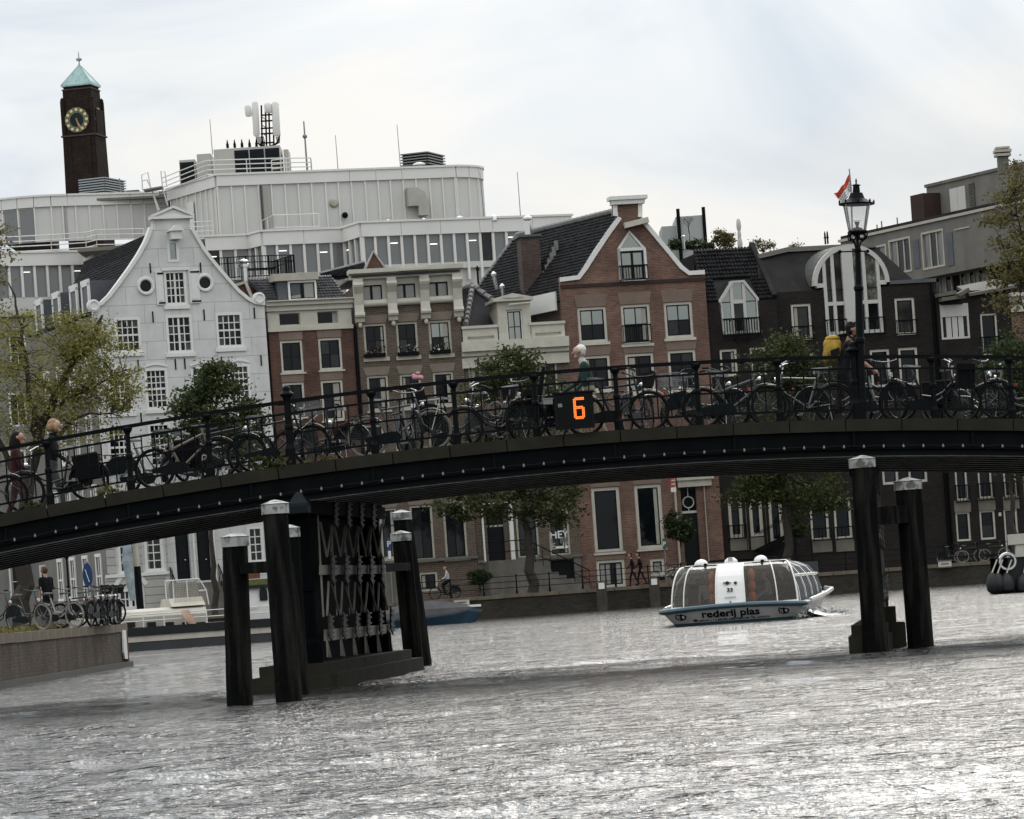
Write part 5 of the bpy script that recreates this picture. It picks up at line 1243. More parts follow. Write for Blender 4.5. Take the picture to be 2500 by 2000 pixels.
# ------------------------------------------------------------------ white modern office building behind
def white_office():
    root = thing('white_office_building', 'big white panelled office building with stepped roof terraces behind the houses', 'building', (0, 0, 0))
    def face(p, q, D):
        """vertical face through the level line p-q (photo pixels), D at p"""
        z = lambda a: -(a[0] - CX) * SR - (a[1] - CY) * CR
        D2 = D * z(p) / z(q); P, Q = PX(*p, D), PX(*q, D2); k = (Q.y - P.y) / (Q.x - P.x)
        F = House.__new__(House); F.X, F.D, F.k, F.zg, F.th, F.holes = P.x, D, k, 0.0, math.atan(k), []
        F.root = put('face', None, None, loc=(P.x, D, 0), rot=(0, 0, F.th)); F.len = (Q - P).xy.length; F.top = P.z; F.D2 = D2; return F
    def merge(F):
        bpy.context.view_layer.update()
        m = F.root.matrix_basis.copy()
        for c in list(F.root.children): c.parent = root; c.matrix_basis = m @ c.matrix_basis
        bpy.data.objects.remove(F.root)
    def panels(F, ss, z0, z1, name='panel', mat=modern_white, y=0.0):
        for a, b in zip(ss[:-1], ss[1:]): MB().box((a + .035, y + .0, z0), (b - .035, y + .08, z1)).build(name, mat, F.root)
        f = MB(); 
        for a in ss: f.box((a - .07, y - .12, z0), (a + .05, y + .06, z1))
        f.build('rib', modern_trim, F.root)
    def band(F, z0, z1, cuts, y=-.18):
        cs = [0] + cuts + [F.len]
        for a, b in zip(cs[:-1], cs[1:]): MB().box((a + .015, y, z0), (b - .015, y + .3, z1)).build('parapet_panel', modern_trim, F.root)
        MB().box((-.1, y - .1, z1), (F.len + .1, y + .45, z1 + .16)).build('parapet_cap', modern_trim, F.root)
    # upper block front
    A = face(r2(85, 645), r2(1880, 578), 300.0)
    S = lambda x, y=725: A.at(*r2(x, y))[0]
    zb = A.at(*r2(90, 727))[1]; z0 = A.at(*r2(90, 1108))[1]
    seams = [S(x, 725 - x * .03) for x in (92, 197, 297, 400, 497, 600, 700, 800, 905, 1000, 1100, 1203, 1300, 1392, 1488, 1585, 1688, 1785, 1878)]
    panels(A, seams, z0, zb); band(A, zb + .02, A.top, [S(x) for x in (1090, 1288, 1485)])
    rr = A.rect(r2, 425, 722, 492, 1050); MB().box((rr[0], -.3, rr[1]), (rr[2], -.02, rr[3])).build('open_door_recess', M('door_grey', (.33, .32, .28), .7), A.root)
    MB().box((rr[0] - .12, -.35, rr[1]), (rr[0] - .01, .05, rr[3])).build('dark_jamb', lead, A.root)
    rr = A.rect(r2, 1312, 778, 1402, 960); MB().box((rr[0], -.02, rr[1]), (rr[2], -.003, rr[3])).build('access_door', modern_white, A.root)
    c = A.at(*r2(968, 850)); MB().lathe([(.02, -.26), (.27, -.24), (.38, -.12), (.39, -.02)], 18, (0, 0, 0), Matrix.Translation((c[0], 0, c[1])) @ Matrix.Rotation(-math.pi / 2, 4, 'X')).build('round_vent', cream_dull, A.root, smooth=True)
    c = A.at(*r2(1047, 945)); MB().ball((c[0], -.35, c[1]), .26, 12, 8).build('black_dome', iron_black, A.root)
    # bent duct
    rr = A.rect(r2, 1505, 745, 1668, 948); d = MB(); dx0, dz0, dx1, dz1 = rr; wd = dx1 - dx0
    path = [(dx0, dz1 - .7), (dx0 + wd * .45, dz1 - .65), (dx0 + wd * .72, dz1 - 1.1), (dx0 + wd * .75, dz0)]
    d.box((dx0, -.9, dz1 - 1.5), (dx0 + wd * .5, -.1, dz1)); d.prism([(dx0 + wd * .5, dz1), (dx0 + wd * .85, dz1 - .35), (dx1, dz1 - 1.2), (dx1, dz0), (dx0 + wd * .5, dz0)], -.91, -.1)
    d.build('air_duct', M('duct_grey', (.40, .38, .34), .5, var=(.8, .15)), A.root)
    # end arc
    t = Vector((math.cos(A.th), math.sin(A.th))); ang = A.th; e = Vector((A.X, A.D)) + t * A.len
    merge(A); pts = [e]; 
    for i in range(5):
        ang += math.radians(19); e = e + Vector((math.cos(ang), math.sin(ang))) * 1.25; pts.append(e)
    def run(pts, ztop, zband, zlow, rib=True):
        for a, b in zip(pts[:-1], pts[1:]):
            d = (b - a); an = math.atan2(d.y, d.x); m = Matrix.Translation((a.x, a.y, 0)) @ Matrix.Rotation(an, 4, 'Z'); L = d.length
            for nm, bx, mt in (('panel', ((.03, 0, zlow), (L - .03, .08, zband)), modern_white), ('parapet_panel', ((.01, -.18, zband + .02), (L - .01, .12, ztop)), modern_trim), ('parapet_cap', ((-.05, -.28, ztop), (L + .05, .27, ztop + .16)), modern_trim), ('rib', ((-.07, -.12, zlow), (.05, .06, zband)), modern_trim)):
                o = MB().box(*bx).build(nm, mt, root); o.matrix_basis = m
    run(pts, A.top, zb, z0)
    # left flank of the upper block
    P_ = r1(1625, 1085); Q_ = r1(1265, 1192)
    B = face(Q_, P_, 308.0); B.top = A.top
    sB = [B.at(*r1(x, 1250))[0] for x in (1290, 1340, 1375, 1412, 1480, 1520, 1560, 1600, 1640)]
    panels(B, [min(s, B.len - .1) for s in sB], z0, zb); band(B, zb + .02, A.top, [B.len * .5])
    rr = B.rect(r1, 1415, 1280, 1478, 1480); MB().box((rr[0], -.14, rr[1]), (rr[2], -.125, rr[3])).build('flank_door', modern_trim, B.root); merge(B)
    # left wing
    C_ = face(r1(500, 1228), r1(1262, 1206), 310.0)
    zc = C_.at(*r1(700, 1300))[1]; zl = C_.at(*r1(700, 1560))[1]
    ss = [C_.at(*r1(x, 1300))[0] for x in (565, 668, 772, 876, 982, 1082, 1180, 1262)]
    panels(C_, [C_.at(*r1(468, 1320))[0]] + ss, zl, zc); band(C_, zc + .02, C_.top, [C_.at(*r1(975, 1250))[0], C_.at(*r1(1075, 1250))[0]])
    a = Vector((C_.X, C_.D)); ang = C_.th + math.pi; merge(C_); L_ = []; 
    e = a.copy(); L_.append(e.copy())
    for i in range(5):
        e = e + Vector((math.cos(ang), math.sin(ang))) * 1.4; ang -= math.radians(13); L_.append(e.copy())
    run(L_[::-1], C_.top, zc, zl)
    for i in (3, 2):
        aa, bb = L_[i + 1], L_[i]; d = bb - aa; m = Matrix.Translation((aa.x, aa.y, 0)) @ Matrix.Rotation(math.atan2(d.y, d.x), 4, 'Z')
        o = MB().box((.15, -.06, zl), (d.length - .1, -.03, zc - .1)).build('pane', glass_office, root); o.matrix_basis = m
    # lower bay storey: zigzag of ribbon windows
    line = [r2(0, 1108), r2(330, 1095), r2(430, 1068), r2(1040, 1045), r2(1170, 1003), r2(2156, 968), r3(905, 332)]
    zf = lambda p: -(p[0] - CX) * SR - (p[1] - CY) * CR
    zref = zf(line[4]); D0 = 285.0; k = 0
    light = M('ceiling_lamp', (.9, .9, .85), .5, emit=(1, .97, .9, 1.6))
    for p, q in zip(line[:-1], line[1:]):
        Fc = face(p, q, D0 * zref / zf(p)); zt = Fc.top; z1 = zt - 1.05; z2 = z1 - 2.2
        n = max(1, round(Fc.len / 1.06)); sp = Fc.len / n
        band(Fc, z1, zt, [i * sp * 3 for i in range(1, n // 3 + 1) if i * sp * 3 < Fc.len - .4])
        fr = MB()
        for i in range(n + 1): fr.box((i * sp - .10, -.1, z2 - 1.4), (i * sp + .10, .2, z1))
        w = fr.build('window', modern_trim, Fc.root)
        for i in range(n):
            put('pane', unit_box(glass_office if (k * 7 + i * 3) % 11 else glass_room), w, loc=(i * sp + .1, .1, z2), scale=(sp - .2, .02, z1 - z2), rot=(0, 0, random.uniform(-.01, .01)))
            if (i + k) % 3 == 0:
                h = random.uniform(.35, .8); put('ceiling_light', unit_box(light), w, loc=(i * sp + .2, .08, z1 - h), scale=(sp * .55, .02, .06))
        MB().box((0, -.05, z2 - .5), (Fc.len, .25, z2 - .02)).build('sill_panel', modern_white, Fc.root); MB().box((0, .3, z2 - 12), (Fc.len, .5, z2 - .45)).build('lower_wall', modern_white, Fc.root)
        k += 1; merge(Fc)
    # left terrace storey
    l2 = [r5(-40, 186), r5(628, 172), r5(700, 146)]
    for p, q in zip(l2[:-1], l2[1:]):
        Fc = face(p, q, 290.0 if p[0] < 100 else 290.0 * zf(l2[0]) / zf(p)); zt = Fc.top; z1 = zt - 1.0; z2 = z1 - 2.5; n = max(1, round(Fc.len / 1.09)); sp = Fc.len / n
        band(Fc, z1, zt, []); fr = MB()
        for i in range(n + 1): fr.box((i * sp - .10, -.1, z2), (i * sp + .10, .2, z1))
        w = fr.build('window', modern_trim, Fc.root)
        for i in range(n):
            put('pane', unit_box(glass_office), w, loc=(i * sp + .1, .1, z2), scale=(sp - .2, .02, z1 - z2))
            if i % 4 == 2: put('ceiling_light', unit_box(light), w, loc=(i * sp + .2, .08, z1 - .5), scale=(sp * .5, .02, .05))
        MB().box((0, -.05, z2 - 1.2), (Fc.len, .25, z2)).build('sill_panel', modern_white, Fc.root); MB().box((0, .3, 0), (Fc.len, .5, z2 - 1.15)).build('lower_wall', modern_white, Fc.root); merge(Fc)
    # flat roofs (closed tops) and cores
    zt2 = PX(*line[4], 285).z - .1
    pl = [PX(*p, D0 * zref / zf(p)) for p in line]
    MB().prism([(p.x, p.y + .3) for p in pl] + [(pl[-1].x, 330), (-32, 330), (-32, pl[0].y + .5)], zt2 - .3, zt2, 'xy').build('terrace_roof', concrete, root)
    MB().prism([(A.X, A.D + .4)] + [(p.x - .3, p.y + .3) for p in pts] + [(pts[-1].x, 335), (B.X, 335), (B.X + .2, B.D + .3)], A.top - .6, A.top - .35, 'xy').build('roof', concrete, root)
    MB().prism([(p.x, p.y + .3) for p in L_[::-1]] + [(-25, 312), (-25, 330), (L_[-1].x, 330)], C_.top - .5, C_.top - .3, 'xy').build('roof', concrete, root)
    return A, B, C_
OA, OB, OC = white_office()

def roof_equipment():
    # railings of white tube, several bars
    def rail(label, conv, pts, D, nb, drop, step, name='roof_railing', mat=modern_trim, r=.045):
        P = [PX(*conv(*p), D[i] if hasattr(D, '__len__') else D) for i, p in enumerate(pts)]
        mb = MB()
        for b in range(nb):
            dz = -drop * b / max(1, nb - 1); mb.tube([p + Vector((0, 0, dz)) for p in P], r, 5)
        for a, b in zip(P[:-1], P[1:]):
            n = max(1, int((b - a).length / step))
            for i in range(n + 1): q = a.lerp(b, i / n); mb.tube([q, q + Vector((0, 0, -drop - .25))], r * .9, 5)
        o = P[0].copy(); mb.v = [(v[0] - o.x, v[1] - o.y, v[2] - o.z) for v in mb.v]
        t = mb.build(name, mat, None); t.location = o; return tag(t, label, 'railing', None)
    rail('white four bar railing round the plant on the topmost office roof', r1, ((1215, 1095), (1350, 1040), (1550, 962), (2150, 942)), (308, 305, 301, 303), 4, 1.15, 2.6)
    rail('white railing round the right end of the plant on the topmost office roof', r2, ((500, 528), (640, 512), (795, 510), (800, 530)), (303, 303.5, 304, 308), 4, 1.1, 1.6)
    rail('long white four bar railing on the left office terrace above the ribbon windows', r1, ((-20, 1540), (380, 1520), (640, 1502), (720, 1482), (1080, 1474)), (292, 292, 292, 295, 297), 4, 1.2, 2.4)
    rail('short white railing on the office terrace right of the white gable', r1, ((1432, 1425), (1600, 1418)), (293, 293.5), 4, 1.15, 1.2)
    rail('thin white railing on the office terrace before the open panel door', r2, ((425, 985), (515, 942), (855, 932)), (297, 292, 292), 2, 1.0, 1.8)
    # chillers
    def unit(label, conv, x0, y0, x1, y1, D, dep, grille):
        a, b = PX(*conv(x0, y0), D), PX(*conv(x1, y1), D); W_, H_ = b.x - a.x, a.z - b.z
        t = thing('chiller_unit', label, 'air chiller', (a.x, D, b.z), 0.0, 'chillers on the office roof')
        MB().box((0, 0, 0), (W_, dep, H_)).build('casing', M('chiller_casing', (.46, .44, .40), .55, var=(.6, .08)), t)
        for (g0, g1) in grille:
            n = max(1, round((g1 - g0) * W_ / 1.3))
            for i in range(n):
                x = W_ * g0 + (g1 - g0) * W_ * i / n; gb = MB(); gb.box((x + .05, -.03, .1), (x + (g1 - g0) * W_ / n - .05, .0, H_ - .2)); g = gb.build('grille', M('grille_black', (.012, .016, .018), .6), t)
                lv = MB()
                for j in range(9): z = .15 + (H_ - .4) * j / 9; lv.box((x + .06, -.06, z), (x + (g1 - g0) * W_ / n - .06, -.03, z + .05))
                lv.build('louvre', M('grille_black', (0, 0, 0)), g)
        return t
    unit('beige chiller with a wide black grille under the antenna mast', r1, 1605, 880, 2120, 1085, 308, 4, ((.30, .995),))
    unit('beige chiller box with small openings left of the black grille', r1, 1478, 915, 1600, 1130, 310, 4, ())
    unit('chiller with a narrow black grille at the left end of the roof plant', r1, 1346, 960, 1480, 1180, 312, 4, ((.0, .97),))
    unit('narrow pale cabinet beside the right end of the wide black grille', r2, 590, 448, 640, 640, 309, 3, ())
    # louvred boxes
    for lab, conv, x0, y0, x1, y1, D in (('dark louvred vent box on the right end of the office roof', r2, 1472, 478, 1706, 605, 310), ('pale louvred vent box in front of the clock tower on the left office roof', r1, 592, 1102, 826, 1212, 316)):
        a, b = PX(*conv(x0, y0), D), PX(*conv(x1, y1), D); t = thing('louvred_vent_box', lab, 'roof vent', (a.x, D, b.z - .5), -.35, 'louvred roof vents')
        W_, H_ = (b.x - a.x) * .94, a.z - b.z + .5; dk = conv is r2
        MB().box((.1, .1, 0), (W_ - .1, 4, H_ - .05)).build('core', M('grille_black', (0, 0, 0)) if dk else lead, t)
        n = 9
        for i in range(n): MB().bar((0, 0, H_ * (i + .5) / n), (W_, 0, H_ * (i + .5) / n), .25, H_ / n * .42).bar((W_, 0, H_ * (i + .5) / n), (W_, 4, H_ * (i + .5) / n), .25, H_ / n * .4).build('louvre_slat', steel_grey if dk else M('slat_pale', (.36, .38, .38), .5), t)
    d = MB().lathe([(.3, -.3), (.3, .2), (1.15, .35), (1.0, .62), (.5, .8), (.02, .86)], 16).build('mushroom_vent', modern_trim, None, smooth=True); d.scale = (.46, .46, .46); d.location = PX(*r2(1612, 578), 306); tag(d, 'round white mushroom vent in front of the dark louvred box', 'roof vent')
    for i, (x, y) in enumerate(((1378, 985), (1645, 975), (1915, 958), (2210 - 36, 950))):
        d = MB().lathe([(.30, -.2), (.30, .08), (.22, .2), (.02, .26)], 12).build('dome_light', chrome, None, smooth=True); d.location = PX(*r2(x, y + 14), 288.5)
        tag(d, ('leftmost pale roof dome on the office ledge, below the access door', 'second pale roof dome on the office ledge, below the bent duct', 'third pale roof dome on the office ledge, under the rounded end', 'rightmost pale roof dome on the office ledge')[i], 'roof dome', 'roof domes along the office ledge')
    for i in range(5):
        x, y = ((172, 432), (226, 430), (281, 427), (338, 427), (390, 425))[i]
        c = MB().lathe([(.30, 0), (.34, .3), (.30, .8), (.38, .85), (.2, 1.35), (.14, 1.9), (.02, 2.3)], 8).build('cone_vent', iron_black, None); c.location = PX(*r2(x, y + 5), 310); c.scale = (.36, .36, .32)
        tag(c, ('first small black cone vent from the left on the chiller', 'second small black cone vent from the left on the chiller', 'middle one of the five black cone vents on the chiller', 'fourth small black cone vent from the left on the chiller', 'black cone vent hard against the antenna mast')[i], 'vent', 'black cone vents on the chiller')
    # antenna mast
    D = 309; o = PX(*r2(435, 445), D); t = thing('antenna_mast', 'cluster of long white panel antennas on a dark lattice mast on the office roof', 'antenna mast', o)
    L = lambda x, y: PX(*r2(x, y), D) - o
    m = MB()
    for x0, x1 in ((425, 432), (455, 465), (480, 490), (512, 520)):
        a, b = L(x1, 430), L(x0, 115); m.tube([a, b], .075, 6)
    for y in (190, 235, 290, 330, 400): m.bar(L(420, y), L(525, y - 6), .12)
    for y in range(200, 400, 60): m.bar(L(425, y), L(470, y + 30), .06)
    for (p, q) in (((520, 425), (560, 370)), ((555, 375), (565, 330))): m.tube([L(*p), L(*q)], .07, 5)
    m.build('lattice', iron_black, t)
    for (x0, y0, x1, y1) in ((310, 122, 352, 205), (358, 95, 412, 352), (458, 105, 505, 178), (508, 97, 566, 350)):
        a, b = L(x0, y0), L(x1, y1); mid = (a.x + b.x) / 2; r_ = abs(b.x - a.x) / 2
        k = MB(); tl = L((x0 + x1) / 2 - 6, y0); bl = L((x0 + x1) / 2 + (8 if y1 > 300 else 3), y1)
        k.tube([bl + Vector((0, -.5, 0)), bl + Vector((0, -.5, .15)), tl + Vector((0, -.5, -.15)), tl + Vector((0, -.5, 0))], [r_ * 1.1, r_ * 1.4, r_ * 1.4, r_ * 1.0], 10); k.build('panel_antenna', modern_trim, t, smooth=True)
    cb = MB()
    for i in range(7): x = 385 + i * 9; cb.tube([L(x, 350), L(x + 12, 400), L(430 + i * 3, 432)], .05, 4)
    for i in range(4): cb.tube([L(535 + i * 9, 350), L(545 + i * 6, 395), L(470 + i * 8, 430)], .05, 4)
    cb.build('cable_bundle', iron_black, t)
    for (lab, conv, x0, y0, x1, y1, D, r_) in (('tall thin whip antenna with a small ball at the right end of the plant railing', r2, 770, 590, 744, 235, 305, .06), ('very thin lightning rod at the middle of the office roof', r2, 1002, 600, 982, 340, 306, .025), ('very thin lightning rod left of the dark louvred box', r2, 1470, 560, 1445, 260, 308, .025), ('very thin lightning rod beyond the rounded right end of the office', r2, 2098, 930, 2068, 620, 292, .025),
                                              ('very thin lightning rod on the lower office roof above the tiled ridge', r3, 524, 300, 502, 0, 292, .025), ('very thin lightning rod above the left flank of the upper office block', r1, 1597, 890, 1578, 650, 313, .025), ('thin lightning rod by the roof access ladder', r1, 912, 1200, 897, 1095, 312, .05)):
        a, b = PX(*conv(x0, y0), D), PX(*conv(x1, y1), D); mb = MB().tube([(0, 0, -.3), b - a], [r_ * 1.5, r_], 5)
        if 'ball' in lab: mb.ball((b - a) * .68, .2, 8, 6)
        w = mb.build('whip_antenna' if 'ball' in lab else 'lightning_rod', steel_grey, None); w.location = a; tag(w, lab, 'antenna' if 'ball' in lab else 'lightning rod', 'thin rods on the office roofs')
    # roof access stair with ladder rails
    D = 305; o = PX(*r1(1230, 1340), D); t = thing('roof_access_stair', 'white steel stair with tall hand rails leading up to the office roof', 'stair', o); L = lambda x, y, d=0: PX(*r1(x, y), D + d) - o
    st = MB()
    for i in range(8): f = i / 7; a = L(1185 - 10 * f + 20, 1330 - 130 * f, f * 2); b = L(1262 - 10 * f, 1325 - 130 * f, f * 2); st.bar(a, b, .35, .08)
    st.build('treads', steel_grey, t)
    hr = MB()
    for pts in (((1190, 1340), (1130, 1150), (1112, 1050), (1065, 1070), (1072, 1185)), ((1262, 1300), (1225, 1180), (1210, 1040), (1240, 1045), (1255, 1160)), ((1200, 1335), (1140, 1180), (1105, 1105), (1070, 1115))): hr.tube([L(*p) for p in pts], .06, 5)
    hr.build('hand_rail', modern_trim, t)
    MB().bar(L(1085, 1190), L(1225, 1165), 1.6, .12).build('landing', steel_grey, t)
    rr = pbox('roof_hatch', 'low flat dark hatch on the left office roof beside the access stair', 'hatch', r1, 945, 1187, 1045, 1215, 312, 2, stone_grey)
roof_equipment()

# ------------------------------------------------------------------ clock tower
def clock_tower():
    D = 880.0; sc_ = FPX / D
    o = PX(*r1(688, 1216), D); rz = math.radians(-12)
    t = thing('clock_tower', 'tall dark brick clock tower with a green copper pyramid roof', 'tower', (o.x - .75, D, o.z), rz); t.scale = (.85, .85, 1)
    # heights above the visible foot from the photo
    Zof = lambda x, y: PX(*r1(x, y), D).z - o.z
    ze, z1, z2, z3, z4 = Zof(620, 400), Zof(620, 440), Zof(640, 790), Zof(640, 520), Zof(600, 247)
    hw = lambda z, a, b, h: a + (b - a) * z / h
    bot, top = 4.95, 4.35
    sh = MB()
    def ring(w0, w1, z0, z1_): 
        v = []
        for w, z in ((w0, z0), (w1, z1_)): v += [(-w, -w, z), (w, -w, z), (w, w, z), (-w, w, z)]
        sh.add(v, [(0, 3, 2, 1), (4, 5, 6, 7), (0, 1, 5, 4), (1, 2, 6, 5), (2, 3, 7, 6), (3, 0, 4, 7)])
    ring(bot + .6, bot, -40, 0); ring(bot, 4.75, 0.001, z2); ring(4.35, 4.1, z2 + .3, z1)
    sh.build('shaft', tower_brick, t)
    c = MB(); c.box((-5.15, -5.15, z2), (5.15, 5.15, z2 + .35)); c.box((-4.3, -4.3, z1), (4.3, 4.3, z1 + .3)); c.build('string_course', M('tower_stone', (.055, .045, .035), .9, var=(.5, .3)), t)
    MB().box((-3.9, -3.9, z1 + .3), (3.9, 3.9, ze - .1)).build('lantern_stage', tower_brick, t)
    # corner buttresses
    for sx in (-1, 1):
        for sy in (-1, 1): MB().box((sx * 4.35 - .5, sy * 4.35 - .5, z2 + .35), (sx * 4.35 + .5, sy * 4.35 + .5, z3)).lathe([(.5, z3), (.6, z3 + .4), (.15, z3 + .9)], 8, (sx * 4.35, sy * 4.35, 0)).build('corner_pier', tower_brick, t)
        MB().box((sx * 4.6 - .35, -3.2, z2 + .35), (sx * 4.6 + .35, 3.2, z3 - 2.2)).build('side_panel', tower_brick, t)
    for sx in (-1, 1): MB().box((sx * 2.9 - .45, -5.0, 0), (sx * 2.9 + .45, -4.3, z2)).build('pilaster', tower_brick, t)
    # copper roof
    rw = 4.4; rf = MB().add([(-rw, -rw, ze), (rw, -rw, ze), (rw, rw, ze), (-rw, rw, ze), (-.25, -.25, z4), (.25, -.25, z4), (.25, .25, z4), (-.25, .25, z4)], [(0, 3, 2, 1), (4, 5, 6, 7), (0, 1, 5, 4), (1, 2, 6, 5), (2, 3, 7, 6), (3, 0, 4, 7)]).box((-rw, -rw, ze - .35), (rw, rw, ze)).build('copper_roof', copper_green, t)
    sm = MB()
    for i in range(-4, 5):
        for ax in (0, 1):
            for sg in (-1, 1):
                x = i * 1.0; f = abs(x) / rw; zz = ze + (z4 - ze) * (1 - f)
                p = Vector((x, sg * (rw + .02), ze)); q = Vector((x, sg * abs(x), zz - .1))
                if ax: p, q = Vector((p.y, p.x, p.z)), Vector((q.y, q.x, q.z))
                sm.bar(p, q, .12, .12)
    for sx in (-1, 1):
        for sy in (-1, 1): sm.bar((sx * rw, sy * rw, ze), (sx * .2, sy * .2, z4), .22, .22)
    sm.build('roof_seam', copper_green, rf)
    fin = MB().lathe([(.3, 0), (.18, 1.2), (.15, 2.2), (.75, 2.7), (.9, 3.3), (.7, 3.9), (.15, 4.3), (.14, 6.0), (.04, 7.6)], 12).build('finial', M('finial_grey', (.26, .30, .30), .5), t, smooth=True); fin.location = (0, 0, z4)
    fin.scale = (1, 1, (Zof(596, 140) - z4) / 7.6)
    # clocks on the front and right faces
    zc = Zof(623, 668); R = 94 / 3.08 / sc_
    for k, an in enumerate((0, math.pi / 2)):
        m = Matrix.Rotation(an, 4, 'Z') @ Matrix.Translation((-.35 if k == 0 else 0, -4.55, zc))
        f = MB().lathe([(R * .58, 0), (R * .58, .1), (R * 1.02, .1), (R * 1.02, 0)], 12, (0, 0, 0), Matrix.Rotation(math.pi / 2, 4, 'X'), .26).build('clock_face', M('clock_ring', (.13, .125, .085), .7, var=(1, .3)), t); f.matrix_basis = m @ Matrix.Diagonal((1 / .85, 1, 1, 1))
        MB().lathe([(R * .6, -.05), (R * .6, .06)], 20, (0, 0, 0), Matrix.Rotation(math.pi / 2, 4, 'X')).build('clock_centre', M('clock_dark', (.012, .022, .022), .6), f)
        for h in range(12):
            a = h * math.pi / 6; MB().lathe([(.37, .1), (.37, .17), (.02, .18)], 8, (0, 0, 0), Matrix.Translation((math.sin(a) * R * .82, 0, math.cos(a) * R * .82)) @ Matrix.Rotation(math.pi / 2, 4, 'X')).build('hour_mark', gold, f)
        for ln, an2, w in ((R * .92, math.radians(155), .26), (R * .55, math.radians(161), .34)):
            d = Vector((math.sin(an2), 0, math.cos(an2))); MB().bar(Vector((0, -.25, 0)) - d * .4, Vector((0, -.25, 0)) + d * ln, w, .06, (0, 1, 0)).build('clock_hand', M('hand_orange', (.50, .30, .15), .5), f)
clock_tower()
o = pbox('low_brick_block', 'low dark brick building behind the left wing of the white office', 'building', r1, -10, 1388, 330, 1540, 345, 12, dark_brick)
o = pbox('roof_ridge_block', 'dark shallow roof behind the low brick building on the far left', 'building', r1, 150, 1372, 330, 1388, 352, 8, dark_roof)
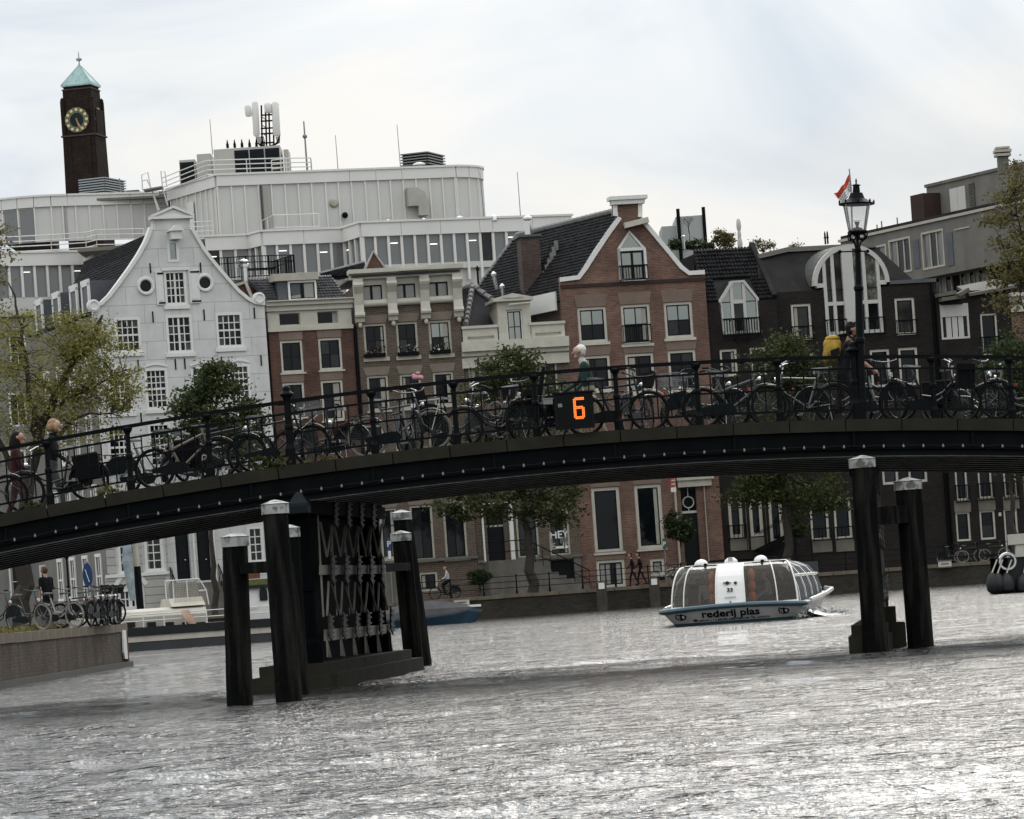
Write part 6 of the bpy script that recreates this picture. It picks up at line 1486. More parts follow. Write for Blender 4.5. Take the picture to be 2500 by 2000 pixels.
# ------------------------------------------------------------------ the bridge
KP = [(-400, 1338), (0, 1259), (220, 1214), (371, 1190), (499, 1172), (600, 1156), (803, 1118), (947, 1100), (1090, 1084), (1300, 1065), (1622, 1042), (1848, 1035), (2177, 1027), (2453, 1025), (2700, 1026)]
def DB(x): return 61.4 + x / 2500 * 1.8
_k = [PX(x, y, DB(x)) for x, y in KP]
_cz = np.polyfit([p.x for p in _k], [p.z for p in _k], 3); _cd = np.polyfit([p.x for p in _k], [p.y for p in _k], 1)
XL, XR = -19.0, 14.5
def BP(X, dD=0.0, dZ=0.0): return Vector((X, float(np.polyval(_cd, X)) + dD, float(np.polyval(_cz, X)) + dZ))
def bx(px): return PX(px, float(np.interp(px, [p[0] for p in KP], [p[1] for p in KP])), DB(px)).x
BW = 8.7
def build_bridge():
    br = thing('canal_bridge', 'black iron arched bridge with a grey stone kerb crossing the canal', 'bridge', (0, 0, 0))
    # kerb stones
    X = bx(1372) - 0.965 * 20; kerbs = []
    while X < XR:
        if X > XL:
            mb = MB(); j = random.uniform(-.006, .006); a, b = BP(X + .009, .17 + j, -.1), BP(X + .956, .17 + j, -.1)
            mb.bar(a, b, .40, .205)
            # chipped upper arris
            mb.build('kerb_stone', kerb_mat, br)
        X += 0.965
    xs = np.linspace(XL, XR, 60)
    def strip(name, d0, d1, z0, z1, mat, parent=br, **kw):
        mb = MB()
        for a, b in zip(xs[:-1], xs[1:]):
            v = []
            for X in (a, b): v += [BP(X, d0, z0), BP(X, d1, z0), BP(X, d1, z1), BP(X, d0, z1)]
            mb.add(v, [(0, 1, 5, 4), (1, 2, 6, 5), (2, 3, 7, 6), (3, 0, 4, 7)])
        return mb.build(name, mat, parent, **kw)
    strip('deck', .38, BW - .4, -.22, -.06, asphalt)
    strip('pavement', .385, 2.2, -.0595, -.035, pave)
    strip('pavement', BW - 2.0, BW - .405, -.0595, -.035, pave)
    strip('far_kerb', BW - .40, BW, -.2, 0, kerb_mat)
    strip('fascia_girder', .05, .12, -.49, -.203, bridge_paint)
    strip('girder_flange', .005, .2, -.515, -.492, bridge_paint)
    strip('lower_web', .07, .12, -.62, -.516, bridge_under)
    strip('fascia_girder', BW - .12, BW - .05, -.62, -.203, bridge_paint)
    for i in range(9):
        d = .10 + i * (BW - .3) / 8
        strip('soffit_beam', d + .06, d + .12, -.6195, -.225, bridge_under)
        strip('beam_flange', d + .05, d + .13, -.637, -.620, flange_lit)
    # stiffeners on the fascia
    st = MB().cbox((0, 0, 0), (.05, .05, .26)).mesh('stiffener', bridge_paint); X = XL + .4
    while X < XR: put('stiffener', st, br, loc=BP(X, .03, -.35)); X += 2.05
    # railings
    def railing(dD, label, spacing_list, group):
        R = thing('bridge_railing', label, 'railing', (0, 0, 0), 0, None)
        for z, w, h, nm in ((1.075, .06, .062, 'hand_rail'), (.875, .035, .035, 'mid_rail'), (.535, .03, .03, 'mid_rail'), (.17, .035, .035, 'foot_rail')):
            mb = MB()
            for a, b in zip(xs[:-1], xs[1:]):
                v = []
                for X in (a, b): v += [BP(X, dD - w / 2, z - h / 2), BP(X, dD + w / 2, z - h / 2), BP(X, dD + w / 2, z + h / 2), BP(X, dD - w / 2, z + h / 2)]
                mb.add(v, [(0, 1, 5, 4), (1, 2, 6, 5), (2, 3, 7, 6), (3, 0, 4, 7)])
            mb.build(nm, iron_black, R)
        post = MB().lathe([(.068, -.02), (.075, .16), (.055, .2), (.046, .24), (.046, .54), (.06, .56), (.06, .6), (.043, .63), (.040, .93), (.05, .97), (.075, 1.0), (.085, 1.03), (.085, 1.05), (.05, 1.07)], 8).mesh('post', iron_black)
        newel = MB().lathe([(.088, -.02), (.088, .28), (.074, .32), (.064, .36), (.064, .6), (.076, .63), (.076, .67), (.062, .7), (.06, 1.08), (.07, 1.12), (.085, 1.16), (.122, 1.19), (.122, 1.21), (.085, 1.24), (.066, 1.26), (.066, 1.31), (.04, 1.34), (.01, 1.35)], 12).mesh('newel_post', iron_black)
        px = []
        for X, big in spacing_list:
            put('newel_post' if big else 'post', newel if big else post, R, loc=BP(X, dD, 0)); px.append(X)
        bal = MB().bar((0, 0, .17), (0, 0, .875), .022).mesh('baluster', iron_black)
        for a, b in zip(px[:-1], px[1:]):
            n = max(2, round((b - a) / .215))
            for i in range(1, n):
                X = a + (b - a) * i / n; put('baluster', bal, R, loc=BP(X, dD, 0))
        return R
    P = [(120, 0), (318, 0), (513, 0), (710, 1), (915, 0), (1116, 0), (1313, 0), (1512, 0), (1710, 0), (1909, 0), (2097, 1), (2287, 0), (2477, 0)]
    L = [(bx(p), b) for p, b in P]; s = 1.37
    x0, x1 = L[0][0], L[-1][0]
    L = [(x0 - s * i, int(i == 4)) for i in range(7, 0, -1)] + L + [(x1 + s * i, 0) for i in range(1, 4)]
    railing(.2, 'black iron railing of the bridge with posts, newels and thin balusters', [p for p in L if XL < p[0] < XR], None)
    # string of lamps below the kerb
    t = thing('light_string', 'string of small round bulbs hung along the bridge girder below the kerb', 'string lights', (0, 0, 0))
    mb = MB(); pts = [BP(X, -.02, -.455 + .01 * math.sin(X * 9)) for X in np.linspace(XL, XR, 130)]; mb.tube(pts, .011, 4); mb.build('cable', rubber, t)
    bulb = MB().lathe([(.012, .02), (.013, .0), (.022, -.014), (.023, -.026), (.014, -.04), (.002, -.045)], 8).mesh('bulb', M('bulb_glass', (.13, .13, .12), .15, spec=.9), smooth=True)
    X = bx(1372)
    X -= .342 * 55
    while X < XR:
        if X > XL + .2: put('bulb', bulb, t, loc=BP(X, -.03, -.455))
        X += .342
    return br
BR = build_bridge()

def map_plane(px, py, D, k, zg=0.0):
    F = House.__new__(House); p = PX(px, py, D); F.X, F.D, F.k, F.zg, F.th, F.holes = p.x, D, k, zg, math.atan(k), []; return F
pier_stone = M('pier_stone', (0.026, 0.024, 0.017), 0.85, var=(1.5, 0.35), streak=(2, .6, (.022, .021, .015)), bump=(20, .3))
pier_iron = M('pier_iron', (0.0022, 0.0034, 0.0042), 0.7, var=(2, .3), spec=.02)
lattice_mat = M('lattice_iron', (0.34, 0.32, 0.28), 0.6, var=(3, .35), streak=(6, .5, (.12, .10, .08)))
casting_mat = M('casting_iron', (0.05, 0.047, 0.042), 0.6, var=(4, .5))
def build_pier():
    F = map_plane(762, 1450, 62.8, 8.29); t = thing('bridge_pier', 'dark iron bridge pier with a lattice of braced rods on a stone plinth', 'bridge pier', (F.X, F.D, 0), F.th); F.root = t
    a = lambda x, y: F.at(*r8(x, y)); V = lambda x, y, d=-.12: Vector((a(x, y)[0], d, a(x, y)[1]))
    Z = lambda s_: BP(F.X + math.cos(F.th) * s_, 0, -.63).z
    e1, e2 = a(1092, 1350), a(1155, 1410); zt1, zt2 = e1[1], e2[1]
    MB().prism([(-1.3, -.42), (-1.0, -.5), (e2[0] - .2, -.5), (e2[0], -.2), (e2[0], .9), (-1.3, .9)], -1.2, zt2, 'xy').build('plinth', pier_stone, t)
    n = 5
    for i in range(n): MB().box((-1.1 + (e1[0] + 1.1) * i / n + .012, -.40, zt2 + .002), (-1.1 + (e1[0] + 1.1) * (i + 1) / n - .012, .8, zt1)).build('plinth_stone', pier_stone, t)
    # dark sheet added for the black depth behind the lattice; end columns, head beam
    MB().box((-.05, .25, zt1), (7.0, .33, Z(3.5) - .05)).build('dark_backing', pier_iron, t)
    for s_ in (-.52, 7.15):
        top = Z(s_) - (0.0 if s_ < 0 else .02)
        MB().lathe([(.30, zt1), (.30, zt1 + .35), (.235, zt1 + .42), (.225, zt1 + 1.2), (.25, zt1 + 1.23), (.25, zt1 + 1.3), (.22, zt1 + 1.33), (.215, top - .3), (.30, top - .16), (.30, top)], 12, (s_, .1, 0)).build('column', pier_iron, t, smooth=False)
    MB().box((-.9, -.2, Z(3) - .24), (7.5, .5, Z(3) - .02)).build('head_beam', pier_iron, t)
    # plates
    def plate(x0, y0, x1, y1, d0=-.10, d1=-.06):
        p, q, r_, s_ = V(x0, y0), V(x1, y1), 0, 0
        z0 = a((x0 + x1) / 2, max(y0, y1))[1]; z1 = a((x0 + x1) / 2, min(y0, y1))[1]; return (a(x0, y0)[0], d0, z0), (a(x1, y1)[0], d1, z1)
    def band(xL, yL0, yL1, xR, yR0, yR1, nm, d=-.09):
        p = [V(xL, yL1, d), V(xR, yR1, d), V(xR, yR0, d), V(xL, yL0, d)]; slab(t, p, -.05, lattice_mat, nm)
    band(515, 252, 312, 985, 285, 330, 'tie_plate'); band(512, 712, 785, 998, 712, 775, 'tie_plate'); band(548, 1195, 1282, 1030, 1155, 1222, 'tie_plate')
    top = [(590, 330), (690, 335), (787, 335), (880, 340)]; mid = [(568, 740), (673, 742), (770, 742), (865, 745), (950, 745)]; low = [(550, 1180), (655, 1170), (752, 1162), (840, 1150), (935, 1140), (1020, 1130)]
    def node(x, y, h):
        mb = MB(); p, q = V(x, y - h, -.2), V(x, y + h, -.2); mb.bar(p, q, .30, .03, (0, 1, 0))
        for f in (-.9, -.5, 0, .5, .9): c = V(x, y + h * f, -.222); mb.cbox(c, (.40, .03, .03))
        mb.build('joint_casting', casting_mat, t)
    for x, y in top: node(x, y, 85)
    for x, y in mid: node(x, y, 100)
    for x, y in low: node(x, y, 85)
    def rod(x0, y0, x1, y1, r=.022, d=-.14): MB().tube([V(x0, y0, d), V(x1, y1, d)], r, 5).build('brace_rod', lattice_mat, t)
    for x, y in top:
        for dx in (-14, 12): rod(x + dx * .4, y + 80, x - 22 + dx, y + 310)
        rod(x + 12, y + 75, x + 62, y + 315); rod(x + 4, y + 80, x + 22, y + 380, .016, -.11)
    rod(500, 390, 548, 650); rod(965, 410, 945, 640); rod(990, 330, 972, 420, .03)
    for i, (x, y) in enumerate(mid):
        l0, l1 = low[i], low[i + 1]
        rod(x - 6, y + 95, l0[0], l0[1] - 85); rod(x + 10, y + 95, l1[0] - 6, l1[1] - 85); rod(x + 48, y + 40, l1[0] - 16, l1[1] - 80, .014, -.11)
    rod(497, 330, 540, 1100, .02, -.1); rod(985, 720, 1020, 1050, .02, -.1)
    for x, y in low:
        for q in (-.5, 0, .5): rod(x + q * 6, y + 95, x + 16 + q * 26, y + 225, .014)
    # hexagonal bracket head standing out under the kerb
    c = PX(*r8(400, 245), 61.2); h = MB().lathe([(.02, .19), (.05, .18), (.185, .0), (.195, -.05), (.195, -.16)], 6, (0, 0, 0), None, .3)
    o = h.build('bracket_head', M('bracket_paint', (.008, .012, .0135), .5, var=(2, .3)), t)
    bpy.context.view_layer.update(); o.matrix_world = Matrix.Translation(c)
    # second pier to the right: seen end on behind the mooring post
    X2 = PX(2140, 1500, 63.0).x; c2 = copy_thing(t, (X2, 63.2, 0), None, 'dark iron bridge pier mostly hidden behind the tall right mooring post', None)
    c2.scale = (1, .5, 1)
    for ch in list(c2.children):
        if ch.name.startswith('bracket_head'): bpy.data.objects.remove(ch)
    t['group'] = c2['group'] = 'bridge piers'
build_pier()

def build_piles():
    # cap (photo px), base at the waterline, distance, width, label
    L = [('A', 573, 1312, 586, 1722, 55.4, 64, 'shorter mooring post left of the tall post by the pier, white cap', .0),
         ('B', 671, 1232, 707, 1717, 54.6, 63, 'tall mooring post in front of the lattice pier, white cap at girder height', .0),
         ('C', *r8(1165, 475), 1012, 1634, 73.8, 48, 'front mooring post right of the lattice pier with a pale cap', .0),
         ('D', *r8(1168, 318), 1030, 1625, 76.5, 47, 'taller mooring post standing behind the front post right of the lattice pier', .0),
         ('E', *r8(316, 435), 728, 1690, 59.0, 55, 'mooring post half hidden behind the tall post by the pier', .0),
         ('F', 2104, 1122, 2136, 1588, 63.2 - 1.4, 60, 'tall mooring post on the right reaching up to the bridge girder', .0),
         ('G', 2216, 1176, 2248, 1580, 62.6, 63, 'shorter mooring post on the far right with a white cap', .0)]
    pts = {}
    for (k, xt, yt, xb, yb, D, w, lab, _) in L:
        p = PX(xt, yt, D); q = PX(xb, yb, D); 
        t = thing('mooring_post', lab, 'mooring post', (q.x, D, 0), 0, 'timber mooring posts by the bridge piers')
        d = Vector((p.x - q.x, 0, p.z)); r_ = w / 2 * D / FPX; pts[k] = (q, p, D, r_)
        mb = MB(); n = 14; rr = random.Random(hash(k) % 99); prof = [1 + rr.uniform(-.06, .06) for _ in range(n)]
        vs = []; hs = 14
        for i in range(hs):
            f = i / (hs - 1); z = -1.4 + (d.z + 1.4) * f; cx = d.x * (z / d.z)
            sc_ = r_ * (1.06 - .08 * f) * (1 + rr.uniform(-.012, .012))
            if i == 3: sc_ *= .985
            for j in range(n): an = 2 * math.pi * j / n; vs.append((cx + sc_ * prof[j] * math.cos(an), sc_ * prof[j] * math.sin(an), z))
        fs = [(i * n + j, i * n + (j + 1) % n, (i + 1) * n + (j + 1) % n, (i + 1) * n + j) for i in range(hs - 1) for j in range(n)]; fs.append(tuple(range((hs - 1) * n, hs * n)))
        mb.add(vs, fs); mb.build('pile', pile_wood, t)
        rc = r_ * 1.09; ph = math.pi / 6
        c = MB().lathe([(rc, d.z - .14), (rc, d.z), (rc * 1.06, d.z + .010), (rc * .3, d.z + .062), (.004, d.z + .072)], 10, (d.x, 0, 0), None, ph).build('cap', pile_cap, t)
    wet = M('wet_timber', (.008, .009, .009), .45, var=(2, .4))
    def beam(p, q, w, h, lab): 
        o = MB().bar(Vector((0, 0, 0)), q - p, w, h).build('timber_beam', pile_wood, None); o.location = p; tag(o, lab, 'beam', 'beams between the mooring posts')
    beam(PX(600, 1387, 55.3), PX(680, 1383, 54.7), .25, .17, 'dark horizontal beam between the two left mooring posts')
    beam(PX(2110, 1262, 62.0), PX(2240, 1254, 62.7), .3, .30, 'dark horizontal beam between the two right mooring posts')
    beam(PX(905, 1388, 71), PX(985, 1384, 73.6), .3, .16, 'dark horizontal beam running from the lattice pier to the posts on its right')
    o = MB().box((-.25, -.4, -1), (.16, .6, .42)).box((-.25, -.3, .42), (.02, .5, .70)).build('fender_block', pier_stone, None); o.location = (PX(2186, 1540, 64).x, 64.2, 0); tag(o, 'stepped dark stone block at the waterline between the right mooring posts', 'stone block')
build_piles()

def build_lamp():
    X = bx(2107); o = BP(X, .2, 0); D = o.y; t = thing('street_lamp', 'black cast iron street lamp with a crowned glass lantern on the bridge railing', 'street lamp', o); S = FPX / D
    H = lambda x, y: PX(*s11(x, y), D).z - o.z
    t.rotation_euler = (0, .046, 0)
    zb, zt = H(915, 1195), H(880, 725); zc = H(930, 1460)
    MB().lathe([(.085, -.02), (.085, .3), (.076, .34), (.074, 1.3), (.09, 1.33), (.09, 1.38), (.07, 1.42), (.064, 2.2), (.085, 2.23), (.085, 2.27), (.055, 2.32), (.045, zc - .1), (.058, zc - .05), (.043, zc)], 12).build('pole', iron_black, t)
    MB().bar((-.30, 0, zc - .08), (.16, 0, zc - .08), .022).ball((-.31, 0, zc - .08), .035, 8, 6).ball((.17, 0, zc - .08), .03, 8, 6).build('ladder_bar', iron_black, t)
    rb, rt = .155, .245
    br = MB()
    for i in range(4):
        an = math.pi / 4 + i * math.pi / 2; c, s_ = math.cos(an), math.sin(an)
        br.tube([(0.03 * c, .03 * s_, zc - .05), (.07 * c, .07 * s_, zc + .07), (.20 * c, .20 * s_, zc + .14), (.22 * c, .22 * s_, zc + .2), (rb * 1.2 * c, rb * 1.2 * s_, zb - .02)], .014, 6)
        br.torus((.11 * c, .11 * s_, zc + .17), .05, .010, 'y', 12, 5)
    br.lathe([(.02, zc), (.03, zb - .02)], 8).build('lantern_bracket', iron_black, t)
    MB().lathe([(rb * 1.1, zb - .035), (rb * 1.42, zb - .02), (rb * 1.42, zb + .005), (rb, zb + .02)], 4, (0, 0, 0), None, math.pi / 4).build('lantern_base', iron_black, t)
    clr = clear_glass('lantern_glass', (.85, .86, .86), .16)
    g = MB()
    q = math.sqrt(2)
    for i in range(4):
        a0, a1 = math.pi / 4 + i * math.pi / 2, math.pi / 4 + (i + 1) * math.pi / 2
        v = [(rb * q * math.cos(a0) * .82, rb * q * math.sin(a0) * .82, zb), (rb * q * math.cos(a1) * .82, rb * q * math.sin(a1) * .82, zb), (rt * q * math.cos(a1) * .82, rt * q * math.sin(a1) * .82, zt), (rt * q * math.cos(a0) * .82, rt * q * math.sin(a0) * .82, zt)]
        MB().quad(*v).build('lantern_pane', clr, t, fix=False)
        g.bar(v[0], v[3], .018, .018)
    g.build('lantern_frame', M('lamp_frame', (.30, .29, .27), .5), t)
    cap = MB().lathe([(rt * 1.25, zt), (rt * 1.28, zt + .02), (rt * 1.05, zt + .045), (.14, zt + .11), (.105, zt + .20), (.06, zt + .215)], 4 * 4, (0, 0, 0)).build('lantern_cap', iron_black, t)
    MB().lathe([(.05, zt + .2), (.065, zt + .22), (.055, zt + .32), (.085, zt + .335), (.05, zt + .35), (.016, zt + .36), (.010, zt + .38), (.018, zt + .40), (.006, zt + .45)], 10).build('finial', iron_black, cap)
    cr = MB()
    for i in range(8): an = i * math.pi / 4; cr.tube([(rt * 1.2 * math.cos(an), rt * 1.2 * math.sin(an), zt + .02), (rt * 1.2 * math.cos(an), rt * 1.2 * math.sin(an), zt + .05), (rt * 1.2 * math.cos(an), rt * 1.2 * math.sin(an), zt + .085)], [.009, .02, .003], 6)
    cr.build('crown_leaf', iron_black, cap)
    MB().lathe([(.12, zb + .02), (.08, zb + .06), (.02, zb + .08)], 12).lathe([(.02, zb + .06), (.025, zb + .10), (.045, zb + .155), (.045, zb + .17)], 10).build('burner', lead, t)
    MB().box((-.07, -.01, zb + .185), (.07, .01, zb + .19)).build('reflector', lead, t)
build_lamp()

def build_led():
    D = BP(bx(1400), 0, 0).y - .16
    a, b = PX(*s1(503, 606), D), PX(*s1(838, 872), D); t = thing('led_height_sign', 'black box sign with a glowing orange digit 6 on the bridge railing', 'LED sign', (a.x, D, b.z))
    W_, H_ = b.x - a.x, a.z - b.z
    MB().box((0, 0, 0), (W_, .20, H_)).box((-.02, -.03, H_), (W_ + .02, .22, H_ + .025)).build('casing', M('sign_black', (.006, .007, .008), .5), t)
    MB().box((.05, -.006, .05), (W_ - .05, -.001, H_ - .06)).build('screen', M('sign_screen', (.004, .005, .005), .35), t)
    x0, x1 = PX(*s1(662, 700), D).x - a.x, PX(*s1(752, 700), D).x - a.x; z0, z1 = PX(*s1(705, 808), D).z - b.z, PX(*s1(705, 630), D).z - b.z
    led = M('led_orange', (.9, .25, .05), .4, emit=(1.0, .17, .022, 1.25)); nx, nz = 8, 15; dots = MB()
    for i in range(nx):
        for j in range(nz):
            on = (i < 2 and 0 < j < nz - 1) or (j < 2 and 0 < i < nx - 1) or (j > nz - 3 and 0 < i < nx) or (7 <= j <= 8 and 0 < i < nx - 1) or (i > nx - 3 and 0 < j < 8)
            if on:
                x = x0 + (x1 - x0) * (i + .5) / nx; z = z0 + (z1 - z0) * (j + .5) / nz; dots.lathe([(.0125, 0), (.010, .006)], 6, (0, 0, 0), Matrix.Translation((x, -.007, z)) @ Matrix.Rotation(math.pi / 2, 4, 'X'))
    dots.build('led_dots', led, t, kind='stuff')
    MB().box((.06, -.02, H_ * .62), (.13, -.006, H_ * .72)).build('sensor', steel_grey, t)
    for x in (.1, W_ - .1): MB().bar((x, .2, H_ * .6), (x, .36, H_ * .6), .05).build('mounting_bracket', iron_black, t)
    p = PX(*s1(420, 690), D); o = MB().box((0, 0, 0), (.16, .14, .085)).box((-.01, -.01, .085), (.17, .15, .105)).build('junction_box', steel_grey, None); o.location = p; tag(o, 'small grey junction box fixed to the railing left of the orange digit sign', 'junction box')
build_led()
# ------------------------------------------------------------------ trees and shrubs
def leaf_mesh(name, pts, size, mat, flat=0.6, seed=0):
    rng = np.random.default_rng(seed); n = len(pts); pts = np.asarray(pts)
    d1 = rng.normal(size=(n, 3)); d1[:, 2] *= flat; d1 /= np.linalg.norm(d1, axis=1)[:, None]
    d2 = rng.normal(size=(n, 3)); d2 -= d1 * (d1 * d2).sum(1)[:, None]; d2 /= np.linalg.norm(d2, axis=1)[:, None]
    L = size * rng.uniform(.6, 1.35, n)[:, None]; W = L * .52
    v = np.stack([pts - d1 * L, pts + d2 * W - d1 * L * .1, pts + d1 * L, pts - d2 * W - d1 * L * .1], 1).reshape(-1, 3)
    me = bpy.data.meshes.new(name); me.vertices.add(4 * n); me.vertices.foreach_set('co', v.astype(np.float32).ravel())
    me.loops.add(4 * n); me.loops.foreach_set('vertex_index', np.arange(4 * n, dtype=np.int32))
    me.polygons.add(n); me.polygons.foreach_set('loop_start', np.arange(0, 4 * n, 4, dtype=np.int32)); me.update(calc_edges=True)
    me.materials.append(mat); return me
def leaf_mat(name, col, isl=.5):
    m = M(name, col, .65, island=isl, spec=.25); nt = m.node_tree; N = nt.nodes; b = N['Principled BSDF']
    t = N.new('ShaderNodeBsdfTranslucent'); lk = b.inputs['Base Color'].links
    if lk: nt.links.new(lk[0].from_socket, t.inputs[0])
    mx = N.new('ShaderNodeMixShader'); mx.inputs[0].default_value = .35
    nt.links.new(b.outputs[0], mx.inputs[1]); nt.links.new(t.outputs[0], mx.inputs[2]); nt.links.new(mx.outputs[0], N['Material Output'].inputs[0]); return m
lf_yellow = leaf_mat('leaf_yellow_green', (.195, .182, .052)); lf_dark = leaf_mat('leaf_dark_green', (.035, .052, .018)); lf_mid = leaf_mat('leaf_mid_green', (.047, .058, .016)); lf_grn = leaf_mat('leaf_green', (.050, .066, .022)); lf_brown = leaf_mat('leaf_olive', (.135, .118, .042))
def tree(name, label, cat, base, limbs, crown, ncl, per, size, mat, seed, cl_r=.5, group=None, crown_name='crown', shell=.5):
    """limbs: list of (points, r0, r1) relative to base; crown: list of (centre, (rx,ry,rz), weight)"""
    rng = np.random.default_rng(seed); t = thing(name, label, cat, base, 0, group); mb = MB(); nodes = []
    for pts, r0, r1 in limbs:
        P = [Vector(p) for p in pts]; fine = []
        for a, b in zip(P[:-1], P[1:]):
            for i in range(4): fine.append(a.lerp(b, i / 4) + Vector(rng.normal(0, .035 * (b - a).length, 3)) * (1 if i else 0))
        fine.append(P[-1]); mb.tube(fine, [r0 + (r1 - r0) * i / (len(fine) - 1) for i in range(len(fine))], 7); nodes += fine[len(fine) // 3:]
    leaves = []; w = np.array([c[2] for c in crown], float); w /= w.sum(); tw = MB()
    for i in range(ncl):
        c, r, _ = crown[rng.choice(len(crown), p=w)]
        d = rng.normal(size=3); d /= np.linalg.norm(d); q = rng.uniform(shell ** 3, 1) ** (1 / 3)
        p = np.array(c) + d * np.array(r) * q; pv = Vector(p)
        if nodes:
            nr = min(nodes, key=lambda n: (n - pv).length + max(0, n.z - pv.z) * .6)
            m = nr.lerp(pv, .5) + Vector((0, 0, .12 * (pv - nr).length)); tw.tube([nr, m, pv], [.035 * min(1, size * 9), .02 * min(1, size * 9), .006], 4, False)
        k = max(4, int(per * rng.uniform(.4, 1.5))); sp = cl_r * rng.uniform(.6, 1.3)
        leaves.append(p + rng.normal(size=(k, 3)) * np.array([sp, sp, sp * .55]))
    mb.build('trunk', bark, t, fix=False); tw.build('branches', bark, t, fix=False, kind='stuff')
    put(crown_name, leaf_mesh('crown', np.concatenate(leaves), size, mat, .6, seed), t, kind='stuff'); return t
def G(x, y, D, z=ZS): p = PX(x, y, D); return Vector((p.x, D, z))
def rel(base, D, pts): return [PX(x, y, D + d) - base for (x, y, d) in pts]
def vegetation():
    b = G(48, 1520, 100.5, 1.23); R = lambda *p: rel(b, 100.5, p); S = FPX / 100.5
    limbs = [([Vector((0, 0, -.1))] + R((55, 1380, 0), (62, 1240, .2), (92, 1085, .3), (135, 960, .2), (225, 828, 0), (250, 770, .1)), .27, .035), (R((95, 1080, .3), (70, 930, .8), (55, 800, 1), (20, 690, 1)), .10, .02), (R((120, 1000, .2), (210, 950, -.5), (300, 905, -.8)), .07, .015), (R((80, 1120, .3), (190, 1020, -.6), (300, 1000, -1)), .07, .015), (R((60, 1200, .2), (-40, 1000, .6), (-90, 840, .9)), .10, .02)]
    tree('canal_tree', 'leaning yellow green tree on the left quay with sparse twigs before the white house', 'tree', b, limbs,
         [(R((70, 900, .3))[0], (2.0, 1.8, 1.9), 5), (R((200, 820, 0))[0], (.9, 1.1, .5), 1.2), (R((235, 900, -.3))[0], (1.15, 1.2, 1.0), 2.0), (R((160, 1020, -.3))[0], (1.8, 1.3, .9), 2.0), (R((-60, 960, 1))[0], (2.0, 1.6, 2.2), 3.5), (R((300, 960, -.6))[0], (.55, .7, .55), .6)], 390, 62, .046, lf_yellow, 5, .21, None, 'crown', .25)
    def far(px, yg, D, label, crown, mat, seed, ncl=110, per=85, size=.13, tr=.2, top=None, cat='tree', grp='trees along the far quay'):
        b = G(px, yg, D); R = lambda *p: rel(b, D, p); cs = []
        for (x, y, rx, ry, w) in crown: s_ = D / FPX; cs.append((R((x, y, 0))[0], (rx * s_, rx * s_ * .9, ry * s_), w))
        ty = top or crown[0][1]; tp = R((crown[0][0], ty, 0))[0]; m = Vector((tp.x * .3, 0, tp.z * .5))
        limbs = [([Vector((0, 0, -.1)), m * .5, m, tp], tr, .04)] + [([m, c[0].lerp(m, .4), c[0] + Vector((0, 0, c[1][2] * .5))], tr * .5, .02) for c in cs[1:]]
        tree('street_tree', label, cat, b, limbs, cs, ncl, per, size, mat, seed, .42, grp, 'crown', .45)
    far(1300, 1455, 204, 'tree on the far quay rising through the bridge, lit green top above the railing', [(1248, 985, 120, 110, 3), (1170, 1210, 110, 75, 2), (1345, 1200, 85, 80, 2), (1240, 1110, 130, 90, 2), (1240, 910, 80, 60, 1.4)], lf_mid, 21, 190, 90, .12, .33)
    far(525, 1492, 204, 'round dark green tree before the white house, left of the red brick house', [(525, 1015, 100, 95, 3), (470, 1050, 70, 80, 1.5), (590, 1060, 65, 90, 1.5), (530, 930, 60, 45, 1)], lf_grn, 22, 140, 90, .12)
    far(1928, 1430, 205, 'tree on the far quay before the arched window house, left of the backpacker', [(1900, 890, 75, 70, 2.4), (1960, 920, 60, 60, 1.2), (1850, 1190, 70, 45, 1.5), (1980, 1200, 95, 60, 2), (1910, 1060, 110, 110, 2)], lf_mid, 23, 170, 85, .12, .3)
    far(2478, 1395, 205, 'dark tree at the right edge behind the bridge railing', [(2470, 900, 75, 90, 2), (2440, 980, 60, 70, 1), (2490, 1080, 90, 110, 1.5)], lf_dark, 24, 110, 90, .12)
    far(2620, 1390, 208, 'large olive green tree reaching in at the upper right edge', [(2600, 560, 170, 170, 4), (2480, 520, 75, 95, 1.6), (2455, 640, 70, 60, 1), (2520, 430, 70, 50, .9), (2490, 730, 70, 60, .9)], lf_brown, 25, 170, 62, .11, .35, 560)
    far(-70, 1530, 150, 'brownish tree at the left edge in front of the white office terrace', [(-35, 680, 40, 110, 2), (-10, 590, 20, 50, .7)], lf_brown, 26, 50, 45, .08)
    def shrub(label, conv, x, y, D, rx, ry, mat, seed, n=26, size=.09, name='shrub'):
        px, py = conv(x, y); s_ = D / FPX; c = PX(px, py, D); b = c - Vector((0, 0, ry * s_))
        tree(name, label, 'shrub', b, [([Vector((0, 0, -.2)), Vector((0, 0, ry * s_))], .05, .02), ([Vector((0, 0, 0)), Vector((rx * s_ * .5, 0, ry * s_ * 1.3))], .03, .01), ([Vector((0, 0, 0)), Vector((-rx * s_ * .5, 0, ry * s_ * 1.2))], .03, .01)], [(Vector((rx * s_ * .3, 0, ry * s_ * .8)), (rx * s_ * .75, rx * s_ * .6, ry * s_ * .7), 1.2), (Vector((-rx * s_ * .4, 0, ry * s_ * 1.2)), (rx * s_ * .55, rx * s_ * .5, ry * s_ * .8), 1)], n, 45, size, mat, seed, .16, 'shrubs of the roof garden' if D > 220 else None, 'foliage', .3)
    shrub('low dark shrub in the roof garden in front of the pale housing', r3, 1720, 545, 229, 26, 14, lf_dark, 31)
    shrub('second low dark shrub in the roof garden below the pale block', r3, 1880, 555, 229, 34, 12, lf_dark, 32)
    shrub('taller loose shrub in the roof garden left of the sculpture', r3, 2065, 515, 229, 26, 26, lf_brown, 33, 30)
    shrub('sparse reddish shrub in the roof garden right of the sculpture', r4, 435, 665, 229, 24, 18, lf_brown, 34, 16, .07)
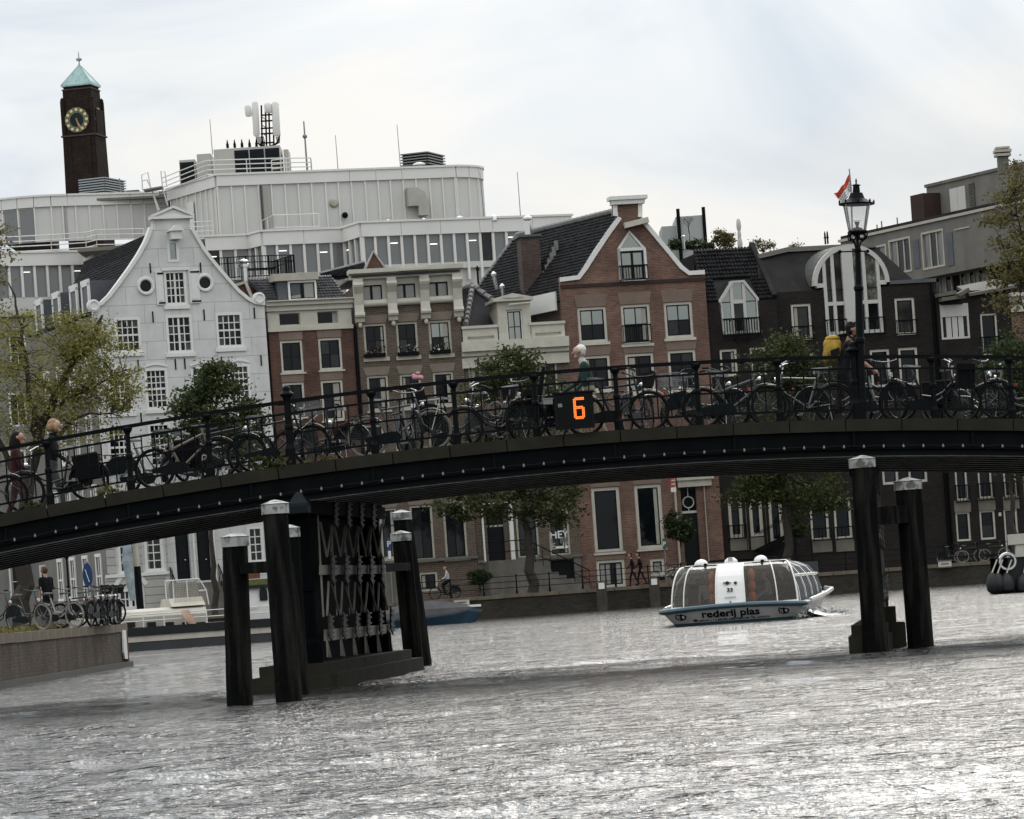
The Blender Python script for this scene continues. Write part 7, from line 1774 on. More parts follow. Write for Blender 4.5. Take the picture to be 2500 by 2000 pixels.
    shrub('small wispy plant on the roof edge left of the flue pipes', r4, 650, 670, 229, 12, 10, lf_brown, 35, 6, .06)
    shrub('dark climbing shrub beside the house door with the ring window', s3, 2020, 620, 216, 34, 40, lf_dark, 36, 60, .11)
    shrub('dark shrub in the front yard left of the stone steps', s3, 400, 1030, 212, 24, 26, lf_dark, 37, 30, .1)
    shrub('dark shrub against the dark house behind the glass roofed boat', s10, 1340, 740, 217, 14, 30, lf_dark, 38, 22, .1)
    # bare twiggy shrub
    o = PX(*r3(1800, 500), 229); mb = MB(); rng = random.Random(3)
    def br(p, d, l, r, dep):
        q = p + d * l; mb.tube([p, p.lerp(q, .5) + Vector((rng.uniform(-.03, .03), 0, rng.uniform(0, .04))), q], [r, r * .8, r * .6], 4, False)
        if dep: 
            for _ in range(2 + (dep > 2)): br(q, (d + Vector((rng.uniform(-.75, .75), rng.uniform(-.4, .4), rng.uniform(-.15, .3)))).normalized(), l * .72, r * .62, dep - 1)
    br(Vector((0, 0, -.3)), Vector((0, 0, 1)), .55, .035, 5)
    t = thing('bare_shrub', 'bare fan of twigs standing in the roof garden before the pale block', 'shrub', o, 0, 'shrubs of the roof garden'); mb.build('twigs', bark, t, fix=False)
    # weeds in the kerb joints of the bridge
    for i, (px, lab, h) in enumerate(((262, 'dry weed tuft growing from the bridge kerb below the leftmost pannier bicycle', .14), (655, 'wider weed tuft hanging over the bridge kerb left of the first newel post', .20), (800, 'tiny weed tuft in a kerb joint under the crate bicycle', .08), (80, 'small weed tuft on the bridge kerb near the left edge', .1))):
        o = BP(bx(px), .06, 0); rng2 = np.random.default_rng(40 + i); n = 90
        p = rng2.normal(size=(n, 3)) * np.array([h * .9, .03, h * .35]) + np.array([0, -.01, h * .45]); 
        w = put('weed_tuft', leaf_mesh('weed', p, h * .32, lf_brown if i % 2 == 0 else lf_mid, 1.6, 50 + i), None, loc=o); tag(w, lab, 'weeds', 'weeds in the bridge kerb'); w['kind'] = 'stuff'
    n = 1500; rng2 = np.random.default_rng(60); x = rng2.uniform(-14.6, -12.4, n); y = rng2.uniform(88, 103, n); 
    g = put('grass', leaf_mesh('grass', np.stack([x - .02 * (103 - y) * 0, y, 1.25 + rng2.uniform(0, .12, n)], 1), .07, lf_brown, 2.5, 61), None, kind='stuff'); tag(g, 'rough grass growing along the edge of the left quay', 'grass')
vegetation()

# ------------------------------------------------------------------ things along the far quay
def far_quay_things():
    D = 200.9; y = D
    t = thing('quay_railing', 'thin black iron railing along the edge of the far quay', 'railing', (0, D, ZS))
    x0, x1 = PX(1020, 1450, D).x, PX(2470, 1380, D).x; n = int((x1 - x0) / 1.75); post = MB().lathe([(.06, 0), (.06, .2), (.04, .25), (.035, 1.0), (.06, 1.03), (.02, 1.1)], 6).mesh('post', iron_black)
    for i in range(n + 1): put('post', post, t, loc=(x0 + (x1 - x0) * i / n, 0, 0))
    for z in (.38, .70, 1.0): MB().tube([(x0, 0, z), (x1, 0, z)], .02, 5).build('rail', iron_black, t)
    for (px, py0, py1, D_, lab) in ((1472, 1422, 1486, 199.2, 'wooden post with a white plate standing in the water left of the glass roofed boat'), (1600, 1412, 1470, 199.2, 'wooden post with a white plate close beside the left end of the glass roofed boat')):
        b = PX(px, py1, D_); z = PX(px, py0, D_).z; t = thing('quay_post', lab, 'post', (b.x, D_, 0), 0, 'wooden posts along the far quay')
        MB().lathe([(.3, -1), (.28, z), (.02, z + .05)], 8).build('pile', M('old_wood', (.06, .052, .04), .9, var=(2, .4), streak=(4, .4, (.03, .026, .02))), t); MB().box((-.16, -.31, z - .35), (.16, -.29, z - .02)).build('plate', white_paint, t)
    def sign(label, conv, x0, y0, x1, y1, D_, col, txt=None, tc=None, post=True, extra=None):
        a, b = PX(*conv(x0, y0), D_), PX(*conv(x1, y1), D_); W_, H_ = max(.2, b.x - a.x), a.z - b.z; t = thing('sign', label, 'sign', (a.x, D_, b.z))
        MB().box((0, 0, 0), (W_, .03, H_)).build('plate', col, t)
        if post: MB().tube([(W_ / 2, .06, ZS - b.z), (W_ / 2, .06, H_ + .05)], .035, 6).build('pole', steel_grey, t)
        if txt: put('sign_lettering', lettering(txt, H_ * .55 if not extra else H_ * .4, tc, .004, .003, 'CENTER'), t, loc=(W_ / 2, -.006, H_ * (.5 if not extra else .74)))
        if extra: MB().box((.02, -.005, .02), (W_ - .02, -.001, H_ * extra)).build('lower_plate', white_paint, t)
        return t
    blue = M('sign_blue', (.015, .045, .13), .5); green = M('sign_green', (.02, .09, .06), .5); redb = M('sign_red', (.42, .05, .03), .6)
    sign('blue and white parking sign with the letter P left of the brown house window', r8, 1060, 512, 1088, 665, 206, blue, 'P', white_paint, True, .42)
    sign('green parking sign with the letter P in front of the red brick house door shrub', s3, 1880, 715, 1912, 800, 206, green, 'P', white_paint)
    t = sign('narrow red banner with a white foot on the pier left of the ring window door', s3, 1942, 205, 1985, 335, 216.5, redb, None, None, False)
    W_ = .3; H_ = t.children[0].dimensions.z
    bpy.context.view_layer.update()
    MB().box((0.0, -.012, 0), (.31, -.001, .26)).build('white_foot', white_paint, t)
    for i in range(3): MB().box((.06, -.01, .42 + i * .22), (.25, -.001, .50 + i * .22)).build('print_line', cream_paint, t)
    for lab, conv, a in (('pale notice board on the far quay wall behind the blue boat', s3, (192, 1208, 320, 1252)), ('white notice board on the far quay wall at the right', s5, (835, 893, 930, 930))):
        t = sign(lab, conv, *a, 199.7, cream_paint, None, None, False); w_ = t.children[0]
        bpy.context.view_layer.update(); d = w_.dimensions
        MB().box((-.04, -.02, -.04), (d.x + .04, -.001, .03)).box((-.04, -.02, d.z - .03), (d.x + .04, -.001, d.z + .04)).build('frame', stone_grey, t); MB().box((.15, -.01, d.z * .4), (d.x * .8, -.001, d.z * .62)).build('print_line', stone_grey, t)
    # round blue sign and old lantern on the left
    t = thing('round_blue_sign', 'round blue traffic sign on a post behind the bicycles at the left', 'traffic sign', PX(214, 1405, 112)); c = t.location
    MB().lathe([(.20, -.015), (.20, .015)], 20, (0, 0, 0), Matrix.Rotation(math.pi / 2, 4, 'X') ).build('disc', M('sign_blue', (0, 0, 0)), t, scale=(.75, 1, 1.9)); MB().tube([(0, .05, 1.2 - c.z), (0, .05, .42)], .03, 6).build('pole', steel_grey, t)
    MB().bar((-.06, -.03, .18), (.04, -.03, -.2), .05, .02).build('white_mark', white_paint, t)
    t = thing('old_lantern', 'old style dark lantern post in front of the grey side wall on the left', 'street lamp', G(172, 1500, 190)); 
    MB().lathe([(.12, 0), (.1, 1), (.06, 1.2), (.05, 3.4), (.09, 3.5)], 8).build('pole', iron_black, t); MB().lathe([(.12, 3.5), (.26, 4.1), (.28, 4.13), (.1, 4.4), (.03, 4.7)], 6).build('lantern', iron_black, t)
    # neighbouring facade seen through the left tree
    H = House('grey_row_house', 'grey plastered house front glimpsed through the tree at the far left', 'house', -80, 900, 238, .1)
    for px in (20, 95):
        for py in (820, 960, 1100, 1380): p = H.at(px, py); H.win((p[0], p[1] - 2.2, p[0] + 1.1, p[1]), 2, 2, case=white_paint, fw=.12, rec=.06)
    e = H.at(165, 765); H.wall([(0, 0), (e[0], 0), (e[0], e[1]), (0, e[1])], M('grey_plaster', (.22, .215, .20), .85, var=(.5, .15), streak=(1, .4, (.12, .115, .10))))
    MB().box((-.1, -.3, e[1]), (e[0] + .1, .3, e[1] + .4)).build('cornice', cream_dull, H.root)
    MB().box((0.02, .36, 0), (e[0] - .02, 8, e[1])).build('side_wall', M('grey_plaster', (0, 0, 0)), H.root)
far_quay_things()

# ------------------------------------------------------------------ boats
teal = M('boat_teal', (.030, .075, .090), .35, spec=.6); boat_white = M('boat_white', (.78, .76, .72), .35, spec=.6, var=(1.2, .06)); boat_ink = M('boat_ink', (.006, .010, .022), .5)
TBR = math.radians(-7.4)
def tour_boat():
    o = PX(1790, 1522, 109.0); o.z = 0; t = thing('tour_boat', 'glass roofed canal tour boat with white bow, teal gunwale and black lettering', 'boat', o, TBR)
    L = 20.0; gz = lambda x: .50 + .09 * (1 - (x / 2.2) ** 2)
    def ring(hw, y0, z, crn):   # outline from stern left round the bow to stern right
        pts = [(-hw * .9, L, z)] + [(-hw, y, z) for y in (16, 10, 5, 2.6)]
        for i in range(7): a = math.pi / 2 * i / 6; pts.append((-hw + crn * (1 - math.cos(a)), y0 + .25 + crn * .55 * (1 - math.sin(a)), z))
        for x in (-.6, -.2, .2, .6): pts.append(((hw - crn) * x / .9, y0 + .25 * (x / .9) ** 2, z))
        return pts + [(-p[0], p[1], p[2]) for p in reversed(pts[:12])]
    R = [ring(1.72, .62, -.35, .35), ring(1.80, .46, 0.0, .35), ring(1.84, .42, .085, .35), ring(2.12, .10, .44, .30), ring(2.16, .10, .46, .30)]
    n = len(R[0])
    R[3] = [(p[0], p[1], p[2] + .08 * max(0, 1 - (p[0] / 2.1) ** 2) * (p[1] < 2) + .012 * max(0, p[1] - 3)) for p in R[3]]; R[4] = [(p[0], p[1], p[2] + .08 * max(0, 1 - (p[0] / 2.1) ** 2) * (p[1] < 2) + .012 * max(0, p[1] - 3)) for p in R[4]]
    def loft(a, b): mb = MB(); mb.add(list(a) + list(b), [(i, i + 1, n + i + 1, n + i) for i in range(n - 1)] + [(n - 1, 0, n, 2 * n - 1)]); return mb
    loft(R[0], R[1]).build('hull_bottom', M('boat_bottom', (.010, .022, .030), .5), t, fix=False); loft(R[1], R[2]).build('boot_stripe', teal, t, fix=False)
    loft(R[2], R[3]).build('hull', boat_white, t, fix=False, smooth=True)
    dk = MB().add(R[4], [tuple(range(n))]); dk.build('deck', teal, t)
    MB().tube([Vector(p) + Vector((0, 0, .0)) for p in R[4][4:-4]], .075, 8).build('gunwale', teal, t, smooth=True)
    for sgn in (-1, 1): MB().tube([(sgn * 2.2, 2.3, .52), (sgn * 2.28, 6, .58), (sgn * 2.28, 12, .64), (sgn * 2.2, 18, .72), (sgn * 1.9, 20, .76)], .075, 8).build('rub_rail', chrome, t, smooth=True)
    # lettering on the bow
    tl = math.atan2(.32, .36); fx = lambda z: .42 - .32 * (z - .085) / .355 - .012
    def sgn_(txt, size, x, z, bold, al='CENTER'): put('bow_lettering', lettering(txt, size, boat_ink, bold, .004, al), t, loc=(x, fx(z) - .025, z), rot=(tl, 0, 0))
    sgn_('rederij plas', .385, -.07, .315, .011); sgn_('DAMRAK n / d BEURS AMSTERDAM TEL. 6245406', .105, -.04, .135, .002)
    for x in (-1.56, 1.50):
        e = MB(); e.prism([(-.17, .04), (-.12, .13), (-.03, .09), (.0, .13), (.05, .10), (.17, .05), (.16, -.06), (.10, -.12), (-.02, -.14), (-.14, -.07)], -.004, .004)
        g = e.build('bow_emblem', boat_ink, t, loc=(x, fx(.28) - .025 + .05 * abs(x) * .6, .28), rot=(tl, 0, 0))
        m = MB(); m.prism([(.03, .03), (.09, .06), (.12, -.03), (.06, -.07)], -.008, -.004)
        for (a, b) in ((-.10, .05), (-.09, -.02), (-.045, .02), (-.04, -.06)): m.prism([(a - .022, b - .014), (a + .018, b - .02), (a + .022, b + .014), (a - .018, b + .02)], -.008, -.004)
        m.build('emblem_print', boat_white, g)
    MB().box((-1.20, fx(.15) - .03, .125), (-1.08, fx(.15) - .01, .19)).build('small_plate', boat_ink, t)
    # glazed cabin
    gl = clear_glass('boat_glass', (.30, .26, .21), .16, .03, .12); gl2 = clear_glass('boat_side_glass', (.10, .10, .09), .80, .04)
    def W(u, v):   # windscreen surface: u across, v up
        z = .52 + 1.24 * (math.sin(v * math.pi / 2) ** .95); x = u * (1 - .19 * v ** 1.6); y = .75 + .50 * v + .95 * v ** 4 + .16 * abs(u) ** 3 * .55
        return Vector((x, y, z))
    us = [-1.90, -1.52, -.52, .34, 1.30, 1.88]; N_ = 8
    for i, (a, b) in enumerate(zip(us[:-1], us[1:])):
        mb = MB(); k = 4
        for p in range(k):
            for q in range(N_): u0, u1 = a + (b - a) * p / k, a + (b - a) * (p + 1) / k; mb.quad(W(u0, q / N_), W(u1, q / N_), W(u1, (q + 1) / N_), W(u0, (q + 1) / N_))
        if i == 2: door = mb.build('bow_door', boat_white, t, fix=False, smooth=True)
        else: mb.build('windscreen_pane', gl, t, fix=False, smooth=True)
    for i, u in enumerate(us): MB().tube([W(u, q / 10) + Vector((0, -.01, 0)) for q in range(11)], .020 if i in (1, 4) else .028, 6).build('windscreen_rib', boat_white, t, smooth=True)
    MB().tube([W(u, 1) for u in np.linspace(-1.9, 1.88, 15)], .035, 6).build('windscreen_rim', boat_white, t, smooth=True); MB().tube([W(u, 0) for u in np.linspace(-1.9, 1.88, 15)], .05, 6).build('windscreen_sill', boat_white, t)
    # door print: plug symbol, number, registration
    c = W(-.09, .52); dn = math.atan2((W(0, .6).y - W(0, .45).y), (W(0, .6).z - W(0, .45).z))
    def dp(txt, size, x, v, bold, mat=boat_ink): q = W(-.09, v); put('door_lettering', lettering(txt, size, mat, bold, .003, 'CENTER'), door, loc=(q.x + x, q.y - .035, q.z), rot=(-dn, 0, 0))
    dp('e', .20, .17, .36, .006); dp('33', .19, 0, .235, .006); dp('02305452', .085, 0, .12, .0, steel_grey)
    pl = MB(); pl.prism([(-.06, -.055), (.0, -.06), (.05, -.02), (.05, .02), (.0, .06), (-.06, .055)], -.004, .004).box((-.14, -.004, .015), (-.06, .004, .033)).box((-.14, -.004, -.033), (-.06, .004, -.015)).box((.05, -.004, -.01), (.11, .004, .01)); q = W(-.15, .36); pl.build('plug_symbol', boat_ink, door, loc=(q.x, q.y - .035, q.z), rot=(-dn, 0, 0))
    MB().box((-.02, -.03, 0), (.02, .0, .10)).build('door_handle', steel_grey, door, loc=W(-.09, .02))
    # cabin behind: arched section
    sec = [(1.90, .5), (1.86, .9), (1.74, 1.28), (1.52, 1.55), (1.2, 1.70), (.85, 1.76)]; y0, y1 = 2.3, 17.5; nb = 15
    for sg in (-1, 1):
        for i in range(nb):
            a, b = y0 + (y1 - y0) * i / nb, y0 + (y1 - y0) * (i + 1) / nb
            for lo, hi, nm in ((0, 2, 'side_pane'), (2, 5, 'roof_pane')):
                mb = MB()
                for (x, z), (x2, z2) in zip(sec[lo:hi], sec[lo + 1:hi + 1]): mb.quad((sg * x, a, z), (sg * x, b, z), (sg * x2, b, z2), (sg * x2, a, z2))
                mb.build(nm, gl2, t, fix=False, smooth=True)
            MB().tube([(sg * x * 1.005, a, z + .01) for x, z in sec], .022, 5).build('cabin_rib', steel_grey if i % 4 else chrome, t)
        MB().tube([(sg * 1.76, y0, 1.29), (sg * 1.76, y1, 1.29)], .045, 6).build('cabin_rail', chrome, t); MB().tube([(sg * .86, 1.9, 1.79), (sg * .86, y1, 1.79)], .05, 6).build('roof_rail', iron_black, t)
        mb = MB(); q = [W(sg * 1.89, v / 8) for v in range(9)]; q2 = [Vector((sg * 1.90, y0, .5)), Vector((sg * 1.88, y0, .75)), Vector((sg * 1.86, y0, .9)), Vector((sg * 1.80, y0, 1.1)), Vector((sg * 1.74, y0, 1.28)), Vector((sg * 1.64, y0, 1.42)), Vector((sg * 1.56, y0 + .1, 1.52)), Vector((sg * 1.53, y0 + .2, 1.6)), Vector((sg * 1.52, y0 + .3, 1.7))]
        for j in range(8): mb.quad(q[j], q2[j], q2[j + 1], q[j + 1])
        mb.build('corner_pane', gl, t, fix=False, smooth=True)
    MB().box((-1.52, 2.2, 1.74), (1.52, 2.7, 1.78)).box((-.86, 2.5, 1.755), (.86, y1, 1.80)).build('cabin_roof', M('boat_roof', (.03, .032, .034), .4, spec=.5), t)
    MB().tube([(-1.0, 6, 1.9), (1.0, 6, 1.9)], .03, 5).tube([(-1.35, 6, 1.7), (-1.0, 6, 1.9)], .03, 5).tube([(1.35, 6, 1.7), (1.0, 6, 1.9)], .03, 5).build('roof_bow', iron_black, t)
    MB().box((-1.8, y1, .5), (1.8, y1 + .06, 1.7)).build('rear_bulkhead', M('boat_roof', (0, 0, 0)), t); MB().box((-1.8, 2.0, .30), (1.8, 17, .34)).build('cabin_floor', M('boat_floor', (.05, .04, .032), .8), t)
    st = M('boat_seat', (.16, .14, .12), .8)
    for y in (2.9, 4.4, 5.9):
        for sg in (-1, 1):
            s_ = MB().box((sg * 1.05 - .5, y, .34), (sg * 1.05 + .5, y + .45, .62)).build('seat', st, t); MB().box((sg * 1.05 - .5, y + .45, .5), (sg * 1.05 + .5, y + .55, 1.05)).build('seat_back', st, s_)
    for i, (x, y, lab) in enumerate(((-1.02, 2.55, 0), (-.12, 2.6, 1), (.78, 2.65, 2))):
        d = MB().lathe([(.21, 0), (.21, .035), (.18, .10), (.10, .16), (.01, .18)], 14).build('roof_dome', boat_white, t, smooth=True, loc=(x, y, 1.79))
        if i == 1: MB().box((-.07, -.2, .06), (.07, -.12, .18)).build('spot_lamp', chrome, d)
    MB().tube([(-1.95, .6, .5), (-1.95, .6, .62)], .04, 6).build('cleat', cream_paint, t); MB().tube([(1.6, 17.9, .9), (1.6, 17.9, 1.5)], .03, 6).build('stern_pole', iron_black, t)
    # orange life vests hung on either side of the door
    m = bpy.data.objects.get('tour_boat'); bpy.context.view_layer.update(); Wm = t.matrix_world.copy()
    orange = M('life_orange', (.50, .12, .06), .7)
    for x, lab in ((-.66, 'stack of orange life jackets behind the glass left of the boat door'), (.52, 'stack of orange life jackets behind the glass right of the boat door')):
        lt = thing('life_jackets', lab, 'life jackets', Wm @ Vector((x, 1.75, .55)), TBR, 'life jackets in the tour boat')
        for k in range(3): MB().ball((0, 0, .18 + .33 * k), .19, 10, 7, (.62, .6, 1.0)).build('life_jacket', orange, lt, smooth=True)
    # bow wave on the right
    fm = M('foam', (.62, .62, .60), .6, var=(4, .3)); rng = np.random.default_rng(8); n = 2600; s_ = rng.uniform(0, 1, n) ** 1.3
    px = 1.95 + s_ * 1.0 + rng.normal(0, .10, n); py = .9 + s_ * 4.5 + rng.normal(0, .25, n); pz = np.abs(rng.normal(0, .13, n)) * (1 - s_ * .7) + .02
    w = put('bow_wave', leaf_mesh('bow_wave', np.stack([px, py, pz], 1), .05, fm, .4, 9), None, loc=o, rot=(0, 0, TBR), kind='stuff'); tag(w, 'white foaming bow wave along the right side of the tour boat', 'bow wave')
    w2 = MB(); k = 26
    prof = [(1.9, -.02), (2.05, .18), (2.2, .26), (2.35, .16), (2.7, .03), (3.0, -.03)]
    for i in range(k):
        for (a, za), (b, zb_) in zip(prof[:-1], prof[1:]):
            f0, f1 = i / k, (i + 1) / k; h = lambda f: (1 - f) * (.8 + .3 * math.sin(f * 31)); xo = lambda f: f * .75
            w2.quad((a + xo(f0), .8 + f0 * 5, za * h(f0)), (b + xo(f0), .8 + f0 * 5, zb_ * h(f0)), (b + xo(f1), .8 + f1 * 5, zb_ * h(f1)), (a + xo(f1), .8 + f1 * 5, za * h(f1)))
    ob = w2.build('bow_wave_crest', MATS['canal_water'], None, fix=False, smooth=True, kind='stuff'); ob.location = o; ob.rotation_euler = (0, 0, TBR); tag(ob, 'raised water crest running back from the bow of the tour boat', 'bow wave')
    return Wm
TBW = tour_boat()

def house_boat():
    F = map_plane(312, 1592, 153.0, .30); t = thing('houseboat', 'long moored houseboat with black hull, cream stripe and low cream cabin roof', 'houseboat', (F.X, F.D, 0), F.th); F.root = t
    R = lambda *a: F.rect(s8, *a)
    black = M('barge_black', (.008, .009, .010), .5, spec=.3, var=(1, .3)); cream = M('barge_cream', (.50, .46, .39), .6, var=(1, .12), streak=(2, .3, (.28, .22, .15))); grey = M('barge_grey', (.040, .042, .044), .6, var=(1, .3))
    a = R(200, 1015, 2600, 1260); dz = a[3]; x0, x1 = -4.0, a[2]
    z1, z2 = F.at(*s8(800, 1060))[1], F.at(*s8(800, 1125))[1]
    MB().box((x0, 0, -.5), (x1, 4, z2)).build('hull', grey, t); MB().box((x0, -.03, z2 + .002), (x1, 4, z1)).build('hull_stripe', cream, t)
    MB().box((x0, -.10, z1 + .002), (x1, 4.05, dz - .0)).build('hull', black, t)
    c = R(-200, 845, 1150, 945); zt = F.at(*s8(500, 800))[1]; xe = F.at(*s8(1120, 800))[0]
    for k, (p, q) in enumerate(((c[0], xe),)):
        MB().prism([(.5, dz), (.45, dz + (zt - dz) * .55), (.6, dz + (zt - dz) * .85), (1.0, zt), (3.2, zt), (3.5, dz + (zt - dz) * .6), (3.5, dz)], p, q, 'yz').build('cabin', cream, t)
    for x in (270, 490, 680, 860, 1010): r = R(x, 945, x + 95, 995); MB().box((r[0], .38, r[1]), (r[2], .46, r[3])).build('cabin_window', glass_dark, t)
    rb = MB().prism([(.6, zt), (1.2, zt + .35), (2.8, zt + .35), (3.2, zt)], F.at(*s8(760, 750))[0], xe, 'yz').build('roof_hatch', cream, t)
    rail = MB(); zr = F.at(*s8(650, 850))[1]
    for x in (205, 435, 655, 880, 1105, 1330, 1560, 1760): rail.tube([(F.at(*s8(x, 990))[0], .0, dz), (F.at(*s8(x, 990))[0], .0, zr)], .03, 5)
    for z in (zr, (zr + dz) / 2): rail.tube([(F.at(*s8(180, 900))[0], .0, z), (F.at(*s8(1900, 880))[0], .0, z)], .022, 5)
    rail.build('railing', white_paint, t)
    p0, p1 = F.at(*s8(825, 825)), F.at(*s8(985, 965)); w_ = p1[0] - p0[0]; mb = MB(); pk = M('peach_cloth', (.50, .33, .24), .8); k = 8
    for i in range(k): f0, f1 = i / k, (i + 1) / k; mb.quad((p0[0] + .5 * f0 ** 2 * w_, -.05 - .1 * math.sin(f0 * 3), p0[1] + (p1[1] - p0[1]) * f0), (p0[0] + w_ * (.55 + .45 * f0), -.05, p0[1] + (p1[1] - p0[1]) * f0), (p0[0] + w_ * (.55 + .45 * f1), -.05, p0[1] + (p1[1] - p0[1]) * f1), (p0[0] + .5 * f1 ** 2 * w_, -.05 - .1 * math.sin(f1 * 3), p0[1] + (p1[1] - p0[1]) * f1))
    ob = mb.build('hanging_cloth', pk, t, fix=False); ob.modifiers.new('s', 'SOLIDIFY').thickness = .02
    # wheelhouse
    r = R(1530, 590, 2150, 890); MB().box((r[0], .3, dz), (r[2], 3.4, r[3])).build('wheelhouse', white_paint, t); MB().box((r[0] - .1, .1, r[3]), (r[2], 3.6, r[3] + .12)).build('wheelhouse_roof', black, t)
    r = R(1668, 640, 1755, 712); n = 8; MB().prism([(r[0], r[1]), (r[2], r[1])] + [((r[0] + r[2]) / 2 + (r[2] - r[0]) / 2 * math.cos(math.pi * i / n), r[3] + .25 * math.sin(math.pi * i / n)) for i in range(n + 1)], .24, .30).build('arched_window', glass_dark, t)
    r = R(1550, 625, 1650, 800); MB().box((r[0], .27, r[1]), (r[2], .298, r[3])).build('wall_panel', white_paint, t)
    r = R(1525, 500, 1700, 545); bx_ = MB().box((r[0], .6, r[1]), (r[2], 1.2, r[3])); W = Matrix.Translation((F.X, F.D, 0)) @ Matrix.Rotation(F.th, 4, 'Z')
    zz = R(1530, 590, 1540, 600)[3] + .12
    pt = thing('roof_planter', 'brown wooden planter with a strip of grass on the houseboat wheelhouse roof', 'planter', W @ Vector((r[0], .6, zz)), F.th); MB().box((0, 0, .28), (r[2] - r[0], .6, .28 + (r[3] - r[1]))).build('box', M('planter_brown', (.16, .06, .03), .8, var=(3, .4)), pt); MB().box((-.1, -.2, 0), (r[2] - r[0] + .5, 1.6, .24)).build('turf', M('turf', (.11, .12, .04), .9, var=(6, .3)), pt)
    # netted frame cage on deck, striped mast behind
    r = R(785, 500, 1150, 740); ct = thing('netted_frame', 'wire netted frame cage standing on the houseboat roof', 'cage', W @ Vector((r[0], .9, zt)), F.th); w_, h_ = r[2] - r[0], r[3] - zt
    fb = MB()
    for y in (0, 1.6):
        pts = [(0, y, 0), (0, y, h_), (w_ * .8, y, h_), (w_, y, h_ * .55), (w_ * 1.05, y, 0)]; fb.tube(pts, .03, 5)
    for x, z in ((0, h_), (w_ * .8, h_), (w_, h_ * .55)): fb.tube([(x, 0, z), (x, 1.6, z)], .03, 5)
    fb.tube([(w_ * .42, 0, 0), (w_ * .42, 0, h_)], .025, 5).build('frame', white_paint, ct)
    net = MB(); n = 22
    for i in range(n): x = w_ * i / n; net.bar((x, .01, 0), (x, .01, h_ if x < w_ * .8 else h_ * (1 - .45 * (x - w_ * .8) / (w_ * .2))), .012)
    for i in range(12): net.bar((0, .012, h_ * i / 12), (w_ * (.8 if i > 7 else 1.02), .012, h_ * i / 12), .012)
    net.build('netting', cream_dull, ct); MB().add([(0, .9, 0), (w_, .9, 0), (w_ * .85, .9, h_ * .9), (0, .9, h_ * .9)], [(0, 1, 2, 3)]).build('grey_sheet', M('gauze', (.20, .19, .17), .9, var=(2, .3)), ct, fix=False).modifiers.new('s', 'SOLIDIFY').thickness = .02
    p = F.at(*s8(620, 770)); tp = F.at(*s8(565, 120)); mt = thing('mooring_mast', 'dark mast with a pale top and a wrapped bundle beside the houseboat', 'mast', W @ Vector((p[0], 4.6, 0)), F.th); d = tp[0] - p[0]
    MB().tube([(0, 0, -1), (0, 0, p[1]), (d * .6, 0, p[1] + (tp[1] - p[1]) * .68)], .16, 8).build('lower_mast', iron_black, mt); MB().tube([(d * .6, 0, p[1] + (tp[1] - p[1]) * .68), (d, 0, tp[1] + .5)], .13, 8).build('upper_mast', cream_dull, mt)
    MB().tube([(-.35, -.25, p[1] + .3), (-.45, -.25, p[1] + 2.0), (-.42, -.25, p[1] + 3.4)], [.12, .25, .12], 8).build('wrapped_bundle', M('bundle', (.25, .29, .31), .8, var=(3, .4)), mt)
    return W
house_boat()

def blue_boat():
    F = map_plane(1035, 1528, 178.0, .0); t = thing('blue_boat', 'small blue open boat under a grey tarpaulin moored at the far quay', 'boat', (F.X, F.D, 0)); F.root = t; q = lambda x, y: F.at(*r8(x, y))
    blue = M('boat_blue', (.018, .052, .085), .4, spec=.5, var=(1.5, .2)); xs = [q(x, 1100)[0] for x in (940, 1030, 1200, 1400, 1560, 1690, 1790)]
    bz = q(1790, 1040)[1]; sz = q(1200, 1105)[1]; w = [.75, .95, 1.05, 1.05, .9, .55, .05]; gz = [sz + .02, sz, sz, sz + .03, sz + .1, sz + .25, bz]; kx = [0, 0, 0, 0, -.05, -.25, -.6]
    def loft(f0, f1, z0, z1, nm, mat):
        a = []; b = []
        for i in range(7): a.append((xs[i] + kx[i] * (1 - f0), w[i] * (.62 + .38 * f0), z0(i))); b.append((xs[i] + kx[i] * (1 - f1), w[i] * (.62 + .38 * f1), z1(i)))
        mb = MB()
        for sg in (-1, 1): n = 7; mb.add([(p[0], sg * p[1] + 1.0, p[2]) for p in a + b], [(i, i + 1, n + i + 1, n + i) for i in range(6)])
        mb.add([(a[0][0], 1 - a[0][1], a[0][2]), (a[0][0], 1 + a[0][1], a[0][2]), (b[0][0], 1 + b[0][1], b[0][2]), (b[0][0], 1 - b[0][1], b[0][2])], [(0, 1, 2, 3)])
        return mb.build(nm, mat, t, fix=False)
    loft(0, .8, lambda i: -.3, lambda i: gz[i] - .14, 'hull', blue); loft(.8, 1.0, lambda i: gz[i] - .138, lambda i: gz[i], 'gunwale', M('boat_blue_pale', (.11, .16, .19), .5))
    ty = q(1430, 978)[1]; hh = [.25, .75, .9, 1.0, .72, .25]; tb = MB(); prs = []
    for i in range(6): 
        z = gz[i] + (ty - sz) * hh[i]; prs.append([(xs[i], 1 - w[i] * 1.02, gz[i] - .08), (xs[i], 1 - w[i] * .75, gz[i] + (z - gz[i]) * .45), (xs[i], 1, z), (xs[i], 1 + w[i] * .75, gz[i] + (z - gz[i]) * .45), (xs[i], 1 + w[i] * 1.02, gz[i] - .08)])
    for a, b in zip(prs[:-1], prs[1:]):
        for j in range(4): tb.quad(a[j], b[j], b[j + 1], a[j + 1])
    tb.add(prs[0], [(0, 1, 2, 3, 4)]).add(prs[-1], [(0, 1, 2, 3, 4)]).build('tarpaulin', M('tarpaulin', (.050, .050, .052), .85, var=(1.5, .25), bump=(5, .4)), t, fix=False)
    MB().box((xs[5] - .1, .7, gz[5] + .05), (xs[6] - .1, 1.3, gz[5] + .16)).build('bow_deck', white_paint, t)
blue_boat()

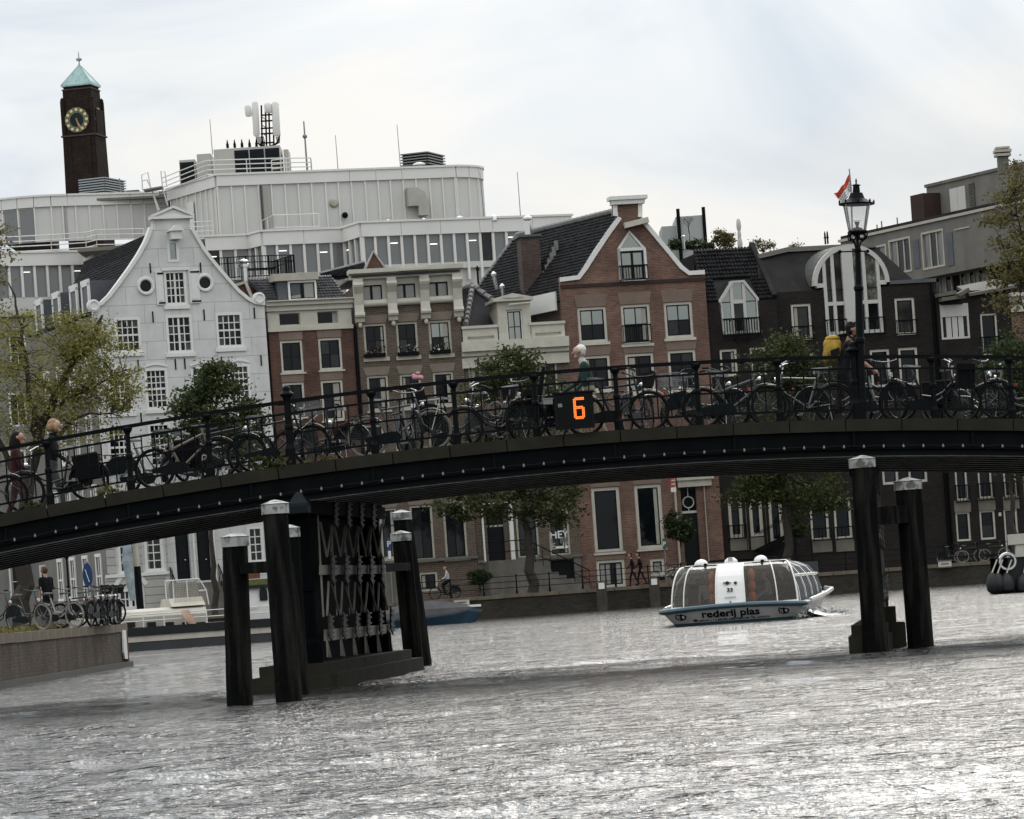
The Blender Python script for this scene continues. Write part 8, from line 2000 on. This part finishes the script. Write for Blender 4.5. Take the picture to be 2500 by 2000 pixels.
def fender_boat():
    D = 142.0; o = PX(2462, 1446, D); o.z = 0; t = thing('work_boat', 'bow of a dark work boat hung with fat black fenders at the right edge', 'boat', o); L = lambda x, y: PX(*s5(x, y), D) - o
    dk = M('barge_black', (0, 0, 0)); MB().prism([(-.7, -.6), (-.6, .2), (.0, -.5), (4, -.8), (4, 4), (.5, 4)], -.5, 1.35, 'xy').build('hull', dk, t)
    for i, x in enumerate((1222, 1262, 1325, 1428, 1500)):
        p = L(x, 975); q = L(x - (18 if i < 3 else 0), 1120); r_ = (.26, .28, .33, .36, .36)[i]; h = p.z - q.z
        MB().lathe([(.05, h), (.12, h * .92), (r_ * .75, h * .75), (r_, h * .45), (r_ * .9, h * .15), (r_ * .45, -.02), (.02, -.04)], 12, (q.x, -.8 + .05 * i, q.z + .02)).build('fender', M('fender_black', (.012, .012, .012), .55, spec=.35, var=(4, .3)), t, smooth=True)
        MB().tube([(q.x, -.8, p.z), (p.x + .1, -.6, p.z + .5)], .03, 5).build('fender_rope', cream_dull, t)
    a, b = L(1335, 705), L(1600, 760); MB().box((a.x, -.3, b.z), (b.x, .6, a.z)).build('canopy', cream_paint, t); MB().box((L(1375, 800).x, -.25, L(1375, 940).z), (L(1435, 800).x, .1, b.z)).build('post', cream_paint, t); MB().box((L(1436, 800).x, 0, L(1375, 940).z), (b.x, .5, b.z)).build('rusty_panel', M('rust_panel', (.10, .07, .045), .8, var=(3, .4)), t)
    c = L(1310, 895); MB().torus((c.x, -.5, c.z), .30, .07, 'y', 20, 6).build('ring_fender', chrome, t)
fender_boat()
# ------------------------------------------------------------------ bicycles
CACHE = {}
def cm(key, fn):
    if key not in CACHE: CACHE[key] = fn()
    return CACHE[key]
def paint(c): return M('bike_%02d%02d%02d' % tuple(int(x * 99) for x in c), c, .35, spec=.5)
WR = .345
steel_dark = M('steel_dark', (.07, .07, .068), .35, metal=.6)
def arc(cx, cz, r, a0, a1, n=12): return [(cx + r * math.cos(math.radians(a0 + (a1 - a0) * i / n)), 0, cz + r * math.sin(math.radians(a0 + (a1 - a0) * i / n))) for i in range(n + 1)]
def spoke_mesh():
    mb = MB()
    for i in range(28): a = i * 2 * math.pi / 28; s_ = .03 if i % 2 else -.03; mb.bar((.02 * math.cos(a + .4), s_, .02 * math.sin(a + .4)), (.315 * math.cos(a), 0, .315 * math.sin(a)), .0045)
    return mb.tube([(0, -.05, 0), (0, .05, 0)], .022, 7).mesh('wheel', rim_mat)
def bike(label, pos, yaw, col=(.012, .012, .013), style='diamond', pitch=0.0, lean=0.04, extra=(), tyre=None, bar='city', steer=0.0, group='bicycles parked along the bridge railing', bright=False):
    P = paint(col); t = thing('bicycle', label, 'bicycle', pos, 0, group); t.rotation_euler = (lean, pitch, yaw)
    def fr():
        mb = MB(); T = lambda a, b, r=.023: mb.tube([a, b], r, 6)
        T((.45, 0, .29), (.27, 0, .83)); T((.94, 0, .60), (.885, 0, .90), .02)
        if style == 'diamond': T((.29, 0, .79), (.90, 0, .82)); T((.45, 0, .29), (.935, 0, .63), .02)
        elif style == 'mixte': T((.33, 0, .62), (.905, 0, .80)); T((.45, 0, .29), (.935, 0, .64), .02)
        else: mb.tube([(.925, 0, .68), (.78, 0, .52), (.62, 0, .43), (.40, 0, .46)], .02, 6); mb.tube([(.94, 0, .62), (.80, 0, .44), (.62, 0, .33), (.45, 0, .29)], .02, 6)
        for y in (-.06, .06): T((.45, y * .5, .29), (0, y, WR), .010); T((.30, y * .4, .74), (0, y, WR), .009)
        return mb.mesh('frame', P)
    put('frame', cm(('fr', style, col), fr), t)
    def fk():
        mb = MB(); mb.tube([(-.16, 0, .27), (-.17, 0, .3)], .02, 6)
        for y in (-.055, .055): mb.tube([(-.155, y * .6, .25), (-.13, y, .12), (0, y, 0)], .011, 6)
        return mb.mesh('fork', P)
    put('fork', cm(('fk', col), fk), t, loc=(1.10, 0, WR), rot=(0, 0, steer * .0))
    tm = tyre or rubber
    for x in (0, 1.10):
        w = put('wheel', cm('spokes', spoke_mesh), t, loc=(x, 0, WR), rot=(0, random.uniform(0, 1), 0))
        put('tyre', cm(('ty', tm.name), lambda: MB().torus((0, 0, 0), WR - .024, .027, 'y', 32, 7).mesh('tyre', tm, True)), w)
        put('rim', cm('rim', lambda: MB().torus((0, 0, 0), WR - .045, .010, 'y', 32, 5).mesh('rim', rim_mat, True)), w)
    def guard(a0, a1):
        mb = MB(); A = arc(0, 0, WR + .028, a0, a1)
        for p, q in zip(A[:-1], A[1:]): mb.quad((p[0], -.026, p[2]), (q[0], -.026, q[2]), (q[0], 0, q[2] * 1.02), (p[0], 0, p[2] * 1.02)); mb.quad((p[0], 0, p[2] * 1.02), (q[0], 0, q[2] * 1.02), (q[0], .026, q[2]), (p[0], .026, p[2]))
        return mb.mesh('mudguard', black_frame)
    put('mudguard', cm('mg1', lambda: guard(20, 215)), t, loc=(0, 0, WR)); put('mudguard', cm('mg2', lambda: guard(35, 170)), t, loc=(1.10, 0, WR))
    put('saddle', cm(('sd', bright), lambda: MB().add([(-.15, -.09, .93), (-.15, .09, .93), (.0, .07, .95), (.15, .02, .945), (.15, -.02, .945), (.0, -.07, .95), (-.14, -.08, .99), (-.14, .08, .99), (.0, .05, .985), (.15, .012, .975), (.15, -.012, .975), (0, -.05, .985)], [(0, 1, 2, 3, 4, 5), (6, 11, 10, 9, 8, 7), (0, 6, 7, 1), (1, 7, 8, 2), (2, 8, 9, 3), (3, 9, 10, 4), (4, 10, 11, 5), (5, 11, 6, 0)]).tube([(0.0, 0, .93), (.03, 0, .80)], .013, 6).mesh('saddle', M('saddle_grey', (.13, .125, .12), .35, spec=.7) if bright else M('saddle_black', (.02, .02, .02), .3, spec=.7))), t, loc=(.235, 0, 0))
    def hb():
        mb = MB().tube([(.885, 0, .88), (.865, 0, 1.02)], .013, 6)
        if bar == 'flat': mb.tube([(.86, -.29, 1.02), (.88, -.1, 1.02), (.88, .1, 1.02), (.86, .29, 1.02)], .013, 6)
        else: mb.tube([(.66, -.27, 1.10), (.80, -.28, 1.10), (.90, -.2, 1.05), (.90, -.08, 1.03), (.90, .08, 1.03), (.90, .2, 1.05), (.80, .28, 1.10), (.66, .27, 1.10)], .0125, 6)
        return mb.mesh('handlebar', chrome if bright else steel_dark)
    h = put('handlebar', cm(('hb', bar, bright), hb), t)
    put('grips', cm(('gr', bar), lambda: (MB().tube([(.86, -.30, 1.02), (.865, -.2, 1.02)], .018, 6).tube([(.86, .30, 1.02), (.865, .2, 1.02)], .018, 6) if bar == 'flat' else MB().tube([(.64, -.27, 1.10), (.76, -.28, 1.10)], .019, 6).tube([(.64, .27, 1.10), (.76, .28, 1.10)], .019, 6)).mesh('grips', rubber)), h)
    put('chain_case', cm('cc', lambda: MB().prism([(-.06, .02), (-.04, -.05), (.42, -.12), (.54, -.10), (.58, -.02), (.52, .07), (.40, .08)], -.05, -.075).mesh('chain_case', black_frame)), t, loc=(0, 0, WR - .02))
    put('crank', cm('ck', lambda: MB().torus((0, -.05, 0), .085, .006, 'y', 16, 4).bar((0, -.06, 0), (.13, -.06, -.10), .018).bar((0, .06, 0), (-.13, .06, .10), .018).cbox((.14, -.11, -.10), (.09, .08, .022)).cbox((-.14, .11, .10), (.09, .08, .022)).mesh('crank', steel_grey)), t, loc=(.45, 0, .29))
    put('carrier', cm('rk', lambda: MB().tube([(.22, -.05, .74), (-.28, -.06, .74), (-.30, 0, .74), (-.28, .06, .74), (.22, .05, .74)], .008, 5).tube([(-.18, -.06, .74), (0, -.07, WR)], .007, 5).tube([(-.18, .06, .74), (0, .07, WR)], .007, 5).bar((.1, -.05, .74), (.1, .05, .74), .01).bar((-.1, -.05, .74), (-.1, .05, .74), .01).mesh('carrier', black_frame)), t)
    put('head_lamp', cm('hl', lambda: MB().lathe([(.02, -.03), (.04, 0), (.042, .03)], 10, (0, 0, 0), Matrix.Translation((.99, 0, .80)) @ Matrix.Rotation(math.pi / 2, 4, 'Y')).bar((.93, 0, .78), (.97, 0, .8), .012).mesh('head_lamp', chrome)), t)
    put('tail_lamp', cm('tl', lambda: MB().cbox((-.34, 0, .68), (.03, .06, .05)).mesh('tail_lamp', M('lamp_red', (.25, .02, .01), .3))), t)
    put('kickstand', cm('ks', lambda: MB().tube([(.10, .06, .30), (.05, .16, .02)], .009, 5).mesh('kickstand', steel_grey)), t)
    if style == 'step': put('skirt_guard', cm('sg', lambda: MB().prism([(.30, .1), (.02, WR * .2), (-.33, .02), (-.30, .22), (-.16, .345), (.06, .37), (.26, .28)], -.045, -.04).mesh('skirt_guard', black_frame)), t, loc=(0, 0, WR))
    if 'crate' in extra:
        def cr():
            mb = MB(); x0, x1, y0, y1, z0, z1 = .96, 1.36, -.19, .19, .86, 1.10
            for z in (z0, (z0 + z1) / 2, z1): mb.bar((x0, y0, z), (x1, y0, z), .014).bar((x0, y1, z), (x1, y1, z), .014).bar((x0, y0, z), (x0, y1, z), .014).bar((x1, y0, z), (x1, y1, z), .014)
            for i in range(17): x = x0 + (x1 - x0) * i / 16; mb.bar((x, y0, z0), (x, y0, z1), .007).bar((x, y1, z0), (x, y1, z1), .007)
            for i in range(13): y = y0 + (y1 - y0) * i / 12; mb.bar((x1, y, z0), (x1, y, z1), .007).bar((x0, y, z0), (x1, y, z0), .007)
            return mb.mesh('wire_crate', M('crate_grey', (.20, .20, .195), .45, metal=.3))
        put('wire_crate', cm('cr', cr), t, loc=(0, 0, -.02)); put('crate_bracket', cm('cb', lambda: MB().tube([(1.3, -.12, .84), (.95, -.1, .62), (.95, .1, .62), (1.3, .12, .84)], .008, 5).mesh('crate_bracket', chrome)), t)
    if 'basket' in extra: put('front_basket', cm('bk', lambda: MB().lathe([(.13, 0), (.18, .22), (.185, .24), (.165, .22), (.12, .01)], 12, (1.1, 0, .86)).mesh('front_basket', M('basket_dark', (.02, .019, .017), .8))), t)
    if 'front_rack' in extra: put('front_rack', cm('fr_', lambda: MB().bar((.95, -.15, .86), (1.32, -.15, .86), .014).bar((.95, .15, .86), (1.32, .15, .86), .014).bar((1.32, -.15, .86), (1.32, .15, .86), .014).bar((.95, 0, .86), (1.32, 0, .86), .014).bar((1.3, -.06, .86), (1.1, -.06, WR), .01).bar((1.3, .06, .86), (1.1, .06, WR), .01).mesh('front_rack', chrome)), t)
    if 'panniers' in extra:
        for y in (-.17, .09): put('pannier', cm('pn', lambda: MB().prism([(-.22, 0), (.16, 0), (.20, .36), (.18, .40), (-.22, .40), (-.25, .36)], 0, .13).mesh('pannier', M('bag_black', (.008, .008, .009), .8, var=(5, .3)))), t, loc=(0, y, .36))
        put('pannier_flap', cm('pf', lambda: MB().box((-.24, -.18, .76), (.20, .23, .785)).mesh('pannier_flap', M('bag_flap', (.03, .03, .03), .6))), t)
    if 'child_seat' in extra: put('child_seat', cm('cs', lambda: MB().prism([(-.02, .76), (-.30, .78), (-.40, 1.22), (-.34, 1.24), (-.24, .88), (.02, .84)], -.16, .16).box((-.22, -.17, .36), (-.10, -.13, .78)).box((-.22, .13, .36), (-.10, .17, .78)).mesh('child_seat', M('bag_black', (0, 0, 0)))), t)
    if 'front_bag' in extra: put('front_bag', cm('fb', lambda: MB().box((.98, -.2, .60), (1.30, .2, 1.0)).mesh('front_bag', M('bag_black', (0, 0, 0)))), t)
    if 'lock' in extra: put('chain_lock', cm('lk', lambda: MB().torus((.52, .02, .60), .12, .016, 'y', 18, 6).mesh('chain_lock', M('lock_grey', (.10, .10, .11), .5))), t)
    return t
def bridge_bike(label, pr, pf, dD=.62, **k):
    """wheels at photo columns pr (rear) and pf (front)"""
    D = DB((pr + pf) / 2) + dD; sc_ = D / DB((pr + pf) / 2); xr, xf = bx(pr) * sc_, bx(pf) * sc_; s_ = 1 if xf > xr else -1
    xc = (xr + xf) / 2; xr = xc - s_ * .55; zr, zf = BP(xr, dD, -.035).z, BP(xr + s_ * 1.1, dD, -.035).z; sl = math.atan2(zf - zr, 1.1)
    return bike(label, Vector((xr, BP(xr, dD).y, zr)), 0 if s_ > 0 else math.pi, pitch=-sl, **k)
K = (.008, .008, .009); Si = (.09, .09, .088)
def bikes():
    bb = bridge_bike
    bb('dark bicycle cut off by the left edge of the picture on the bridge', -105, 12, style='step')
    bb('black bicycle with big square panniers near the left end of the railing', 225, 67, style='step', extra=('panniers',), bright=True)
    b = bb('beige framed bicycle with a straight bar, left of the first newel post', 382, 549, col=(.19, .15, .115), style='mixte', bar='flat')
    bb('black bicycle leaning behind the beige framed one, with panniers', 470, 640, dD=.95, extra=('panniers',), style='diamond')
    bb('black bicycle carrying a pale wire crate at its front, by the newel post', 606, 772, style='diamond', extra=('crate',))
    bb('bicycle with a grey tube frame and a pink bundle on its bars', 897, 1066, col=(.10, .10, .095), style='diamond', tyre=tyre_pale, extra=('front_rack',), bright=True)
    bb('black bicycle with a child seat, facing left beside the LED sign', 1295, 1132, style='step', extra=('child_seat', 'lock'), dD=.7, bright=True)
    bb('black bicycle with high swept handlebars just right of the LED sign', 1423, 1595, style='diamond', extra=('lock',), dD=.55)
    bb('bicycle with a shiny silver frame right of the old man', 1721, 1868, col=Si, style='mixte')
    bb('dark bicycle facing left in front of the backpacker', 2030, 1893, dD=.85, col=(.05, .05, .05), style='diamond', bright=True)
    bb('black city bicycle with a front carrier bag right of the lamp post', 2181, 2359, style='step', extra=('front_bag',), bright=True)
    bb('small silver bicycle at the right end of the railing', 2560, 2425, dD=.8, col=Si, style='step')
    # bicycles standing across, seen more or less end on, on the far side of the pavement
    for px, dD, yw, col, ex, lab in ((755, 1.5, 1.25, K, (), 'bicycle seen end on behind the crate bicycle'), (985, 1.4, -1.3, Si, (), 'bicycle seen end on between the wheels of the grey tube bicycle'), (1165, 1.6, 1.05, (.10, .035, .03), ('basket',), 'dull red bicycle turned towards the road left of the child seat bicycle'), (1530, 1.3, 1.2, K, ('basket',), 'small bicycle turned end on behind the high handlebars'),
                                      (1665, 1.6, .5, K, (), 'black bicycle turned away behind the gap right of the old man'), (1985, 1.9, .35, K, ('basket',), 'black bicycle with a dark basket half hidden behind the newel lamp post'), (2110, 1.5, -1.1, Si, (), 'silver bicycle seen end on beside the lamp post foot'), (300, 1.6, .3, (.12, .12, .12), (), 'pale scooter like bicycle behind the railing post left of the beige one'), (860, 1.9, 2.9, K, (), 'dark bicycle standing behind the rear wheel of the grey tube bicycle'), (430, 2.0, .9, K, ('basket',), 'dark bicycle with a basket half hidden behind the beige one'),
        (1360, 1.5, -2.2, K, ('panniers',), 'black bicycle with bags behind the LED sign'), (1790, 1.7, 2.6, K, ('crate',), 'black bicycle with a wire crate behind the silver frame one'), (2300, 1.6, -.6, K, ('panniers',), 'dark bicycle with bags behind the right city bicycle'), (2450, 1.4, 2.2, K, (), 'dark bicycle turned away near the right end of the railing'), (1060, 2.1, .7, K, ('child_seat',), 'black bicycle with a child seat behind the pink bundle bicycle')):
        D = DB(px) + dD; x = bx(px) * D / DB(px); bike(lab, BP(x, dD, -.035), yw, col=col, style='step', extra=ex)
    # left quay
    def q(px, D, yaw, lab, **k): bike(lab, G(px, 1525, D, 1.25), yaw, group='bicycles parked on the left quay', **k)
    q(40, 96, -.75, 'dark bicycle with pale front tyre at the far left of the quay', tyre=tyre_pale, style='step'); q(-45, 97, -.5, 'black bicycle cut by the left edge on the quay', style='step', tyre=tyre_pale)
    q(112, 98.5, -.65, 'light grey bicycle with white tyres leaning on the quay edge', col=(.25, .25, .24), style='step', tyre=tyre_pale); q(150, 101.5, -.45, 'black bicycle with a full round front wheel on the quay', style='diamond')
    for i, (px, yw) in enumerate(((222, 1.35), (240, 1.45), (258, 1.4), (274, 1.5))):
        q(px, 99.5 + i * .8, yw, ('first', 'second', 'third', 'last')[i] + ' bicycle in the row parked end on at the quay corner, counted from the left', col=(K, Si, K, (.03, .03, .03))[i], style='diamond', extra=('basket',) if i % 2 else ())
    q(190, 103.5, -.2, 'dark bicycle side on behind the row at the quay corner', style='step')
    # far quay
    def f(px, py, D, yaw, lab, **k): bike(lab, G(px, py, D), yaw, group='bicycles on the far quay', **k)
    f(1600, 1425, 204.5, .0, 'left one of two pale bicycles by the house wall behind the boat', col=(.4, .4, .38), tyre=tyre_pale, style='mixte'); f(1640, 1425, 205, .15, 'right one of two pale bicycles by the house wall behind the boat', col=(.4, .4, .38), tyre=tyre_pale)
    f(2303, 1375, 203, .0, 'leftmost parked bicycle on the far quay at the right', tyre=tyre_pale, style='step'); f(2345, 1372, 203.6, .1, 'middle parked bicycle on the far quay at the right', tyre=tyre_pale); f(2405, 1370, 203.3, .1, 'rightmost parked bicycle on the far quay', tyre=tyre_pale)
    # pink bundle
    p = PX(1018, 922, DB(1018) + .6); o = MB().ball((0, 0, 0), .065, 10, 7, (1.3, .8, .7)).ball((.02, 0, .07), .04, 9, 7, (1, 1, .8)).ball((.07, -.02, -.01), .045, 8, 6).ball((-.05, .02, .03), .04, 8, 6).build('pink_bundle', M('pink_cloth', (.50, .24, .27), .85, var=(20, .3)), None, smooth=True); o.location = p; tag(o, 'small pink soft bundle with a round top stuck on bicycle handlebars', 'bundle')
bikes()

# ------------------------------------------------------------------ people
skin = M('skin', (.36, .20, .14), .6, var=(20, .12)); skin2 = M('skin_pale', (.42, .26, .19), .6, var=(20, .12)); eye_m = M('eye_dark', (.02, .015, .012), .3); lip_m = M('lip', (.28, .11, .09), .6)
def cloth(n, c): return M('cloth_' + n, c, .9, var=(9, .25), bump=(14, .5))
def person(label, pos, rz, top, legs, shoes=None, sk=None, pose='walk', hair=None, hair_style='short', voxel=.011, h=1.76, lean=.06, group=None, arm=None, collar=None, sleeve=True):
    sk = sk or skin; shoes = shoes or M('shoe_dark', (.015, .014, .014), .6); t = thing('person', label, 'person', pos, rz, group); C = []
    V = Vector; add = lambda a, b, r0, r1, m: C.append((V(a), V(b), r0, r1, m))
    sit = pose in ('sit', 'cycle'); hz_ = .50 if pose == 'sit' else (.93 if pose == 'cycle' else .93)
    tl = lambda z: lean * (z - hz_) / .6
    P = lambda y, z, x=0: V((x + tl(z), y, z)); z0 = hz_
    for y in (-.07, .07): add(P(y, z0), P(y, z0 + .05), .105, .105, legs); add(P(y * .8, z0 + .12), P(y, z0 + .36), .100, .112, top)
    add(P(-.10, z0 + .46), P(.10, z0 + .46), .085, .085, top); add(P(-.17, z0 + .49), P(.17, z0 + .49), .062, .062, top)
    nk = z0 + .56; add(P(0, z0 + .5), P(0, nk + .05, .015), .056, .052, sk)
    if collar: add(P(0, z0 + .53, .0), P(0, z0 + .57, .02), .072, .066, collar)
    hc = P(0, nk + .17, .035); add(hc + V((-.012, 0, .02)), hc + V((.018, 0, .015)), .094, .088, sk); add(hc + V((.03, 0, -.055)), hc + V((.055, 0, -.085)), .058, .040, sk)
    add(hc + V((.095, 0, .01)), hc + V((.125, 0, -.025)), .010, .015, sk); add(hc + V((.09, -.02, -.075)), hc + V((.09, .02, -.075)), .011, .011, lip_m)
    for y in (-.035, .035): add(hc + V((.09, y, .022)), hc + V((.092, y, .022)), .011, .011, eye_m); add(hc + V((-.01, y * 2.6, -.01)), hc + V((-.015, y * 2.75, .015)), .016, .018, sk)
    # legs
    st = {'walk': ((.20, .10), (-.26, .06)), 'stand': ((.03, 0), (-.03, 0)), 'sit': None, 'cycle': ((.22, .38), (.10, .10))}[pose]
    for i, y in enumerate((-.095, .095)):
        hp = P(y, z0)
        if pose == 'sit': kn = V((.42, y, z0 + .0)); an = V((.40, y, .10))
        elif pose == 'cycle': kn = V((.34, y, .78 if i else .62)); an = V((.18, y, .42 if i else .22))
        else: kn = V((st[i][0] * .55 + .05, y, .50)); an = V((st[i][0], y, .09 + (.05 if st[i][0] < -.1 else 0)))
        add(hp, kn, .088, .058, legs); add(kn, an, .058, .040, legs); add(an + V((-.02, 0, -.04)), an + V((.16, 0, -.055)), .042, .032, shoes)
    # arms
    arms = arm or {'walk': ((.20, .30), (-.16, .02)), 'stand': ((.05, .12), (.02, .1)), 'sit': ((.2, .38), (.2, .38)), 'cycle': ((.22, .46), (.22, .46))}[pose]
    for i, y in enumerate((-.215, .215)):
        sh = P(y * .93, z0 + .48); a = arms[i]; el = sh + V((a[0] * .55 - .02, y * .15, -.27)); wr = el + V((a[1] * .75, -y * .2, -.25 + abs(a[1]) * .22)); d = (wr - el).normalized()
        add(sh, el, .056, .044, top); add(el, wr, .042, .030, top if sleeve else sk)
        pm = wr + d * .085; add(wr, pm, .030, .034, sk); sd = d.cross(V((0, 1, 0))).normalized()
        for k in range(4):
            o = V((0, (k - 1.5) * .019, 0)); L = (.062, .075, .07, .055)[k]; b = pm + o + d * .02; m = b + d * L * .55 + sd * -.004; add(b, m, .0105, .0095, sk); add(m, m + d * L * .3 + sd * .03 * (-1), .0095, .0085, sk)
        th = wr + d * .035 + sd * -.02; add(th, th + d * .045 + sd * -.03, .013, .011, sk)
    mb = MB(); 
    for (a, b, r0, r1, m) in C:
        d = (b - a); L = max(d.length, 1e-4); q = V((0, 0, 1)).rotation_difference(d.normalized() if d.length > 1e-5 else V((0, 0, 1))).to_matrix().to_4x4(); n = 5; mm = Matrix.Translation(a) @ q
        prof = [(r0 * math.sin(math.pi / 2 * i / n) + 1e-4, -r0 * math.cos(math.pi / 2 * i / n)) for i in range(n)] + [(r0, 0), (r1, L)] + [(r1 * math.cos(math.pi / 2 * i / n) + 1e-4, L + r1 * math.sin(math.pi / 2 * i / n)) for i in range(1, n + 1)]
        mb.lathe(prof, 12, (0, 0, 0), mm)
    me0 = mb.mesh('body'); ob = put('tmp', me0); md = ob.modifiers.new('r', 'REMESH'); md.mode = 'VOXEL'; md.voxel_size = voxel; sm = ob.modifiers.new('s', 'SMOOTH'); sm.iterations = 3 if voxel < .015 else 1; sm.factor = .45
    dg = bpy.context.evaluated_depsgraph_get(); dg.update(); me = bpy.data.meshes.new_from_object(ob.evaluated_get(dg), depsgraph=dg); bpy.data.objects.remove(ob); me.name = 'body'
    n = len(me.polygons); ce = np.empty(n * 3); me.polygons.foreach_get('center', ce); ce = ce.reshape(-1, 3); best = np.full(n, 1e9); idx = np.zeros(n, int); mats = []
    for (a, b, r0, r1, m) in C:
        if m not in mats: mats.append(m)
        A, B = np.array(a), np.array(b); ab = B - A; tt = np.clip(((ce - A) @ ab) / max(ab @ ab, 1e-9), 0, 1); ds = np.linalg.norm(ce - A - tt[:, None] * ab, axis=1) - (r0 + (r1 - r0) * tt)
        k = ds < best; best[k] = ds[k]; idx[k] = mats.index(m)
    for m in mats: me.materials.append(m)
    me.polygons.foreach_set('material_index', idx.astype(np.int32)); me.polygons.foreach_set('use_smooth', np.ones(n, bool)); me.update(); put('body', me, t)
    if hair:
        hb = MB(); hb.ball(hc + V((-.034, 0, .040)), .097, 16, 12, (1.0, .98, .92)); hb.ball(hc + V((-.05, 0, -.01)), .085, 12, 9, (.8, 1.06, 1.0))
        if hair_style == 'bob':
            for q in range(9): an = math.radians(60 + q * 30); hb.ball(hc + V((math.cos(an) * .075 - .03, math.sin(an) * .09, -.035 + .012 * (q % 2))), .055, 9, 7, (1, 1, 1.35))
        if hair_style == 'long': hb.tube([hc + V((-.05, 0, .03)), hc + V((-.075, 0, -.12)), hc + V((-.08, 0, -.30))], [.10, .115, .06], 10)
        if hair_style == 'tousled':
            rr = random.Random(4)
            for _ in range(26): an, el_ = rr.uniform(-2.2, 2.2) + math.pi, rr.uniform(.1, 1.4); hb.ball(hc + V((math.cos(an) * math.cos(el_) * .085 - .02, math.sin(an) * math.cos(el_) * .085, math.sin(el_) * .09 + .03)), rr.uniform(.022, .036), 6, 5)
            hb.ball(hc + V((.05, 0, .095)), .045, 8, 6)
        hb.build('hair', hair, t, smooth=True)
    s_ = h / 1.76; t.scale = (s_,) * 3; return t, hc
hr = lambda n, c: M('hair_' + n, c, .7, island=.25, bump=(60, .4))
def people():
    def on_bridge(px, dD): D = DB(px) + dD; x = bx(px) * D / DB(px); return BP(x, dD, -.06)
    dark = cloth('black', (.012, .012, .014)); jean = cloth('jeans', (.03, .035, .05)); beige = cloth('beige', (.20, .16, .11)); green = cloth('green', (.014, .036, .027)); coll = cloth('white', (.45, .46, .45))
    person('white haired old man in a dark green jumper walking left across the bridge', on_bridge(1447, 4.2), math.pi, green, beige, None, skin2, 'walk', hr('white', (.62, .60, .57)), 'short', .0095, 1.80, .09, arm=((.22, .40), (.05, .25)), collar=coll)
    p = on_bridge(2066, 1.75)
    t, hc = person('dark haired bearded man in a black shirt with a yellow backpack, behind the lamp', p, 0, cloth('charcoal', (.016, .016, .018)), dark, None, skin, 'walk', hr('black', (.012, .010, .009)), 'tousled', .0095, 1.80, .15, arm=((.3, .3), (.0, .25)), sleeve=False)
    MB().ball(hc + Vector((.06, 0, -.085)), .052, 12, 9, (.85, .95, .75)).build('beard', hr('black', (0, 0, 0)), t, smooth=True)
    y = M('pack_yellow', (.36, .23, .030), .75, var=(7, .25), bump=(12, .6)); b = thing('backpack', 'bulging yellow backpack on the back of the dark haired man', 'backpack', p + Vector((-.15, 0, 1.37)))
    MB().ball((0, 0, .0), .2, 16, 12, (.80, .95, 1.12)).ball((0, 0, .10), .16, 14, 10, (1.0, 1.0, .85)).ball((.01, 0, .2), .13, 12, 8, (1.0, 1.1, .5)).build('pack', y, b, smooth=True); MB().ball((-.11, -.03, -.10), .125, 12, 9, (.6, 1.05, 1.1)).build('pocket', M('pack_dark_yellow', (.26, .16, .02), .75, var=(7, .3)), b, smooth=True); MB().prism([(-.06, -.02), (.10, .03), (.11, -.09), (-.05, -.12)], -.20, -.17).build('patch', rubber, b)
    for yy in (-.1, .1): MB().tube([(.10, yy, .24), (.26, yy * 1.2, .26), (.40, yy * 1.3, .12), (.34, yy * 1.5, -.12), (.12, yy * 1.3, -.2)], .022, 6).build('strap', rubber, b)
    person('ginger blonde woman with a bob and black scarf walking up the bridge', on_bridge(133, 4.4), 0, dark, cloth('grey', (.04, .04, .044)), None, skin2, 'walk', hr('ginger', (.26, .16, .085)), 'bob', .011, 1.76, .06, collar=dark)
    person('woman with long black hair and a dark red coat at the left edge', on_bridge(46, 5.0), 0, cloth('maroon', (.036, .007, .010)), cloth('maroon', (0, 0, 0)), None, skin, 'walk', hr('black', (0, 0, 0)), 'long', .012, 1.70, .05)
    person('man in a black polo shirt standing with his back turned on the left quay', G(122, 1525, 102.5, 1.25), 2.4, dark, dark, None, skin2, 'stand', hr('brown', (.10, .065, .035)), 'short', .014, 1.74, sleeve=False)
    person('woman with bare shoulders and a pale cap on the left quay', G(66, 1525, 101, 1.25), 2.8, cloth('salmon', (.36, .17, .12)), dark, None, skin2, 'stand', hr('cap', (.55, .54, .50)), 'short', .014, 1.66, sleeve=False)
    c = G(1086, 1462, 203.5)
    person('cyclist in a white shirt riding along the far quay', c + Vector((.25, 0, .08)), math.pi, coll, dark, None, skin2, 'cycle', hr('brown', (0, 0, 0)), 'short', .02, 1.72)
    bike('bicycle ridden by the cyclist in the white shirt on the far quay', c + Vector((.58, 0, 0)), math.pi, group=None, style='step')
    for px, D, lab in ((1549, 202.6, 'left one of two people in dark coats walking on the far quay'), (1568, 203.2, 'right one of two people in dark coats walking on the far quay')): person(lab, G(px, 1440, D), math.pi, dark, dark, None, skin, 'walk', hr('black', (0, 0, 0)), 'short', .02, 1.78, group='walkers on the far quay')
    rz = TBR
    for x, yy, ro, top, hc_, lab in ((.95, 2.95, 3.4, cloth('pale_blue', (.22, .26, .30)), (.05, .035, .025), 'passenger in a pale blue shirt seated behind the right glass of the boat'), (1.42, 3.1, 3.9, cloth('grey', (0, 0, 0)), (.03, .02, .02), 'passenger in grey seated at the right corner of the boat'), (-.95, 3.3, 4.6, coll, (.35, .3, .22), 'pale passenger seated behind the left glass of the boat'), (-1.35, 4.7, 4.6, dark, (.03, .02, .02), 'dark passenger seated further back on the left in the boat')):
        person(lab, TBW @ Vector((x, yy, .18)), rz + ro, top, jean, None, skin2, 'sit', hr('h%d' % int(hc_[0] * 99), hc_), 'short', .018, 1.7, group='passengers in the tour boat')
people()
